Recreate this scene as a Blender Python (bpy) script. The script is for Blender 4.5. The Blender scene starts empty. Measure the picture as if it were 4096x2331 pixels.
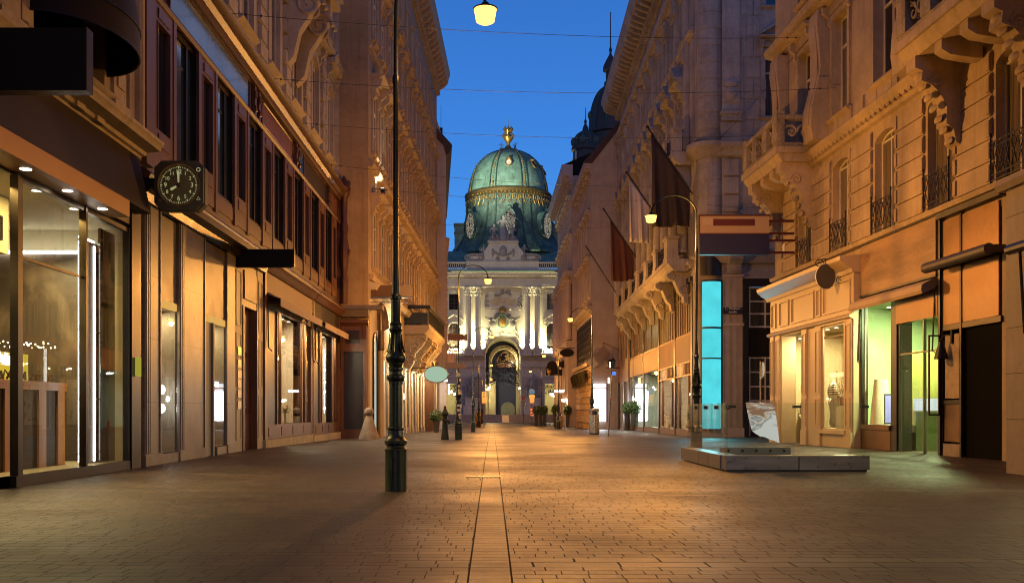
SKYT=(1.7,1.15,1.28)
import bpy, math, random
from mathutils import Vector, Matrix
R = random.Random(7)
PI = math.pi
VX, VY, F, HC = 1968., 1642., 3843., 1.1      # vanishing point and focal length in photo pixels, eye height
SC = bpy.context.scene
COL = SC.collection
ORG = {}                                        # world origin of every object, by name

def gz(Y):
    if Y < 27: return 0.0
    if Y < 85: return -0.0085*(Y-27)
    return -0.493-0.0035*(min(Y, 165)-85)
def W(x, y, Y): return Vector(((x-VX)*Y/F, Y, HC-(y-VY)*Y/F))
def WX(x, Y): return (x-VX)*Y/F
def WZ(y, Y): return HC-(y-VY)*Y/F

class Fac:
    """line of a street front: local (s along the street, n out of the wall, z up) -> world"""
    def __init__(q, a, k, sg): q.a, q.k, q.sg = a, k, sg
    def __call__(q, s, n, z): return Vector((q.a+q.k*s+q.sg*n, s-q.sg*q.k*n, z))
    def lin(q, s, n, z): return Vector((q.k*s+q.sg*n, s-q.sg*q.k*n, z))
    def s(q, x, n=0.): return (q.a+q.sg*n)/((x-VX)/F-q.k)
class Flat:
    """wall facing the camera at depth Y: local (s = world X, n towards the camera, z up)"""
    def __init__(q, Y, x0=0.): q.Y, q.x0 = Y, x0
    def __call__(q, s, n, z): return Vector((s+q.x0, q.Y-n, z))
    def lin(q, s, n, z): return Vector((s, -n, z))

class MB:
    def __init__(q, T=None): q.v, q.f, q.T, q.marks = [], [], T, []
    def mark(q): q.marks.append((len(q.v), len(q.f))); return q      # ends one of several like pieces: each is built as an object
    def add(q, vs, fs):
        b = len(q.v)
        for p in vs: q.v.append(Vector(q.T(*p)) if q.T else Vector(p))
        for f in fs: q.f.append(tuple(i+b for i in f))
        return q
    def quad(q, *p): return q.add(p, [tuple(range(len(p)))])
    def box(q, a0, a1, b0, b1, c0, c1):
        return q.add([(a0,b0,c0),(a1,b0,c0),(a1,b1,c0),(a0,b1,c0),(a0,b0,c1),(a1,b0,c1),(a1,b1,c1),(a0,b1,c1)],
                     [(0,3,2,1),(4,5,6,7),(0,1,5,4),(1,2,6,5),(2,3,7,6),(3,0,4,7)])
    def prof(q, poly, a0, a1):                  # profile (b, c) swept along a
        n = len(poly)
        vs = [(a0, b, c) for b, c in poly]+[(a1, b, c) for b, c in poly]
        fs = [(i, (i+1) % n, n+(i+1) % n, n+i) for i in range(n)]+[tuple(range(n)), tuple(range(2*n-1, n-1, -1))]
        return q.add(vs, fs)
    def slab(q, poly, b0, b1):                  # outline (a, c) given thickness along b
        n = len(poly)
        vs = [(a, b0, c) for a, c in poly]+[(a, b1, c) for a, c in poly]
        fs = [(i, (i+1) % n, n+(i+1) % n, n+i) for i in range(n)]+[tuple(range(n)), tuple(range(2*n-1, n-1, -1))]
        return q.add(vs, fs)
    def lathe(q, pr, c=(0,0,0), n=16, a0=0., a1=2*PI, rx=1., ry=1.):
        full = abs(a1-a0-2*PI) < 1e-6
        m = n if full else n+1
        vs = []
        for r, z in pr:
            for i in range(m):
                t = a0+(a1-a0)*i/n
                vs.append((c[0]+r*rx*math.cos(t), c[1]+r*ry*math.sin(t), c[2]+z))
        fs = []
        for j in range(len(pr)-1):
            for i in range(n):
                k = (i+1) % m
                fs.append((j*m+i, j*m+k, (j+1)*m+k, (j+1)*m+i))
        if full:
            if pr[0][0] > 1e-4: fs.append(tuple(range(m-1, -1, -1)))
            if pr[-1][0] > 1e-4: fs.append(tuple((len(pr)-1)*m+i for i in range(m)))
        return q.add(vs, fs)
    def ell(q, c, rx, ry, rz, n=12, m=8):
        return q.lathe([(max(1e-5, math.sin(PI*j/m)), -rz*math.cos(PI*j/m)) for j in range(m+1)], c, n, rx=rx, ry=ry)
    def tube(q, pts, r, n=8, closed=False):
        P = [Vector(p) for p in pts]; N = len(P)
        if N < 2: return q
        rr = r if isinstance(r, (list, tuple)) else [r]*N
        up = None; vs = []
        for i in range(N):
            if closed: d = P[(i+1) % N]-P[i-1]
            else: d = P[min(i+1, N-1)]-P[max(i-1, 0)]
            d = d.normalized() if d.length > 1e-9 else Vector((0,0,1))
            if up is None:
                up = d.orthogonal().normalized()
            else:
                up = up-d*up.dot(d)
                up = up.normalized() if up.length > 1e-6 else d.orthogonal().normalized()
            w = d.cross(up)
            for j in range(n):
                t = 2*PI*j/n
                vs.append(P[i]+(up*math.cos(t)+w*math.sin(t))*rr[i])
        fs = []
        for i in range(N if closed else N-1):
            k = (i+1) % N
            for j in range(n):
                l = (j+1) % n
                fs.append((i*n+j, i*n+l, k*n+l, k*n+j))
        if not closed:
            fs.append(tuple(range(n-1, -1, -1))); fs.append(tuple((N-1)*n+j for j in range(n)))
        return q.add([tuple(v) for v in vs], fs)
    def build(q, name, mat, parent=None, origin=None, ang=34, sub=False):
        if not q.v: return None
        if len(q.marks) > 1 or (q.marks and q.marks[-1][0] < len(q.v)):
            if q.marks[-1][0] < len(q.v): q.mark()
            first, v0, f0 = None, 0, 0
            for v1, f1 in q.marks:
                k = MB(); k.v = q.v[v0:v1]; k.f = [tuple(i-v0 for i in f) for f in q.f[f0:f1]]
                o = k.build(name, mat, parent, origin, ang); first = first or o; v0, f0 = v1, f1
            return first
        me = bpy.data.meshes.new(name)
        if parent is not None: o0 = ORG[parent.name]
        elif origin is not None: o0 = Vector(origin)
        else:
            xs, ys, zs = zip(*[tuple(v) for v in q.v])
            o0 = Vector(((min(xs)+max(xs))/2, (min(ys)+max(ys))/2, min(zs)))
        if origin is not None: o0 = Vector(origin)
        me.from_pydata([tuple(v-o0) for v in q.v], [], q.f)
        me.validate()
        me.polygons.foreach_set('use_smooth', [True]*len(me.polygons))
        me.set_sharp_from_angle(angle=math.radians(ang))
        if mat: me.materials.append(mat)
        o = bpy.data.objects.new(name, me); COL.objects.link(o)
        ORG[o.name] = o0
        if parent is not None:
            o.parent = parent; o.location = o0-ORG[parent.name]
        else: o.location = o0
        return o

def tag(o, label=None, cat=None, group=None, kind=None):
    if label: o['label'] = label
    if cat: o['category'] = cat
    if group: o['group'] = group
    if kind: o['kind'] = kind
    return o
def thing(name, loc, label, cat, group=None):
    o = bpy.data.objects.new(name, None); COL.objects.link(o)
    o.empty_display_size = .2
    o.location = Vector(loc); ORG[o.name] = Vector(loc)
    return tag(o, label, cat, group)
def dup(o, delta, parent='same', label=None, group=None, scale=None):
    """copy of an object with its parts and their sub-parts, moved by delta"""
    def rec(x, par, d):
        c = x.copy(); COL.objects.link(c)
        if par is not None: c.parent = par
        ORG[c.name] = ORG[x.name]+d
        for ch in list(x.children): rec(ch, c, d)
        return c
    d = Vector(delta)
    c = rec(o, o.parent if parent == 'same' else parent, d)
    c.location = o.location+d
    if label: c['label'] = label
    if group: c['group'] = group
    if scale: c.scale = scale
    return c
def text(name, s, size, loc, mat, parent=None, rot=(PI/2,0,0), ext=.004, align='CENTER', sx=1.):
    cu = bpy.data.curves.new(name, 'FONT'); cu.body = s; cu.size = size; cu.extrude = ext
    cu.align_x = align; cu.align_y = 'CENTER'; cu.materials.append(mat)
    c_ = bpy.data.objects.new('curve_text', cu); COL.objects.link(c_)
    me = bpy.data.meshes.new_from_object(c_.evaluated_get(bpy.context.evaluated_depsgraph_get()))
    bpy.data.objects.remove(c_); me.name = name
    o = bpy.data.objects.new(name, me); COL.objects.link(o)
    ORG[o.name] = Vector(loc); o.rotation_euler = rot; o.scale = (sx,1,1)
    if parent is not None: o.parent = parent; o.location = Vector(loc)-ORG[parent.name]
    else: o.location = loc
    return o
def light(kind, loc, power, col, r=.1, size=None, aim=None, spot=None, blend=.5):
    l = bpy.data.lights.new(kind.lower()+'_light', kind); l.energy = power; l.color = col
    if kind == 'AREA':
        l.shape = 'RECTANGLE'; l.size, l.size_y = size
    else: l.shadow_soft_size = r
    if kind == 'SPOT': l.spot_size = math.radians(spot); l.spot_blend = blend
    o = bpy.data.objects.new(kind.lower()+'_light', l); COL.objects.link(o); o.location = loc
    if aim is not None: o.rotation_euler = Vector(aim).to_track_quat('-Z', 'Y').to_euler()
    return o

# ---------------------------------------------------------------- materials
def _n(nt, t, **kw):
    n = nt.nodes.new(t)
    for k, v in kw.items():
        if k in n.inputs: n.inputs[k].default_value = v
        else: setattr(n, k, v)
    return n
def new_mat(name):
    m = bpy.data.materials.new(name); m.use_nodes = True
    nt = m.node_tree; nt.nodes.clear()
    out = nt.nodes.new('ShaderNodeOutputMaterial')
    return m, nt, out
def c4(c): return (c[0], c[1], c[2], 1.)
def M(name, col, rough=.6, metal=0., var=.18, scale=1.2, bump=.0, bscale=40., stretch=(1,1,1), col2=None, spec=.5, streak=0., coat=0., emit=None):
    """painted, stone, wood or metal surface: two scales of noise in colour and roughness, fine bump, optional rain streaks"""
    m, nt, out = new_mat(name); L = nt.links.new
    b = _n(nt, 'ShaderNodeBsdfPrincipled', Roughness=rough, Metallic=metal)
    b.inputs['Specular IOR Level'].default_value = spec
    b.inputs['Coat Weight'].default_value = coat
    b.inputs['Coat Roughness'].default_value = .12
    tc = _n(nt, 'ShaderNodeNewGeometry'); mp = _n(nt, 'ShaderNodeMapping'); mp.inputs['Scale'].default_value = stretch
    L(tc.outputs['Position'], mp.inputs['Vector'])
    n1 = _n(nt, 'ShaderNodeTexNoise', Scale=scale, Detail=6., Roughness=.62)
    n2 = _n(nt, 'ShaderNodeTexNoise', Scale=scale*9., Detail=4., Roughness=.6)
    for n in (n1, n2): L(mp.outputs['Vector'], n.inputs['Vector'])
    mx = _n(nt, 'ShaderNodeMath', operation='MULTIPLY_ADD'); mx.inputs[1].default_value = .35
    L(n2.outputs['Fac'], mx.inputs[0]); L(n1.outputs['Fac'], mx.inputs[2])
    rp = nt.nodes.new('ShaderNodeValToRGB')
    lo = [max(0, v*(1-var*1.6)) for v in col]; hi = [min(1, v*(1+var)) for v in (col2 or col)]
    rp.color_ramp.elements[0].position = .42; rp.color_ramp.elements[0].color = c4(lo)
    rp.color_ramp.elements[1].position = .95; rp.color_ramp.elements[1].color = c4(hi)
    L(mx.outputs[0], rp.inputs['Fac'])
    cout = rp.outputs['Color']
    if streak > 0:
        ms = _n(nt, 'ShaderNodeMapping'); ms.inputs['Scale'].default_value = (3.2, 3.2, .16)
        L(tc.outputs['Position'], ms.inputs['Vector'])
        ns = _n(nt, 'ShaderNodeTexNoise', Scale=1.3, Detail=5., Roughness=.7); L(ms.outputs['Vector'], ns.inputs['Vector'])
        rs = nt.nodes.new('ShaderNodeValToRGB')
        rs.color_ramp.elements[0].position = .5; rs.color_ramp.elements[0].color = (1,1,1,1)
        rs.color_ramp.elements[1].position = .78; v = 1-streak; rs.color_ramp.elements[1].color = (v, v*.97, v*.93, 1)
        L(ns.outputs['Fac'], rs.inputs['Fac'])
        mm = _n(nt, 'ShaderNodeMix', data_type='RGBA', blend_type='MULTIPLY'); mm.inputs['Factor'].default_value = 1.
        L(cout, mm.inputs['A']); L(rs.outputs['Color'], mm.inputs['B']); cout = mm.outputs['Result']
    L(cout, b.inputs['Base Color'])
    rr = _n(nt, 'ShaderNodeMapRange'); rr.inputs['To Min'].default_value = max(.02, rough-.1); rr.inputs['To Max'].default_value = min(1, rough+.12)
    L(n1.outputs['Fac'], rr.inputs['Value']); L(rr.outputs['Result'], b.inputs['Roughness'])
    if bump > 0:
        nb = _n(nt, 'ShaderNodeTexNoise', Scale=bscale, Detail=5., Roughness=.65); L(mp.outputs['Vector'], nb.inputs['Vector'])
        bp = _n(nt, 'ShaderNodeBump', Strength=bump, Distance=.02); L(nb.outputs['Fac'], bp.inputs['Height'])
        L(bp.outputs['Normal'], b.inputs['Normal'])
    if emit: b.inputs['Emission Color'].default_value = c4(emit[0]); b.inputs['Emission Strength'].default_value = emit[1]
    L(b.outputs[0], out.inputs[0])
    return m
def EM(name, col, st, var=0., samp=False):
    m, nt, out = new_mat(name)
    e = _n(nt, 'ShaderNodeEmission', Strength=st); e.inputs['Color'].default_value = c4(col)
    if var:
        g = _n(nt, 'ShaderNodeNewGeometry'); n = _n(nt, 'ShaderNodeTexNoise', Scale=1.4, Detail=3.)
        r = nt.nodes.new('ShaderNodeValToRGB')
        r.color_ramp.elements[0].position = .3; r.color_ramp.elements[0].color = c4([v*(1-var) for v in col])
        r.color_ramp.elements[1].position = .7; r.color_ramp.elements[1].color = c4(col)
        nt.links.new(g.outputs['Position'], n.inputs['Vector']); nt.links.new(n.outputs['Fac'], r.inputs['Fac']); nt.links.new(r.outputs['Color'], e.inputs['Color'])
    nt.links.new(e.outputs[0], out.inputs[0])
    if not samp: m.cycles.emission_sampling = 'NONE'
    return m
def GL(name, tint=(.96,.98,.97), refl=1., rough=.01, ior=1.5):
    """thin sheet of clear glass: sees through, mirrors more towards grazing"""
    m, nt, out = new_mat(name); L = nt.links.new
    t = _n(nt, 'ShaderNodeBsdfTransparent'); t.inputs['Color'].default_value = c4(tint)
    g = _n(nt, 'ShaderNodeBsdfGlossy', Roughness=rough)
    gm = nt.nodes.new('ShaderNodeNewGeometry')
    d = _n(nt, 'ShaderNodeVectorMath', operation='DOT_PRODUCT'); L(gm.outputs['Normal'], d.inputs[0]); L(gm.outputs['Incoming'], d.inputs[1])
    ab = _n(nt, 'ShaderNodeMath', operation='ABSOLUTE'); L(d.outputs['Value'], ab.inputs[0])
    su = _n(nt, 'ShaderNodeMath', operation='SUBTRACT', use_clamp=True); su.inputs[0].default_value = 1.; L(ab.outputs[0], su.inputs[1])
    pw = _n(nt, 'ShaderNodeMath', operation='POWER'); pw.inputs[1].default_value = 5.; L(su.outputs[0], pw.inputs[0])
    k = _n(nt, 'ShaderNodeMath', operation='MULTIPLY_ADD', use_clamp=True); k.inputs[1].default_value = .8*refl; k.inputs[2].default_value = .035*refl
    L(pw.outputs[0], k.inputs[0])
    x = _n(nt, 'ShaderNodeMixShader'); L(k.outputs[0], x.inputs[0]); L(t.outputs[0], x.inputs[1]); L(g.outputs[0], x.inputs[2])
    L(x.outputs[0], out.inputs[0])
    return m
def WOOD(name, c1, c2, rough=.42, axis=2, coat=.06, scale=1.):
    m, nt, out = new_mat(name); L = nt.links.new
    b = _n(nt, 'ShaderNodeBsdfPrincipled', Roughness=rough); b.inputs['Coat Weight'].default_value = coat; b.inputs['Coat Roughness'].default_value = .2
    g = _n(nt, 'ShaderNodeNewGeometry'); mp = _n(nt, 'ShaderNodeMapping')
    s = [7.*scale]*3; s[axis] = .45*scale; mp.inputs['Scale'].default_value = s
    L(g.outputs['Position'], mp.inputs['Vector'])
    n = _n(nt, 'ShaderNodeTexNoise', Scale=2.2, Detail=8., Roughness=.65, Distortion=.6); L(mp.outputs['Vector'], n.inputs['Vector'])
    n2 = _n(nt, 'ShaderNodeTexNoise', Scale=.7, Detail=2.); L(g.outputs['Position'], n2.inputs['Vector'])
    a = _n(nt, 'ShaderNodeMath', operation='MULTIPLY_ADD'); a.inputs[1].default_value = .5; L(n2.outputs['Fac'], a.inputs[0]); L(n.outputs['Fac'], a.inputs[2])
    r = nt.nodes.new('ShaderNodeValToRGB')
    r.color_ramp.elements[0].position = .5; r.color_ramp.elements[0].color = c4(c1)
    r.color_ramp.elements[1].position = 1.; r.color_ramp.elements[1].color = c4(c2)
    L(a.outputs[0], r.inputs['Fac']); L(r.outputs['Color'], b.inputs['Base Color'])
    bp = _n(nt, 'ShaderNodeBump', Strength=.15, Distance=.01); L(n.outputs['Fac'], bp.inputs['Height']); L(bp.outputs['Normal'], b.inputs['Normal'])
    L(b.outputs[0], out.inputs[0])
    return m

STUCCO_L1 = M('cream stucco', (.40,.33,.25), .8, var=.22, bump=.12, bscale=55, streak=.25)
STUCCO_L2 = M('pale beige stucco', (.42,.36,.29), .82, var=.2, bump=.12, bscale=55, streak=.22)
STUCCO_L3 = M('ochre stucco', (.36,.25,.14), .85, var=.24, scale=.45, bump=.12, bscale=50, streak=.32)
TRIM_L3 = M('ochre trim', (.42,.31,.2), .8, var=.16, bump=.1, bscale=60, streak=.2)
STUCCO_L4 = M('pinkish stucco', (.45,.37,.33), .85, var=.12, bump=.1, streak=.2)
STUCCO_R1 = M('warm beige stucco', (.40,.31,.21), .8, var=.22, scale=.8, bump=.14, bscale=55, streak=.38)
STUCCO_R2 = M('grey beige stone', (.37,.33,.29), .82, var=.26, scale=.8, bump=.15, bscale=45, streak=.42)
STUCCO_R3 = M('grey pink plaster', (.42,.35,.30), .85, var=.12, bump=.1, streak=.2)
STONE_R0 = M('sandstone slabs', (.42,.33,.22), .7, var=.16, bump=.12, bscale=70, streak=.2)
PALE = M('pale palace stone', (.52,.48,.39), .8, var=.12, scale=.6, bump=.1, streak=.2)
SCULPT = M('weathered sculpture stone', (.27,.255,.23), .85, var=.22, scale=2.5, bump=.2, bscale=18, streak=.3)
SOOT = M('sooty balcony stone', (.30,.25,.19), .88, var=.5, scale=1.6, bump=.25, bscale=25, streak=.5)
COPPER = M('green copper sheet', (.105,.215,.15), .6, var=.35, scale=.7, bump=.1, bscale=4, streak=.5, col2=(.15,.28,.205))
COPPER_M = M('darker copper drum', (.035,.07,.05), .6, var=.5, scale=.9, bump=.15, bscale=4, streak=.6, col2=(.075,.135,.10))  # darker tone than the dome copper, with heavier streaks
COPPER_D = M('dark copper edging', (.035,.075,.055), .55, var=.3, scale=1.)
GILT = M('gilding', (.42,.27,.07), .42, metal=.8, var=.3, scale=3.)
SLATE = M('dark slate roof', (.035,.035,.04), .7, var=.3, scale=2., bump=.3, bscale=9)
RED_TILE = M('dark roof tiles', (.07,.04,.035), .8, var=.3, scale=2., bump=.3, bscale=9)
def marble_mat(name):
    m, nt, out = new_mat(name); L = nt.links.new
    b = _n(nt, 'ShaderNodeBsdfPrincipled', Roughness=.38)
    g = _n(nt, 'ShaderNodeNewGeometry')
    n1 = _n(nt, 'ShaderNodeTexNoise', Scale=1.1, Detail=6., Roughness=.6); L(g.outputs['Position'], n1.inputs['Vector'])
    r1 = nt.nodes.new('ShaderNodeValToRGB'); r1.color_ramp.elements[0].position = .32; r1.color_ramp.elements[0].color = (.105,.085,.072,1); r1.color_ramp.elements[1].position = .72; r1.color_ramp.elements[1].color = (.21,.175,.15,1); L(n1.outputs['Fac'], r1.inputs['Fac'])
    mp = _n(nt, 'ShaderNodeMapping'); mp.inputs['Scale'].default_value = (16.,16.,4.5); L(g.outputs['Position'], mp.inputs['Vector'])
    n2 = _n(nt, 'ShaderNodeTexNoise', Scale=1., Detail=3., Roughness=.55); L(mp.outputs['Vector'], n2.inputs['Vector'])
    r2 = nt.nodes.new('ShaderNodeValToRGB'); r2.color_ramp.elements[0].position = .62; r2.color_ramp.elements[0].color = (1,1,1,1); r2.color_ramp.elements[1].position = .72; r2.color_ramp.elements[1].color = (.38,.36,.34,1); L(n2.outputs['Fac'], r2.inputs['Fac'])
    x = _n(nt, 'ShaderNodeMix', data_type='RGBA', blend_type='MULTIPLY'); x.inputs['Factor'].default_value = 1.; L(r1.outputs['Color'], x.inputs['A']); L(r2.outputs['Color'], x.inputs['B'])
    sp = nt.nodes.new('ShaderNodeSeparateXYZ'); L(g.outputs['Position'], sp.inputs[0])
    q = _n(nt, 'ShaderNodeMath', operation='MODULO'); q.inputs[1].default_value = 1.27; L(sp.outputs['Z'], q.inputs[0])
    j = _n(nt, 'ShaderNodeMath', operation='LESS_THAN'); j.inputs[1].default_value = .012; L(q.outputs[0], j.inputs[0])
    y = _n(nt, 'ShaderNodeMix', data_type='RGBA'); y.inputs['B'].default_value = (.06,.05,.04,1); L(j.outputs[0], y.inputs['Factor']); L(x.outputs['Result'], y.inputs['A'])
    L(y.outputs['Result'], b.inputs['Base Color']); L(b.outputs[0], out.inputs[0]); return m
MARBLE = marble_mat('travertine marble')
WOODB = WOOD('brown stained oak', (.035,.014,.006), (.12,.05,.02))
WOODR = WOOD('red brown oak', (.05,.019,.008), (.16,.066,.026))
WOODD = WOOD('dark door oak', (.035,.012,.006), (.10,.032,.014))
WOODL = WOOD('honey oak counter', (.24,.085,.018), (.40,.17,.04))
WOODT = WOOD('turned pine', (.30,.19,.07), (.46,.32,.14))
BRONZE = M('dark bronze sheet', (.04,.028,.016), .34, metal=.75, var=.25, scale=1.5)
BRONZE2 = M('brushed bronze panels', (.19,.105,.05), .38, metal=.75, var=.2, scale=1.1, bump=.03, bscale=90)
PLYW = M('veneer fascia panels', (.25,.14,.07), .5, var=.3, scale=.9, stretch=(1,.5,3.), col2=(.30,.18,.09))
BLACK = M('black lacquer', (.012,.011,.010), .38, var=.2)
BLACKM = M('black steel', (.02,.019,.018), .42, metal=.5, var=.3, scale=5)
IRON = M('wrought iron', (.016,.014,.013), .5, metal=.4, var=.3, scale=6)
LAMPGREEN = M('dark green cast iron', (.012,.02,.017), .34, metal=.35, var=.35, scale=5, bump=.05, bscale=25)
STEEL = M('brushed steel', (.27,.27,.27), .30, metal=1., var=.12, scale=1.4, stretch=(1,1,5), bump=.02, bscale=60)
STEELV = M('ribbed steel', (.50,.48,.45), .25, metal=1., var=.12, scale=6)
ALU = M('grey anodised frame', (.20,.18,.15), .35, metal=.8, var=.12)
BRASS = M('brass', (.46,.31,.11), .3, metal=.9, var=.2, scale=4)
SIGN_DARK = M('matt dark sign sheet', (.014,.011,.006), .6, var=.1, spec=.15)
SIGN_BROWN = M('brown fascia sheet', (.035,.022,.013), .65, var=.15, scale=.6, spec=.2)
FASCIA_TAN = M('tan fascia sheet', (.22,.13,.07), .62, var=.07, scale=.5)
ORANGE_CAN = M('copper canopy edge', (.26,.125,.04), .42, metal=.35, var=.08)
WHITE = M('white window paint', (.55,.51,.44), .5, var=.1, scale=3)
WHITEP = M('white lacquer', (.72,.70,.66), .4, var=.06)
CREAMP = M('cream shop front paint', (.48,.37,.24), .45, var=.08, scale=1.5)
GREYF = M('grey paint', (.18,.17,.16), .5, var=.12)
def pane_mat(name):
    m, nt, out = new_mat(name); L = nt.links.new
    b = _n(nt, 'ShaderNodeBsdfPrincipled', Roughness=.07); b.inputs['Specular IOR Level'].default_value = .8
    oi = nt.nodes.new('ShaderNodeObjectInfo'); g = nt.nodes.new('ShaderNodeNewGeometry')
    r = nt.nodes.new('ShaderNodeValToRGB'); r.color_ramp.interpolation = 'CONSTANT'; e = r.color_ramp.elements
    e[0].position = 0.; e[0].color = (.018,.017,.018,1); e[1].position = .42; e[1].color = (.15,.125,.10,1)
    x = e.new(.62); x.color = (.04,.035,.03,1); x = e.new(.84); x.color = (.09,.08,.075,1)
    L(oi.outputs['Random'], r.inputs['Fac'])
    mp = _n(nt, 'ShaderNodeMapping'); mp.inputs['Scale'].default_value = (9.,9.,.3); L(g.outputs['Position'], mp.inputs['Vector'])
    n = _n(nt, 'ShaderNodeTexNoise', Scale=1., Detail=3.); L(mp.outputs['Vector'], n.inputs['Vector'])
    q = nt.nodes.new('ShaderNodeValToRGB'); q.color_ramp.elements[0].position = .36; q.color_ramp.elements[0].color = (.25,.25,.25,1); q.color_ramp.elements[1].position = .62; q.color_ramp.elements[1].color = (1.1,1.1,1.1,1); L(n.outputs['Fac'], q.inputs['Fac'])
    mx = _n(nt, 'ShaderNodeMix', data_type='RGBA', blend_type='MULTIPLY'); mx.inputs['Factor'].default_value = 1.; L(r.outputs['Color'], mx.inputs['A']); L(q.outputs['Color'], mx.inputs['B'])
    L(mx.outputs['Result'], b.inputs['Base Color']); L(b.outputs[0], out.inputs[0]); return m
PANE = pane_mat('window glass with drawn or open curtains')
PANEW = M('curtained window glass', (.16,.13,.09), .1, var=.5, scale=.9, stretch=(6,6,.25), spec=.8)
PANEB = M('bluish dark glass', (.02,.03,.06), .04, var=.2, spec=1.)
BLUEGL = M('blue gloss glass', (.012,.06,.24), .16, var=.25, scale=.5, spec=.5)  # deep blue set in the base colour, glossy
GLASS = GL('shop window glass')
GLASSG = GL('greenish barrier glass', (.93,.97,.945), 1.25)
SETTXT = M('white enamel lettering', (.75,.74,.70), .5, var=.05)
AWN = M('awning canvas', (.40,.30,.21), .8, var=.1, bump=.1, bscale=90)
AWND = M('dark awning canvas', (.016,.010,.010), .6, spec=.2, var=.2, bump=.1, bscale=60)
FLAGB = M('dark brown flag cloth', (.055,.034,.024), .85, var=.15, scale=1.)
FLAGW = M('white flag cloth', (.55,.50,.47), .85, var=.08, scale=1.)
FLAGR = M('dark red flag cloth', (.10,.035,.022), .85, var=.15, scale=1.)
RED = M('red enamel', (.42,.03,.02), .5, var=.1)
LEAF = M('box leaves', (.05,.10,.025), .6, var=.5, scale=9)
PLANTER = M('dark planter', (.04,.035,.03), .5, var=.2, scale=3)
CONC = M('concrete', (.30,.25,.20), .85, var=.25, scale=3, bump=.2, bscale=30)
DARKROOM = M('dark interior', (.03,.026,.022), .8)
SKINP = M('mannequin white', (.62,.56,.45), .5, var=.05)
ORANGE = (1., .415, .08)
LAMPGLOW = EM('sodium lamp glass', (1., .40, .075), 4.6)
WARMW = (1., .74, .36)
# ---------------------------------------------------------------- camera, sky, ground
cam = bpy.data.cameras.new('camera'); camo = bpy.data.objects.new('camera', cam); COL.objects.link(camo)
cam.sensor_width = 36; cam.sensor_fit = 'HORIZONTAL'; cam.lens = 36*F/4096
cam.shift_x = (2048-VX)/4096; cam.shift_y = (VY-1165.5)/4096
cam.clip_start = .1; cam.clip_end = 3000
camo.location = (0,0,HC); camo.rotation_euler = (PI/2,0,0)
SC.camera = camo
SC.view_settings.view_transform = 'Standard'; SC.view_settings.look = 'None'; SC.view_settings.gamma = 1.
SC.view_settings.exposure = 0.
cy = SC.cycles
cy.filter_width = 1.05; cy.use_denoising = True; cy.max_bounces = 7; cy.diffuse_bounces = 3; cy.glossy_bounces = 4; cy.transmission_bounces = 4; cy.transparent_max_bounces = 12
cy.sample_clamp_indirect = 1.5; cy.use_adaptive_sampling = False; cy.blur_glossy = .6; cy.caustics_reflective = False; cy.caustics_refractive = False

w = bpy.data.worlds.new('World'); SC.world = w; w.use_nodes = True
nt = w.node_tree; nt.nodes.clear(); L = nt.links.new
wo = nt.nodes.new('ShaderNodeOutputWorld'); bg = _n(nt, 'ShaderNodeBackground', Strength=.19)
sky = nt.nodes.new('ShaderNodeTexSky'); sky.sky_type = 'NISHITA'; sky.sun_disc = False
sky.sun_elevation = math.radians(5.); sky.sun_rotation = math.radians(180.)
sky.ozone_density = 6.; sky.dust_density = .2
hs = nt.nodes.new('ShaderNodeHueSaturation'); hs.inputs['Saturation'].default_value = 1.; hs.inputs['Value'].default_value = 1.0
tn = _n(nt, 'ShaderNodeMix', data_type='RGBA', blend_type='MULTIPLY'); tn.inputs['Factor'].default_value = 1.
tn.inputs['B'].default_value = (SKYT[0], SKYT[1], SKYT[2], 1)
L(sky.outputs[0], hs.inputs['Color']); L(hs.outputs[0], tn.inputs['A']); L(tn.outputs['Result'], bg.inputs[0]); L(bg.outputs[0], wo.inputs[0])
sn = bpy.data.lights.new('sun', 'SUN'); sn.energy = .04; sn.angle = math.radians(20); sn.color = (1,.85,.75)
so = bpy.data.objects.new('sun', sn); COL.objects.link(so); so.rotation_euler = (math.radians(70), 0, math.radians(160))

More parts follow.
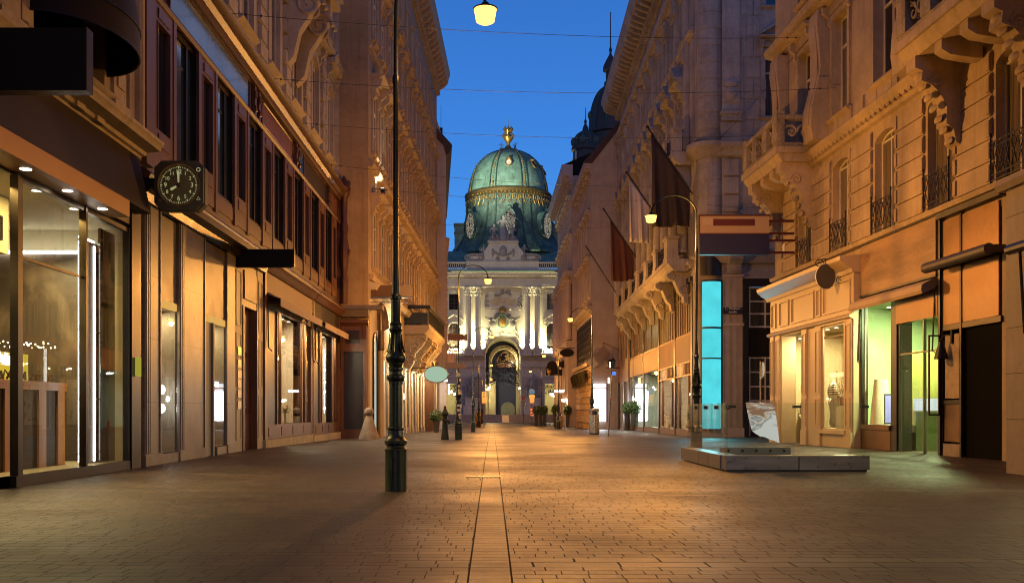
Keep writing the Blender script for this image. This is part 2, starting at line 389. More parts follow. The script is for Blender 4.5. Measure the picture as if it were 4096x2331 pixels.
def paving_mat(name, strip=False):
    m, nt, out = new_mat(name); L = nt.links.new
    b = _n(nt, 'ShaderNodeBsdfPrincipled', Roughness=.5); b.inputs['Specular IOR Level'].default_value = .36
    g = _n(nt, 'ShaderNodeNewGeometry')
    wob = _n(nt, 'ShaderNodeTexNoise', Scale=.9, Detail=3.); L(g.outputs['Position'], wob.inputs['Vector'])
    wv = _n(nt, 'ShaderNodeVectorMath', operation='MULTIPLY_ADD'); wv.inputs[1].default_value = (.05,.06,0); L(wob.outputs['Color'], wv.inputs[0])
    w2 = _n(nt, 'ShaderNodeTexNoise', Scale=7., Detail=2.); L(g.outputs['Position'], w2.inputs['Vector'])
    wa = _n(nt, 'ShaderNodeVectorMath', operation='MULTIPLY_ADD'); wa.inputs[1].default_value = (.010,.016,0); L(w2.outputs['Color'], wa.inputs[0])
    # repaired patches: each cell of ground laid with its own phase and tone
    cm = _n(nt, 'ShaderNodeMapping'); cm.inputs['Scale'].default_value = (.30,.16,0); L(g.outputs['Position'], cm.inputs['Vector'])
    cell_ = _n(nt, 'ShaderNodeTexVoronoi', Scale=1., Randomness=.9, distance='CHEBYCHEV'); L(cm.outputs['Vector'], cell_.inputs['Vector'])
    wc = _n(nt, 'ShaderNodeVectorMath', operation='MULTIPLY_ADD'); wc.inputs[1].default_value = (0,0,0) if strip else (.4,.4,0); L(cell_.outputs['Color'], wc.inputs[0]); sh = _n(nt, 'ShaderNodeVectorMath', operation='ADD'); sh.inputs[1].default_value = (2.,0,0); L(g.outputs['Position'], sh.inputs[0]); L(sh.outputs[0], wc.inputs[2])
    L(wc.outputs[0], wa.inputs[2]); L(wa.outputs[0], wv.inputs[2])
    # every row of setts has its own block length and its own starting point
    sy = nt.nodes.new('ShaderNodeSeparateXYZ'); L(wv.outputs[0], sy.inputs[0])
    rw = _n(nt, 'ShaderNodeMath', operation='DIVIDE'); rw.inputs[1].default_value = .155; L(sy.outputs['Y'], rw.inputs[0])
    rf = _n(nt, 'ShaderNodeMath', operation='FLOOR'); L(rw.outputs[0], rf.inputs[0])
    rn = _n(nt, 'ShaderNodeTexWhiteNoise', noise_dimensions='1D'); L(rf.outputs[0], rn.inputs['W'])
    rc = nt.nodes.new('ShaderNodeSeparateColor'); L(rn.outputs['Color'], rc.inputs[0])
    k1 = _n(nt, 'ShaderNodeMath', operation='MULTIPLY_ADD'); k1.inputs[1].default_value = .6; k1.inputs[2].default_value = .72; L(rc.outputs[0], k1.inputs[0])
    k2 = _n(nt, 'ShaderNodeMath', operation='MULTIPLY'); L(sy.outputs['X'], k2.inputs[0]); L(k1.outputs[0], k2.inputs[1])
    k3 = _n(nt, 'ShaderNodeMath', operation='MULTIPLY_ADD'); k3.inputs[1].default_value = 3.; L(rc.outputs[1], k3.inputs[0]); L(k2.outputs[0], k3.inputs[2])
    cb = nt.nodes.new('ShaderNodeCombineXYZ'); L(k3.outputs[0], cb.inputs[0]); L(sy.outputs['Y'], cb.inputs[1])
    def brick(wd, rh, mo, off=.5, c1=(.066,.040,.025), c2=(.025,.016,.010), bias=0.):
        t = nt.nodes.new('ShaderNodeTexBrick'); t.offset = off; t.offset_frequency = 2
        t.inputs['Scale'].default_value = 1.; t.inputs['Brick Width'].default_value = wd; t.inputs['Row Height'].default_value = rh
        t.inputs['Mortar Size'].default_value = mo; t.inputs['Mortar Smooth'].default_value = .25; t.inputs['Bias'].default_value = bias
        t.inputs['Color1'].default_value = c4(c1); t.inputs['Color2'].default_value = c4(c2); t.inputs['Mortar'].default_value = (.012,.009,.007,1)
        L((cb if wd < .5 else wv).outputs[0], t.inputs['Vector']); return t
    def math_(op, a, bb, cl=False):
        n = _n(nt, 'ShaderNodeMath', operation=op, use_clamp=cl)
        for i, x in enumerate((a, bb)):
            if x is None: continue
            if isinstance(x, (int, float)): n.inputs[i].default_value = x
            else: L(x, n.inputs[i])
        return n.outputs[0]
    def mixc(f, a, bb, bt='MIX'):
        n = _n(nt, 'ShaderNodeMix', data_type='RGBA', blend_type=bt)
        if isinstance(f, (int, float)): n.inputs['Factor'].default_value = f
        else: L(f, n.inputs['Factor'])
        L(a, n.inputs['A']) if not isinstance(a, tuple) else setattr(n.inputs['A'], 'default_value', a)
        L(bb, n.inputs['B']) if not isinstance(bb, tuple) else setattr(n.inputs['B'], 'default_value', bb)
        return n.outputs['Result']
    sx = nt.nodes.new('ShaderNodeSeparateXYZ'); L(g.outputs['Position'], sx.inputs[0])
    if strip:
        t1 = brick(4., .155, .0045, 0., (.078,.050,.031), (.042,.027,.018)); col, fac = t1.outputs['Color'], t1.outputs['Fac']
    else:
        t1 = brick(.235, .155, .0055, 0.); t2 = brick(.62, .40, .010, .5, (.110,.080,.058), (.055,.040,.028))
        ph = math_('MODULO', math_('ADD', sx.outputs['Y'], 62.2), 6.27)       # cross bands of bigger slabs
        band = math_('LESS_THAN', ph, .40)
        # right half carries the slab bands all over, left half only now and then
        right = math_('GREATER_THAN', sx.outputs['X'], 0.)
        ph2 = math_('MODULO', math_('ADD', sx.outputs['Y'], 62.2), 18.81)
        band = math_('MULTIPLY', band, math_('MAXIMUM', right, math_('LESS_THAN', ph2, 6.)))
        col = mixc(band, t1.outputs['Color'], t2.outputs['Color'])
        fm = _n(nt, 'ShaderNodeMix'); L(band, fm.inputs['Factor']); L(t1.outputs['Fac'], fm.inputs['A']); L(t2.outputs['Fac'], fm.inputs['B']); fac = fm.outputs['Result']
        # a few pale replacement setts
        wn = _n(nt, 'ShaderNodeTexWhiteNoise', noise_dimensions='2D')
        cell = _n(nt, 'ShaderNodeVectorMath', operation='SNAP'); cell.inputs[1].default_value = (.63,.155,1); L(wv.outputs[0], cell.inputs[0]); L(cell.outputs[0], wn.inputs['Vector'])
        pale = math_('GREATER_THAN', wn.outputs['Value'], .992)
        col = mixc(math_('MULTIPLY', pale, .75), col, (.15,.12,.092,1))
    big = _n(nt, 'ShaderNodeTexNoise', Scale=.35, Detail=5., Roughness=.6); L(g.outputs['Position'], big.inputs['Vector'])
    rb = nt.nodes.new('ShaderNodeValToRGB'); rb.color_ramp.elements[0].position = .35; rb.color_ramp.elements[0].color = (.6,.58,.56,1); rb.color_ramp.elements[1].position = .7; rb.color_ramp.elements[1].color = (1.25,1.22,1.2,1)
    L(big.outputs['Fac'], rb.inputs['Fac'])
    col = mixc(1., col, rb.outputs['Color'], 'MULTIPLY')
    cs = nt.nodes.new('ShaderNodeSeparateColor'); L(cell_.outputs['Color'], cs.inputs[0])
    ct = _n(nt, 'ShaderNodeMapRange'); ct.inputs['To Min'].default_value = .72; ct.inputs['To Max'].default_value = 1.22; L(cs.outputs[1], ct.inputs['Value'])
    vm = _n(nt, 'ShaderNodeVectorMath', operation='SCALE'); L(col, vm.inputs[0]); L(ct.outputs['Result'], vm.inputs['Scale']); col = vm.outputs[0]
    st_ = _n(nt, 'ShaderNodeTexNoise', Scale=1.7, Detail=6., Roughness=.7); L(g.outputs['Position'], st_.inputs['Vector'])
    rs_ = nt.nodes.new('ShaderNodeValToRGB'); rs_.color_ramp.elements[0].position = .33; rs_.color_ramp.elements[0].color = (.38,.37,.36,1); rs_.color_ramp.elements[1].position = .5; rs_.color_ramp.elements[1].color = (1,1,1,1)
    L(st_.outputs['Fac'], rs_.inputs['Fac']); col = mixc(1., col, rs_.outputs['Color'], 'MULTIPLY')
    gr = _n(nt, 'ShaderNodeTexNoise', Scale=170., Detail=3., Roughness=.7); L(g.outputs['Position'], gr.inputs['Vector'])
    rg = nt.nodes.new('ShaderNodeValToRGB'); rg.color_ramp.elements[0].position = .3; rg.color_ramp.elements[0].color = (.55,.55,.55,1); rg.color_ramp.elements[1].position = .75; rg.color_ramp.elements[1].color = (1.35,1.33,1.3,1)
    L(gr.outputs['Fac'], rg.inputs['Fac'])
    col = mixc(1., col, rg.outputs['Color'], 'MULTIPLY')
    L(col, b.inputs['Base Color'])
    rr = _n(nt, 'ShaderNodeMapRange'); rr.inputs['From Min'].default_value = .3; rr.inputs['From Max'].default_value = .7; rr.inputs['To Min'].default_value = .38; rr.inputs['To Max'].default_value = .64
    L(big.outputs['Fac'], rr.inputs['Value']); L(math_('ADD', rr.outputs['Result'], math_('MULTIPLY', fac, .35)), b.inputs['Roughness'])
    md = _n(nt, 'ShaderNodeTexNoise', Scale=5., Detail=3.); L(wv.outputs[0], md.inputs['Vector'])
    hgt = math_('ADD', math_('ADD', math_('MULTIPLY', math_('SUBTRACT', 1., fac), 1.), math_('MULTIPLY', gr.outputs['Fac'], .28)), math_('MULTIPLY', md.outputs['Fac'], .9))
    bp = _n(nt, 'ShaderNodeBump', Strength=.85, Distance=.011); L(hgt, bp.inputs['Height']); L(bp.outputs['Normal'], b.inputs['Normal'])
    L(b.outputs[0], out.inputs[0])
    return m
ys = [-60, -20, 0, 5, 10, 20, 27, 32, 40, 50, 60, 72, 85, 100, 120, 140, 165, 200, 300, 700, 1800]
def sheet(x0, x1, dz, ylist=ys):
    m = MB()
    for a, b_ in zip(ylist, ylist[1:]):
        m.quad((x0,a,gz(a)+dz), (x1,a,gz(a)+dz), (x1,b_,gz(b_)+dz), (x0,b_,gz(b_)+dz))
    return m
g = MB()
xs = [-900, -40, -.163, .136, 40, 900]
for i, (a, b_) in enumerate(zip(xs, xs[1:])):
    if i == 2: continue
    g.v.extend([]); s_ = sheet(a, b_, 0); g.add([tuple(v) for v in s_.v], s_.f)
tag(g.build('ground', paving_mat('stone setts'), origin=(0,0,0)), kind='structure')
# drainage strip of long slabs lying 8 mm lower between two open joints
tag(sheet(-.172, .145, -.02).build('pavement_joint', M('dirty joint', (.012,.01,.008), .9), origin=(0,0,0)), kind='structure')
tag(sheet(-.151, .124, -.004).build('pavement_strip', paving_mat('strip slabs', True), origin=(0,0,0)), kind='structure')
# ---------------------------------------------------------------- street lamps
POSTP = [(.150,0),(.150,.545),(.156,.55),(.156,.575),(.150,.58),(.128,.60),(.128,.625),(.155,.65),(.156,.69),(.128,.72),(.108,.75),(.108,.80),(.103,.83),(.118,.84),(.118,.865),(.092,.88),(.088,1.40),(.086,1.455),
 (.097,1.46),(.097,1.50),(.108,1.51),(.122,1.54),(.118,1.575),(.085,1.60),(.082,1.64),(.102,1.66),(.102,1.69),(.084,1.71),(.096,1.73),(.096,1.75),(.110,1.76),(.136,1.80),(.138,1.84),(.128,1.87),(.092,1.92),(.075,2.02),(.070,2.15),(.082,2.19),(.094,2.21),(.082,2.235),(.078,2.26),(.088,2.29),(.070,2.32),
 (.064,2.62),(.078,2.63),(.078,2.67),(.052,2.70),(.038,3.2),(.034,5.55),(.046,5.6),(.046,5.68),(.030,5.72),(.024,6.55)]
REACH = 1.23
def street_lamp(X, Y, d, lampz, label, power):
    """d = +1: arm swings to the right; one pole, pedestal, arm, hood and glass per lamp"""
    z0 = gz(Y); k = (lampz-z0)/6.42
    t = thing('street_lamp', (X,Y,z0), label, 'street lamp', 'street lamps along both sides of the street')
    def T(x, y, z): return (X+x, Y+y, z0+z*k)
    m = MB(T); m.lathe(POSTP, n=20)
    for i in range(8):                          # fluting leaves on the bulge
        a = 2*PI*i/8
        m.tube([(math.cos(a)*r, math.sin(a)*r, z) for r, z in ((.124,1.90),(.10,1.95),(.083,2.05),(.082,2.15))], [.014,.016,.012,.006], 5)
    p = m.build('post', LAMPGREEN, t)
    d_ = MB(T)                                   # inspection door on the pedestal, facing the street's near end
    pts = []
    for zz in (.18, .46): pts.append([(math.sin(a)*.1525, -math.cos(a)*.1525, zz) for a in (-.28,-.14,0,.14,.28)])
    ring = pts[0]+pts[1][::-1]
    d_.tube(ring+[ring[0]], .0035, 4); d_.build('inspection_door', LAMPGREEN, t)
    a = MB(T); r = REACH/2; top = 6.55
    arc = [(0,0,6.5)]+[(d*(r-r*math.cos(u)), 0, top+.10+r*.86*math.sin(u)) for u in [PI*i/20 for i in range(0, 20)]]+[(d*REACH, 0, top+.08), (d*REACH*1.0, 0, top+.02)]
    a.tube(arc, [.024]*8+[.021]*(len(arc)-8), 8)
    a.tube([(d*REACH+.03*math.sin(q), 0, top+.0+.03*math.cos(q)) for q in [2*PI*i/10 for i in range(10)]], .008, 5, True)
    a.build('arm', LAMPGREEN, t)
    c = T(d*REACH, 0, 0); zt = z0+6.42*k
    h = MB(); h.lathe([(.012,.30*k),(.03,.29*k),(.05,.27*k),(.06,.24*k),(.10,.225*k),(.165,.20*k),(.172,.19*k),(.165,.182*k),(.02,.182*k)], (c[0],c[1],zt), 16)
    h.build('hood', LAMPGREEN, t)
    gl = MB(); gl.lathe([(.158,.18),(.150,.16),(.132,.06),(.125,.02),(.09,.0),(.02,-.006)], (c[0],c[1],zt), 18)
    gl.build('lamp_glass', LAMPGLOW, t)
    lo = light('POINT', (c[0], c[1], zt-.12), power, ORANGE, .11)
    return t
LP = 2150.
PX = lambda x, Y: WX(x, Y)
street_lamp(PX(1583,13.2), 13.2, 1, 6.42, 'tallest dark green lamp post with a thick ringed pedestal', 260.)
street_lamp(PX(1834,40), 40., 1, 6.38, 'dark lamp post covered in stickers that carries the orange arrow sign', LP)
street_lamp(PX(1893,63), 63., 1, 5.84, 'dark lamp post between the sticker covered post and the bronze toned bin', LP)
street_lamp(PX(1915,94), 94., 1, 5.43, 'slim lamp post beside the bronze toned bin with lamp before the arch', LP*.8)
street_lamp(PX(1928,128), 128., 1, 5.2, 'thin lamp post whose lamp hangs low before the iron gate', LP*.7)
street_lamp(PX(2786,26), 26., -1, 6.19, 'lamp post behind the glass barrier with lamp before the dark flag', LP)
street_lamp(PX(2368,54.5), 54.5, -1, 6.15, 'lamp post rising behind the largest steel bin, in front of the light box', LP)
street_lamp(PX(2234,81), 81., -1, 5.6, 'lamp post behind a steel bin, its lamp beside the dark oval signs', LP*.8)
street_lamp(PX(2165,109), 109., -1, 5.44, 'thin lamp post rising from behind the railed planter group', LP*.7)
# ---------------------------------------------------------------- facade kit
def wall(m, s0, s1, z0, z1, holes=(), d=.25, n=0.):
    """sheet of wall with openings; holes (a0,a1,c0,c1[,arched]) get reveals d deep"""
    ss = sorted({s0, s1, *[h[0] for h in holes], *[h[1] for h in holes]}); zs = sorted({z0, z1, *[h[2] for h in holes], *[h[3] for h in holes]})
    ss = [x for x in ss if s0-1e-6 <= x <= s1+1e-6]; zs = [x for x in zs if z0-1e-6 <= x <= z1+1e-6]
    for a, b in zip(ss, ss[1:]):
        run = None
        for c, e in zip(zs, zs[1:]):
            mid = ((a+b)/2, (c+e)/2)
            inside = any(h[0] < mid[0] < h[1] and h[2] < mid[1] < h[3] for h in holes)
            if not inside:
                run = (run[0], e) if run else (c, e)
            if (inside or e == zs[-1]) and run:
                m.quad((a,n,run[0]), (b,n,run[0]), (b,n,run[1]), (a,n,run[1])); run = None
    for h in holes:
        a, b, c, e = h[:4]
        if len(h) > 4 and h[4]:
            r = (b-a)/2; k = h[4] if h[4] is not True else 1.; cz = e-r*k; cx = (a+b)/2
            arc = [(cx-r*math.cos(PI*i/12), cz+r*k*math.sin(PI*i/12)) for i in range(13)]
            for side in (0, 1):
                cor = (a, e) if side == 0 else (b, e)
                seg = arc[:7] if side == 0 else arc[6:]
                for p, q_ in zip(seg, seg[1:]): m.quad((cor[0],n,cor[1]), (p[0],n,p[1]), (q_[0],n,q_[1]))
            out = [(a,c)]+arc+[(b,c)]
        else: out = [(a,c),(a,e),(b,e),(b,c)]
        for p, q_ in zip(out, out[1:]): m.quad((p[0],n,p[1]), (q_[0],n,q_[1]), (q_[0],n-d,q_[1]), (p[0],n-d,p[1]))
        m.quad((a,n,c), (b,n,c), (b,n-d,c), (a,n-d,c))
    return m
def arcpts(w, c, e, k=1., N=12):
    r = w/2; return [(-r, c)]+[(-r*math.cos(PI*i/N), e-r*k+r*k*math.sin(PI*i/N)) for i in range(N+1)]+[(r, c)]
def console(m, a, wd, z, d, h):
    m.prof([(0,z),(d,z),(d,z-.1*h),(d*.92,z-.2*h),(d*.96,z-.3*h),(d*.72,z-.42*h),(d*.42,z-.55*h),(d*.36,z-.75*h),(d*.42,z-.85*h),(d*.2,z-h),(0,z-h)], a-wd/2, a+wd/2)
def hood(m, w, z, kind='flat', pr=.32, br=.5, h=.55):
    hw = w/2+.22
    m.prof([(0,z),(pr*.45,z),(pr*.5,z+.07),(pr*.85,z+.10),(pr,z+.13),(pr,z+.19),(0,z+.24)], -hw, hw)
    m.box(-w/2-.12, w/2+.12, 0, pr*.3, z-.26, z)
    if br:
        for a in (-w/2-.1, w/2+.1): console(m, a, .15, z, pr*.8, br)
    if kind == 'tri':
        m.slab([(-hw,z+.24),(hw,z+.24),(0,z+.24+h)], 0, pr*.45)
        for sg in (-1, 1): m.slab([(sg*hw,z+.22),(sg*hw,z+.34),(0,z+.38+h),(0,z+.24+h)], 0, pr)
        m.ell((0,pr*.4,z+.24+h*.36), .2, .1, .16, 8, 6)
    if kind == 'seg':
        N = 8; arc = [(-hw*math.cos(PI*i/N), z+.24+h*math.sin(PI*i/N)) for i in range(N+1)]
        m.slab(arc, 0, pr*.45)
        for p, q_ in zip(arc, arc[1:]): m.slab([p, q_, (q_[0]*1.02, q_[1]+.12), (p[0]*1.02, p[1]+.12)], 0, pr)
def win(fr, parent, sc, z0, w, h, n=-.16, arch=False, frame=WHITE, pane=PANE, cols=2, trans=.3, rows=0, sur=None, surw=.16, hd=None, trim=None, sill=True, name='window', glow=None):
    """one window: frame with muntins > pane, surround; origin at the middle of its sill"""
    b = fr(sc, 0, z0); T = lambda s, q, z: b+fr.lin(s, q, z)
    m = MB(T); f = .055; t = .05
    top = h-(w/2*(arch if arch is not True else 1.) if arch else 0)
    m.box(-w/2, -w/2+f, n-t, n, 0, top); m.box(w/2-f, w/2, n-t, n, 0, top); m.box(-w/2+f, w/2-f, n-t, n, 0, f*1.3)
    if arch:
        k = arch if arch is not True else 1.
        pts = arcpts(w, top, h, k)[1:-1]; p2 = arcpts(w-2*f, top, h-f, k)[1:-1]
        for i in range(len(pts)-1): m.slab([pts[i], pts[i+1], p2[i+1], p2[i]], n-t, n)
        m.box(-w/2+f, w/2-f, n-t, n+.012, top-f/2, top+f/2)
    else: m.box(-w/2+f, w/2-f, n-t, n, h-f, h)
    if trans:
        zt = h*(1-trans) if not arch else top
        if not arch: m.box(-w/2+f, w/2-f, n-t, n+.015, zt-f*.6, zt+f*.6)
    for i in range(1, cols):
        x = -w/2+w*i/cols
        if arch: m.box(x-f*.45, x+f*.45, n-t, n+.006, f*1.3, top-f/2); m.box(x-f*.3, x+f*.3, n-t, n+.004, top+f/2, h-f)
        elif trans: m.box(x-f*.55, x+f*.55, n-t, n+.006, f*1.3, zt-f*.6); m.box(x-f*.4, x+f*.4, n-t, n+.004, zt+f*.6, h-f)
        else: m.box(x-f*.55, x+f*.55, n-t, n+.006, f*1.3, h-f)
    for i in range(1, rows+1):
        z = (zt if trans else h)*i/(rows+1); m.box(-w/2+f, w/2-f, n-t*.8, n-.004, z-.016, z+.016)
    if sill: m.box(-w/2-.02, w/2+.02, n, n+.07, -.001, .03)
    o = m.build(name, frame, parent, origin=b)
    p = MB(T); e = f*.5
    if arch: p.slab([(x*(1-e/w), z-.01) for x, z in arcpts(w-.02, .02, h-.02, arch if arch is not True else 1.)], n-t*.75, n-t*.6)
    else: p.box(-w/2+e, w/2-e, n-t*.75, n-t*.6, e, h-e)
    p.build('pane', pane, o, origin=b)
    q = MB(T)
    if sur is not None:
        if arch:
            k = arch if arch is not True else 1.
            A = arcpts(w, 0, h, k); B = arcpts(w+2*surw, 0, h+surw, k)
            for i in range(len(A)-1): q.slab([A[i], A[i+1], B[i+1], B[i]], .002, .075)
        else:
            for sg in (-1, 1): q.slab([(sg*w/2,-.05),(sg*(w/2+surw),-.05),(sg*(w/2+surw),h+surw),(sg*w/2,h+surw)], .002, .07)
            q.slab([(-w/2,h),(w/2,h),(w/2,h+surw),(-w/2,h+surw)], .002, .07)
        q.prof([(0,-.05),(.16,-.05),(.19,-.1),(.14,-.16),(0,-.22)], -w/2-surw-.04, w/2+surw+.04)
        if hd: hood(q, w+surw, h+surw+.3, **hd)
        q.build('surround', sur, o, origin=b)
    return o
def cornice(m, s0, s1, z, pr, h, mod=0., modw=.16, dent=0.):
    """crowning cornice: stepped profile, brackets every mod, dentils every dent"""
    m.prof([(0,z),(pr*.12,z),(pr*.16,z+.2*h),(pr*.3,z+.24*h),(pr*.34,z+.42*h),(pr*.86,z+.5*h),(pr*.9,z+.66*h),(pr,z+.8*h),(pr*1.02,z+.95*h),(pr*.98,z+h),(0,z+h+.02)], s0, s1)
    if mod:
        N = max(1, int((s1-s0)/mod))
        for i in range(N):
            a = s0+(i+.5)*(s1-s0)/N
            m.prof([(pr*.3,z+.5*h),(pr*.82,z+.5*h),(pr*.82,z+.40*h),(pr*.6,z+.28*h),(pr*.3,z+.2*h)], a-modw/2, a+modw/2)
    if dent:
        N = int((s1-s0)/dent)
        for i in range(N):
            a = s0+(i+.5)*(s1-s0)/N; m.box(a-dent*.28, a+dent*.28, pr*.1, pr*.24, z+.02*h, z+.19*h)
def niche(fr, parent, s0, s1, z0, z1, dep, mat_in, power=0., col=WARMW, back=None, n=-.02, aim=.35, spots=0, spotmat=None, pane=True):
    """lit display recess behind a sheet of shop glass, with the lamps in its ceiling"""
    m = MB(fr); a, b = n-.03, n-dep
    m.quad((s0,a,z0),(s1,a,z0),(s1,b,z0),(s0,b,z0)); m.quad((s0,a,z1),(s0,b,z1),(s1,b,z1),(s1,a,z1))
    m.quad((s0,a,z0),(s0,b,z0),(s0,b,z1),(s0,a,z1)); m.quad((s1,a,z0),(s1,a,z1),(s1,b,z1),(s1,b,z0))
    if back is None: m.quad((s0,b,z0),(s1,b,z0),(s1,b,z1),(s0,b,z1))
    o = m.build('display_niche', mat_in, parent)
    if back is not None:
        k = MB(fr); k.quad((s0,b,z0),(s1,b,z0),(s1,b,z1),(s0,b,z1)); k.build('niche_back', back, parent)
    if pane:
        g_ = MB(fr); g_.box(s0, s1, n-.012, n, z0, z1); g_.build('shop_pane', GLASS, parent)
    if power:
        sm = (s0+s1)/2; v = fr(sm, n-dep*.42, z1-.06)
        d = fr.lin(0, aim, -1.)
        light('AREA', v, power, col, size=(.5, .25), aim=d)
    if spots:
        k = MB(fr)
        for i in range(spots):
            a_ = s0+(i+.5)*(s1-s0)/spots
            k.lathe([(.001,-.001),(.05,-.001),(.06,0.)], (a_, n-dep*.3, z1-.012), 10)
        k.build('ceiling_spot', spotmat or EM_SPOT, o)
    return o
EM_SPOT = EM('spot lamp', (1., .86, .62), 22.)
EM_WHITE = EM('white light strip', (1., .97, .9), 9.)
EM_WHITE2 = EM('white light box', (.93, .93, 1.), 3.2)
EM_WARM = EM('warm light strip', (1., .72, .3), 5.)
def scroll(m, c, r, ax1, ax2, turns=1.6, t=.05, N=26, sg=1):
    """spiral volute in the plane of two local axes"""
    pts = []; rr = []
    for i in range(N+1):
        u = i/N; a = sg*2*PI*turns*u; q = r*(1-u*.85)
        v = Vector(c)+Vector(ax1)*q*math.cos(a)+Vector(ax2)*q*math.sin(a); pts.append(tuple(v)); rr.append(t*(1-.5*u))
    m.tube(pts, rr, 5)
def lattice(m, s0, s1, z0, z1, n, nx=6, bar=.012, curls=True):
    """wrought iron window guard: rails, crossed bars, small curls and end finials"""
    for z in (z0, z0+.12, z1-.12, z1): m.tube([(s0,n,z),(s1,n,z)], bar, 4)
    d = (s1-s0)/nx
    for i in range(nx):
        a = s0+i*d
        m.tube([(a,n,z0+.12),(a+d,n,z1-.12)], bar*.8, 4); m.tube([(a+d,n,z0+.12),(a,n,z1-.12)], bar*.8, 4)
        if curls: m.tube([(a+d/2+.05*math.cos(t*1.05),n,z1-.06+.05*math.sin(t*1.05)) for t in range(6)], bar*.7, 4, True)
    for s in (s0, s1): m.tube([(s,n,z0-.1),(s,n,z1+.14)], bar*1.5, 5); m.ell((s,n,z1+.17), .03, .03, .05, 6, 4)
# ================================================================ left side of the street
FL = Fac(-6.85, 0., 1)
# ---------------- corner watch shop
def block(fr, parent, s0, s1, z0, z1, dep, mat, name='wall_block', roof=True):
    """flanks, back and top behind a street front"""
    m = MB(fr)
    for s in (s0, s1): m.quad((s,-.02,z0),(s,-dep,z0),(s,-dep,z1),(s,-.02,z1))
    m.quad((s0,-dep,z0),(s1,-dep,z0),(s1,-dep,z1),(s0,-dep,z1))
    if roof: m.quad((s0,0,z1),(s1,0,z1),(s1,-dep,z1),(s0,-dep,z1))
    return m.build(name, mat, parent)
B1 = thing('shop_building', FL(13,0,0), 'cream building with the glass fronted watch shop, brown fascia and round dark awning', 'building')
hs = [(14.2,16.8,6.75,9.9,True), (10.2,12.8,6.75,9.9,True), (4.,18.2,.0,4.62)]
m = MB(FL); wall(m, -25, 18.62, 0, 21, hs, .35); m.build('wall', STUCCO_L1, B1)  # front lengthened unseen behind the camera to hold back sky light
block(FL, B1, -25, 18.62, -.5, 21, 9, STUCCO_L1, roof=False)
for sc in (15.5, 11.5):
    win(FL, B1, sc, 6.75, 2.6, 3.15, n=-.3, arch=True, frame=BRONZE, pane=PANE, cols=2, sur=STUCCO_L1, surw=.34)
m = MB(FL)                                      # pilasters and capitals of the upper floor
for a in (17.35, 13.4, 9.4):
    m.box(a-.28, a+.28, .001, .14, 6.5, 11.4); m.box(a-.16, a+.16, .14, .17, 6.9, 10.9); m.box(a-.36, a+.36, .001, .2, 6.3, 6.62)
    m.prof([(0,10.6),(.16,10.6),(.34,11.0),(.36,11.4),(0,11.4)], a-.36, a+.36)
    for e in (-.3, .3): scroll(m, (a+e,.3,11.0), .2, (1,0,0), (0,0,1), t=.06)
    m.mark()
cornice(m, 4, 18.62, 11.6, .6, .6, mod=.7)
m.build('pilaster', STUCCO_L1, B1)
m = MB(FL)                                      # carved jamb at the end of the front
m.box(17.9, 18.6, .003, .1, 6.4, 12); m.lathe([(.13,6.5),(.13,9.2),(.2,9.5),(.22,9.9),(.12,10)], (18.3,.1,0), 10)
m.build('corner_jamb', STUCCO_L1, B1)
for sc in (15.5, 11.5):                                 # rounded dark awnings over the arched windows
    m = MB(FL); N = 16
    prof = [(1.,0),(1.,.42),(.97,.75),(.88,1.25),(.70,1.75),(.45,2.15),(.2,2.35),(.001,2.4)]
    vs = []; 
    for r, z in prof:
        for i in range(N+1):
            t = PI*i/N; vs.append((sc+1.42*r*math.cos(t), .03+1.02*r*math.sin(t), 6.98+z))
    fs = [(j*(N+1)+i, j*(N+1)+i+1, (j+1)*(N+1)+i+1, (j+1)*(N+1)+i) for j in range(len(prof)-1) for i in range(N)]
    m.add(vs, fs)
    aw = m.build('round_awning', AWND, B1)
    m = MB(FL); m.tube([(sc+1.43*math.cos(PI*i/20), .03+1.03*math.sin(PI*i/20), 7.4) for i in range(21)], .014, 5)
    m.tube([(sc+1.42*math.cos(PI*i/20), .03+1.02*math.sin(PI*i/20), 6.98) for i in range(21)], .018, 5)
    m.build('hoop', BLACKM, aw)
m = MB(FL); cornice(m, 4, 18.6, 5.93, .5, .36)
for i in range(18):
    a = 4.5+i*.78
    if a < 16.4: m.box(a, a+.3, .1, .2, 5.99, 6.10)
m.build('shop_cornice', STUCCO_L1, B1)
m = MB(FL); m.prof([(0,4.84),(.36,4.84),(.12,5.92),(0,5.92)], 4, 18.3); m.build('fascia', SIGN_BROWN, B1)
m = MB(FL); m.box(4, 17.1, -.1, .40, 4.54, 4.835); m.build('canopy', ORANGE_CAN, B1)
m = MB(FL)
for i in range(9): m.lathe([(.001,-.004),(.07,-.004),(.08,0)], (5.6+i*1.35,.2,4.538), 12); m.mark()
m.build('canopy_downlight', EM_SPOT, B1)
m = MB(FL); m.box(13.78, 18.15, -.06, .03, .0, .165); m.box(4,13.75,-.3,-.22,0,.12); m.build('plinth', BRONZE, B1)
m = MB(FL)
for a, wd in ((13.92,.14),(16.2,.07),(18.1,.05)): m.box(a-wd/2, a+wd/2, -.1, .02, .165, 4.54)
m.box(13.98, 16.17, -.07, -.02, 3.32, 3.36); m.box(13.98, 18.1, -.07, .0, 4.46, 4.54)
m.box(10, 13.85, -.3, -.2, 3.55, 3.9); m.box(11.9,12.0,-.3,-.2,.12,3.55)
m.build('shop_frame', BRONZE, B1)
m = MB(FL); m.box(13.99, 18.08, -.045, -.033, .165, 4.46); m.box(10, 13.85, -.26, -.248, .12, 3.55); m.box(10,13.85,-.26,-.248,3.9,4.5); m.build('shop_pane', GLASS, B1)
m = MB(FL); m.box(18.15, 18.62, -.02, .05, 0, 5.9)
for z in (1.1, 2.3, 3.5): m.box(18.14, 18.63, -.02, .052, z-.006, z+.006)
m.build('bronze_pier', BRONZE, B1)
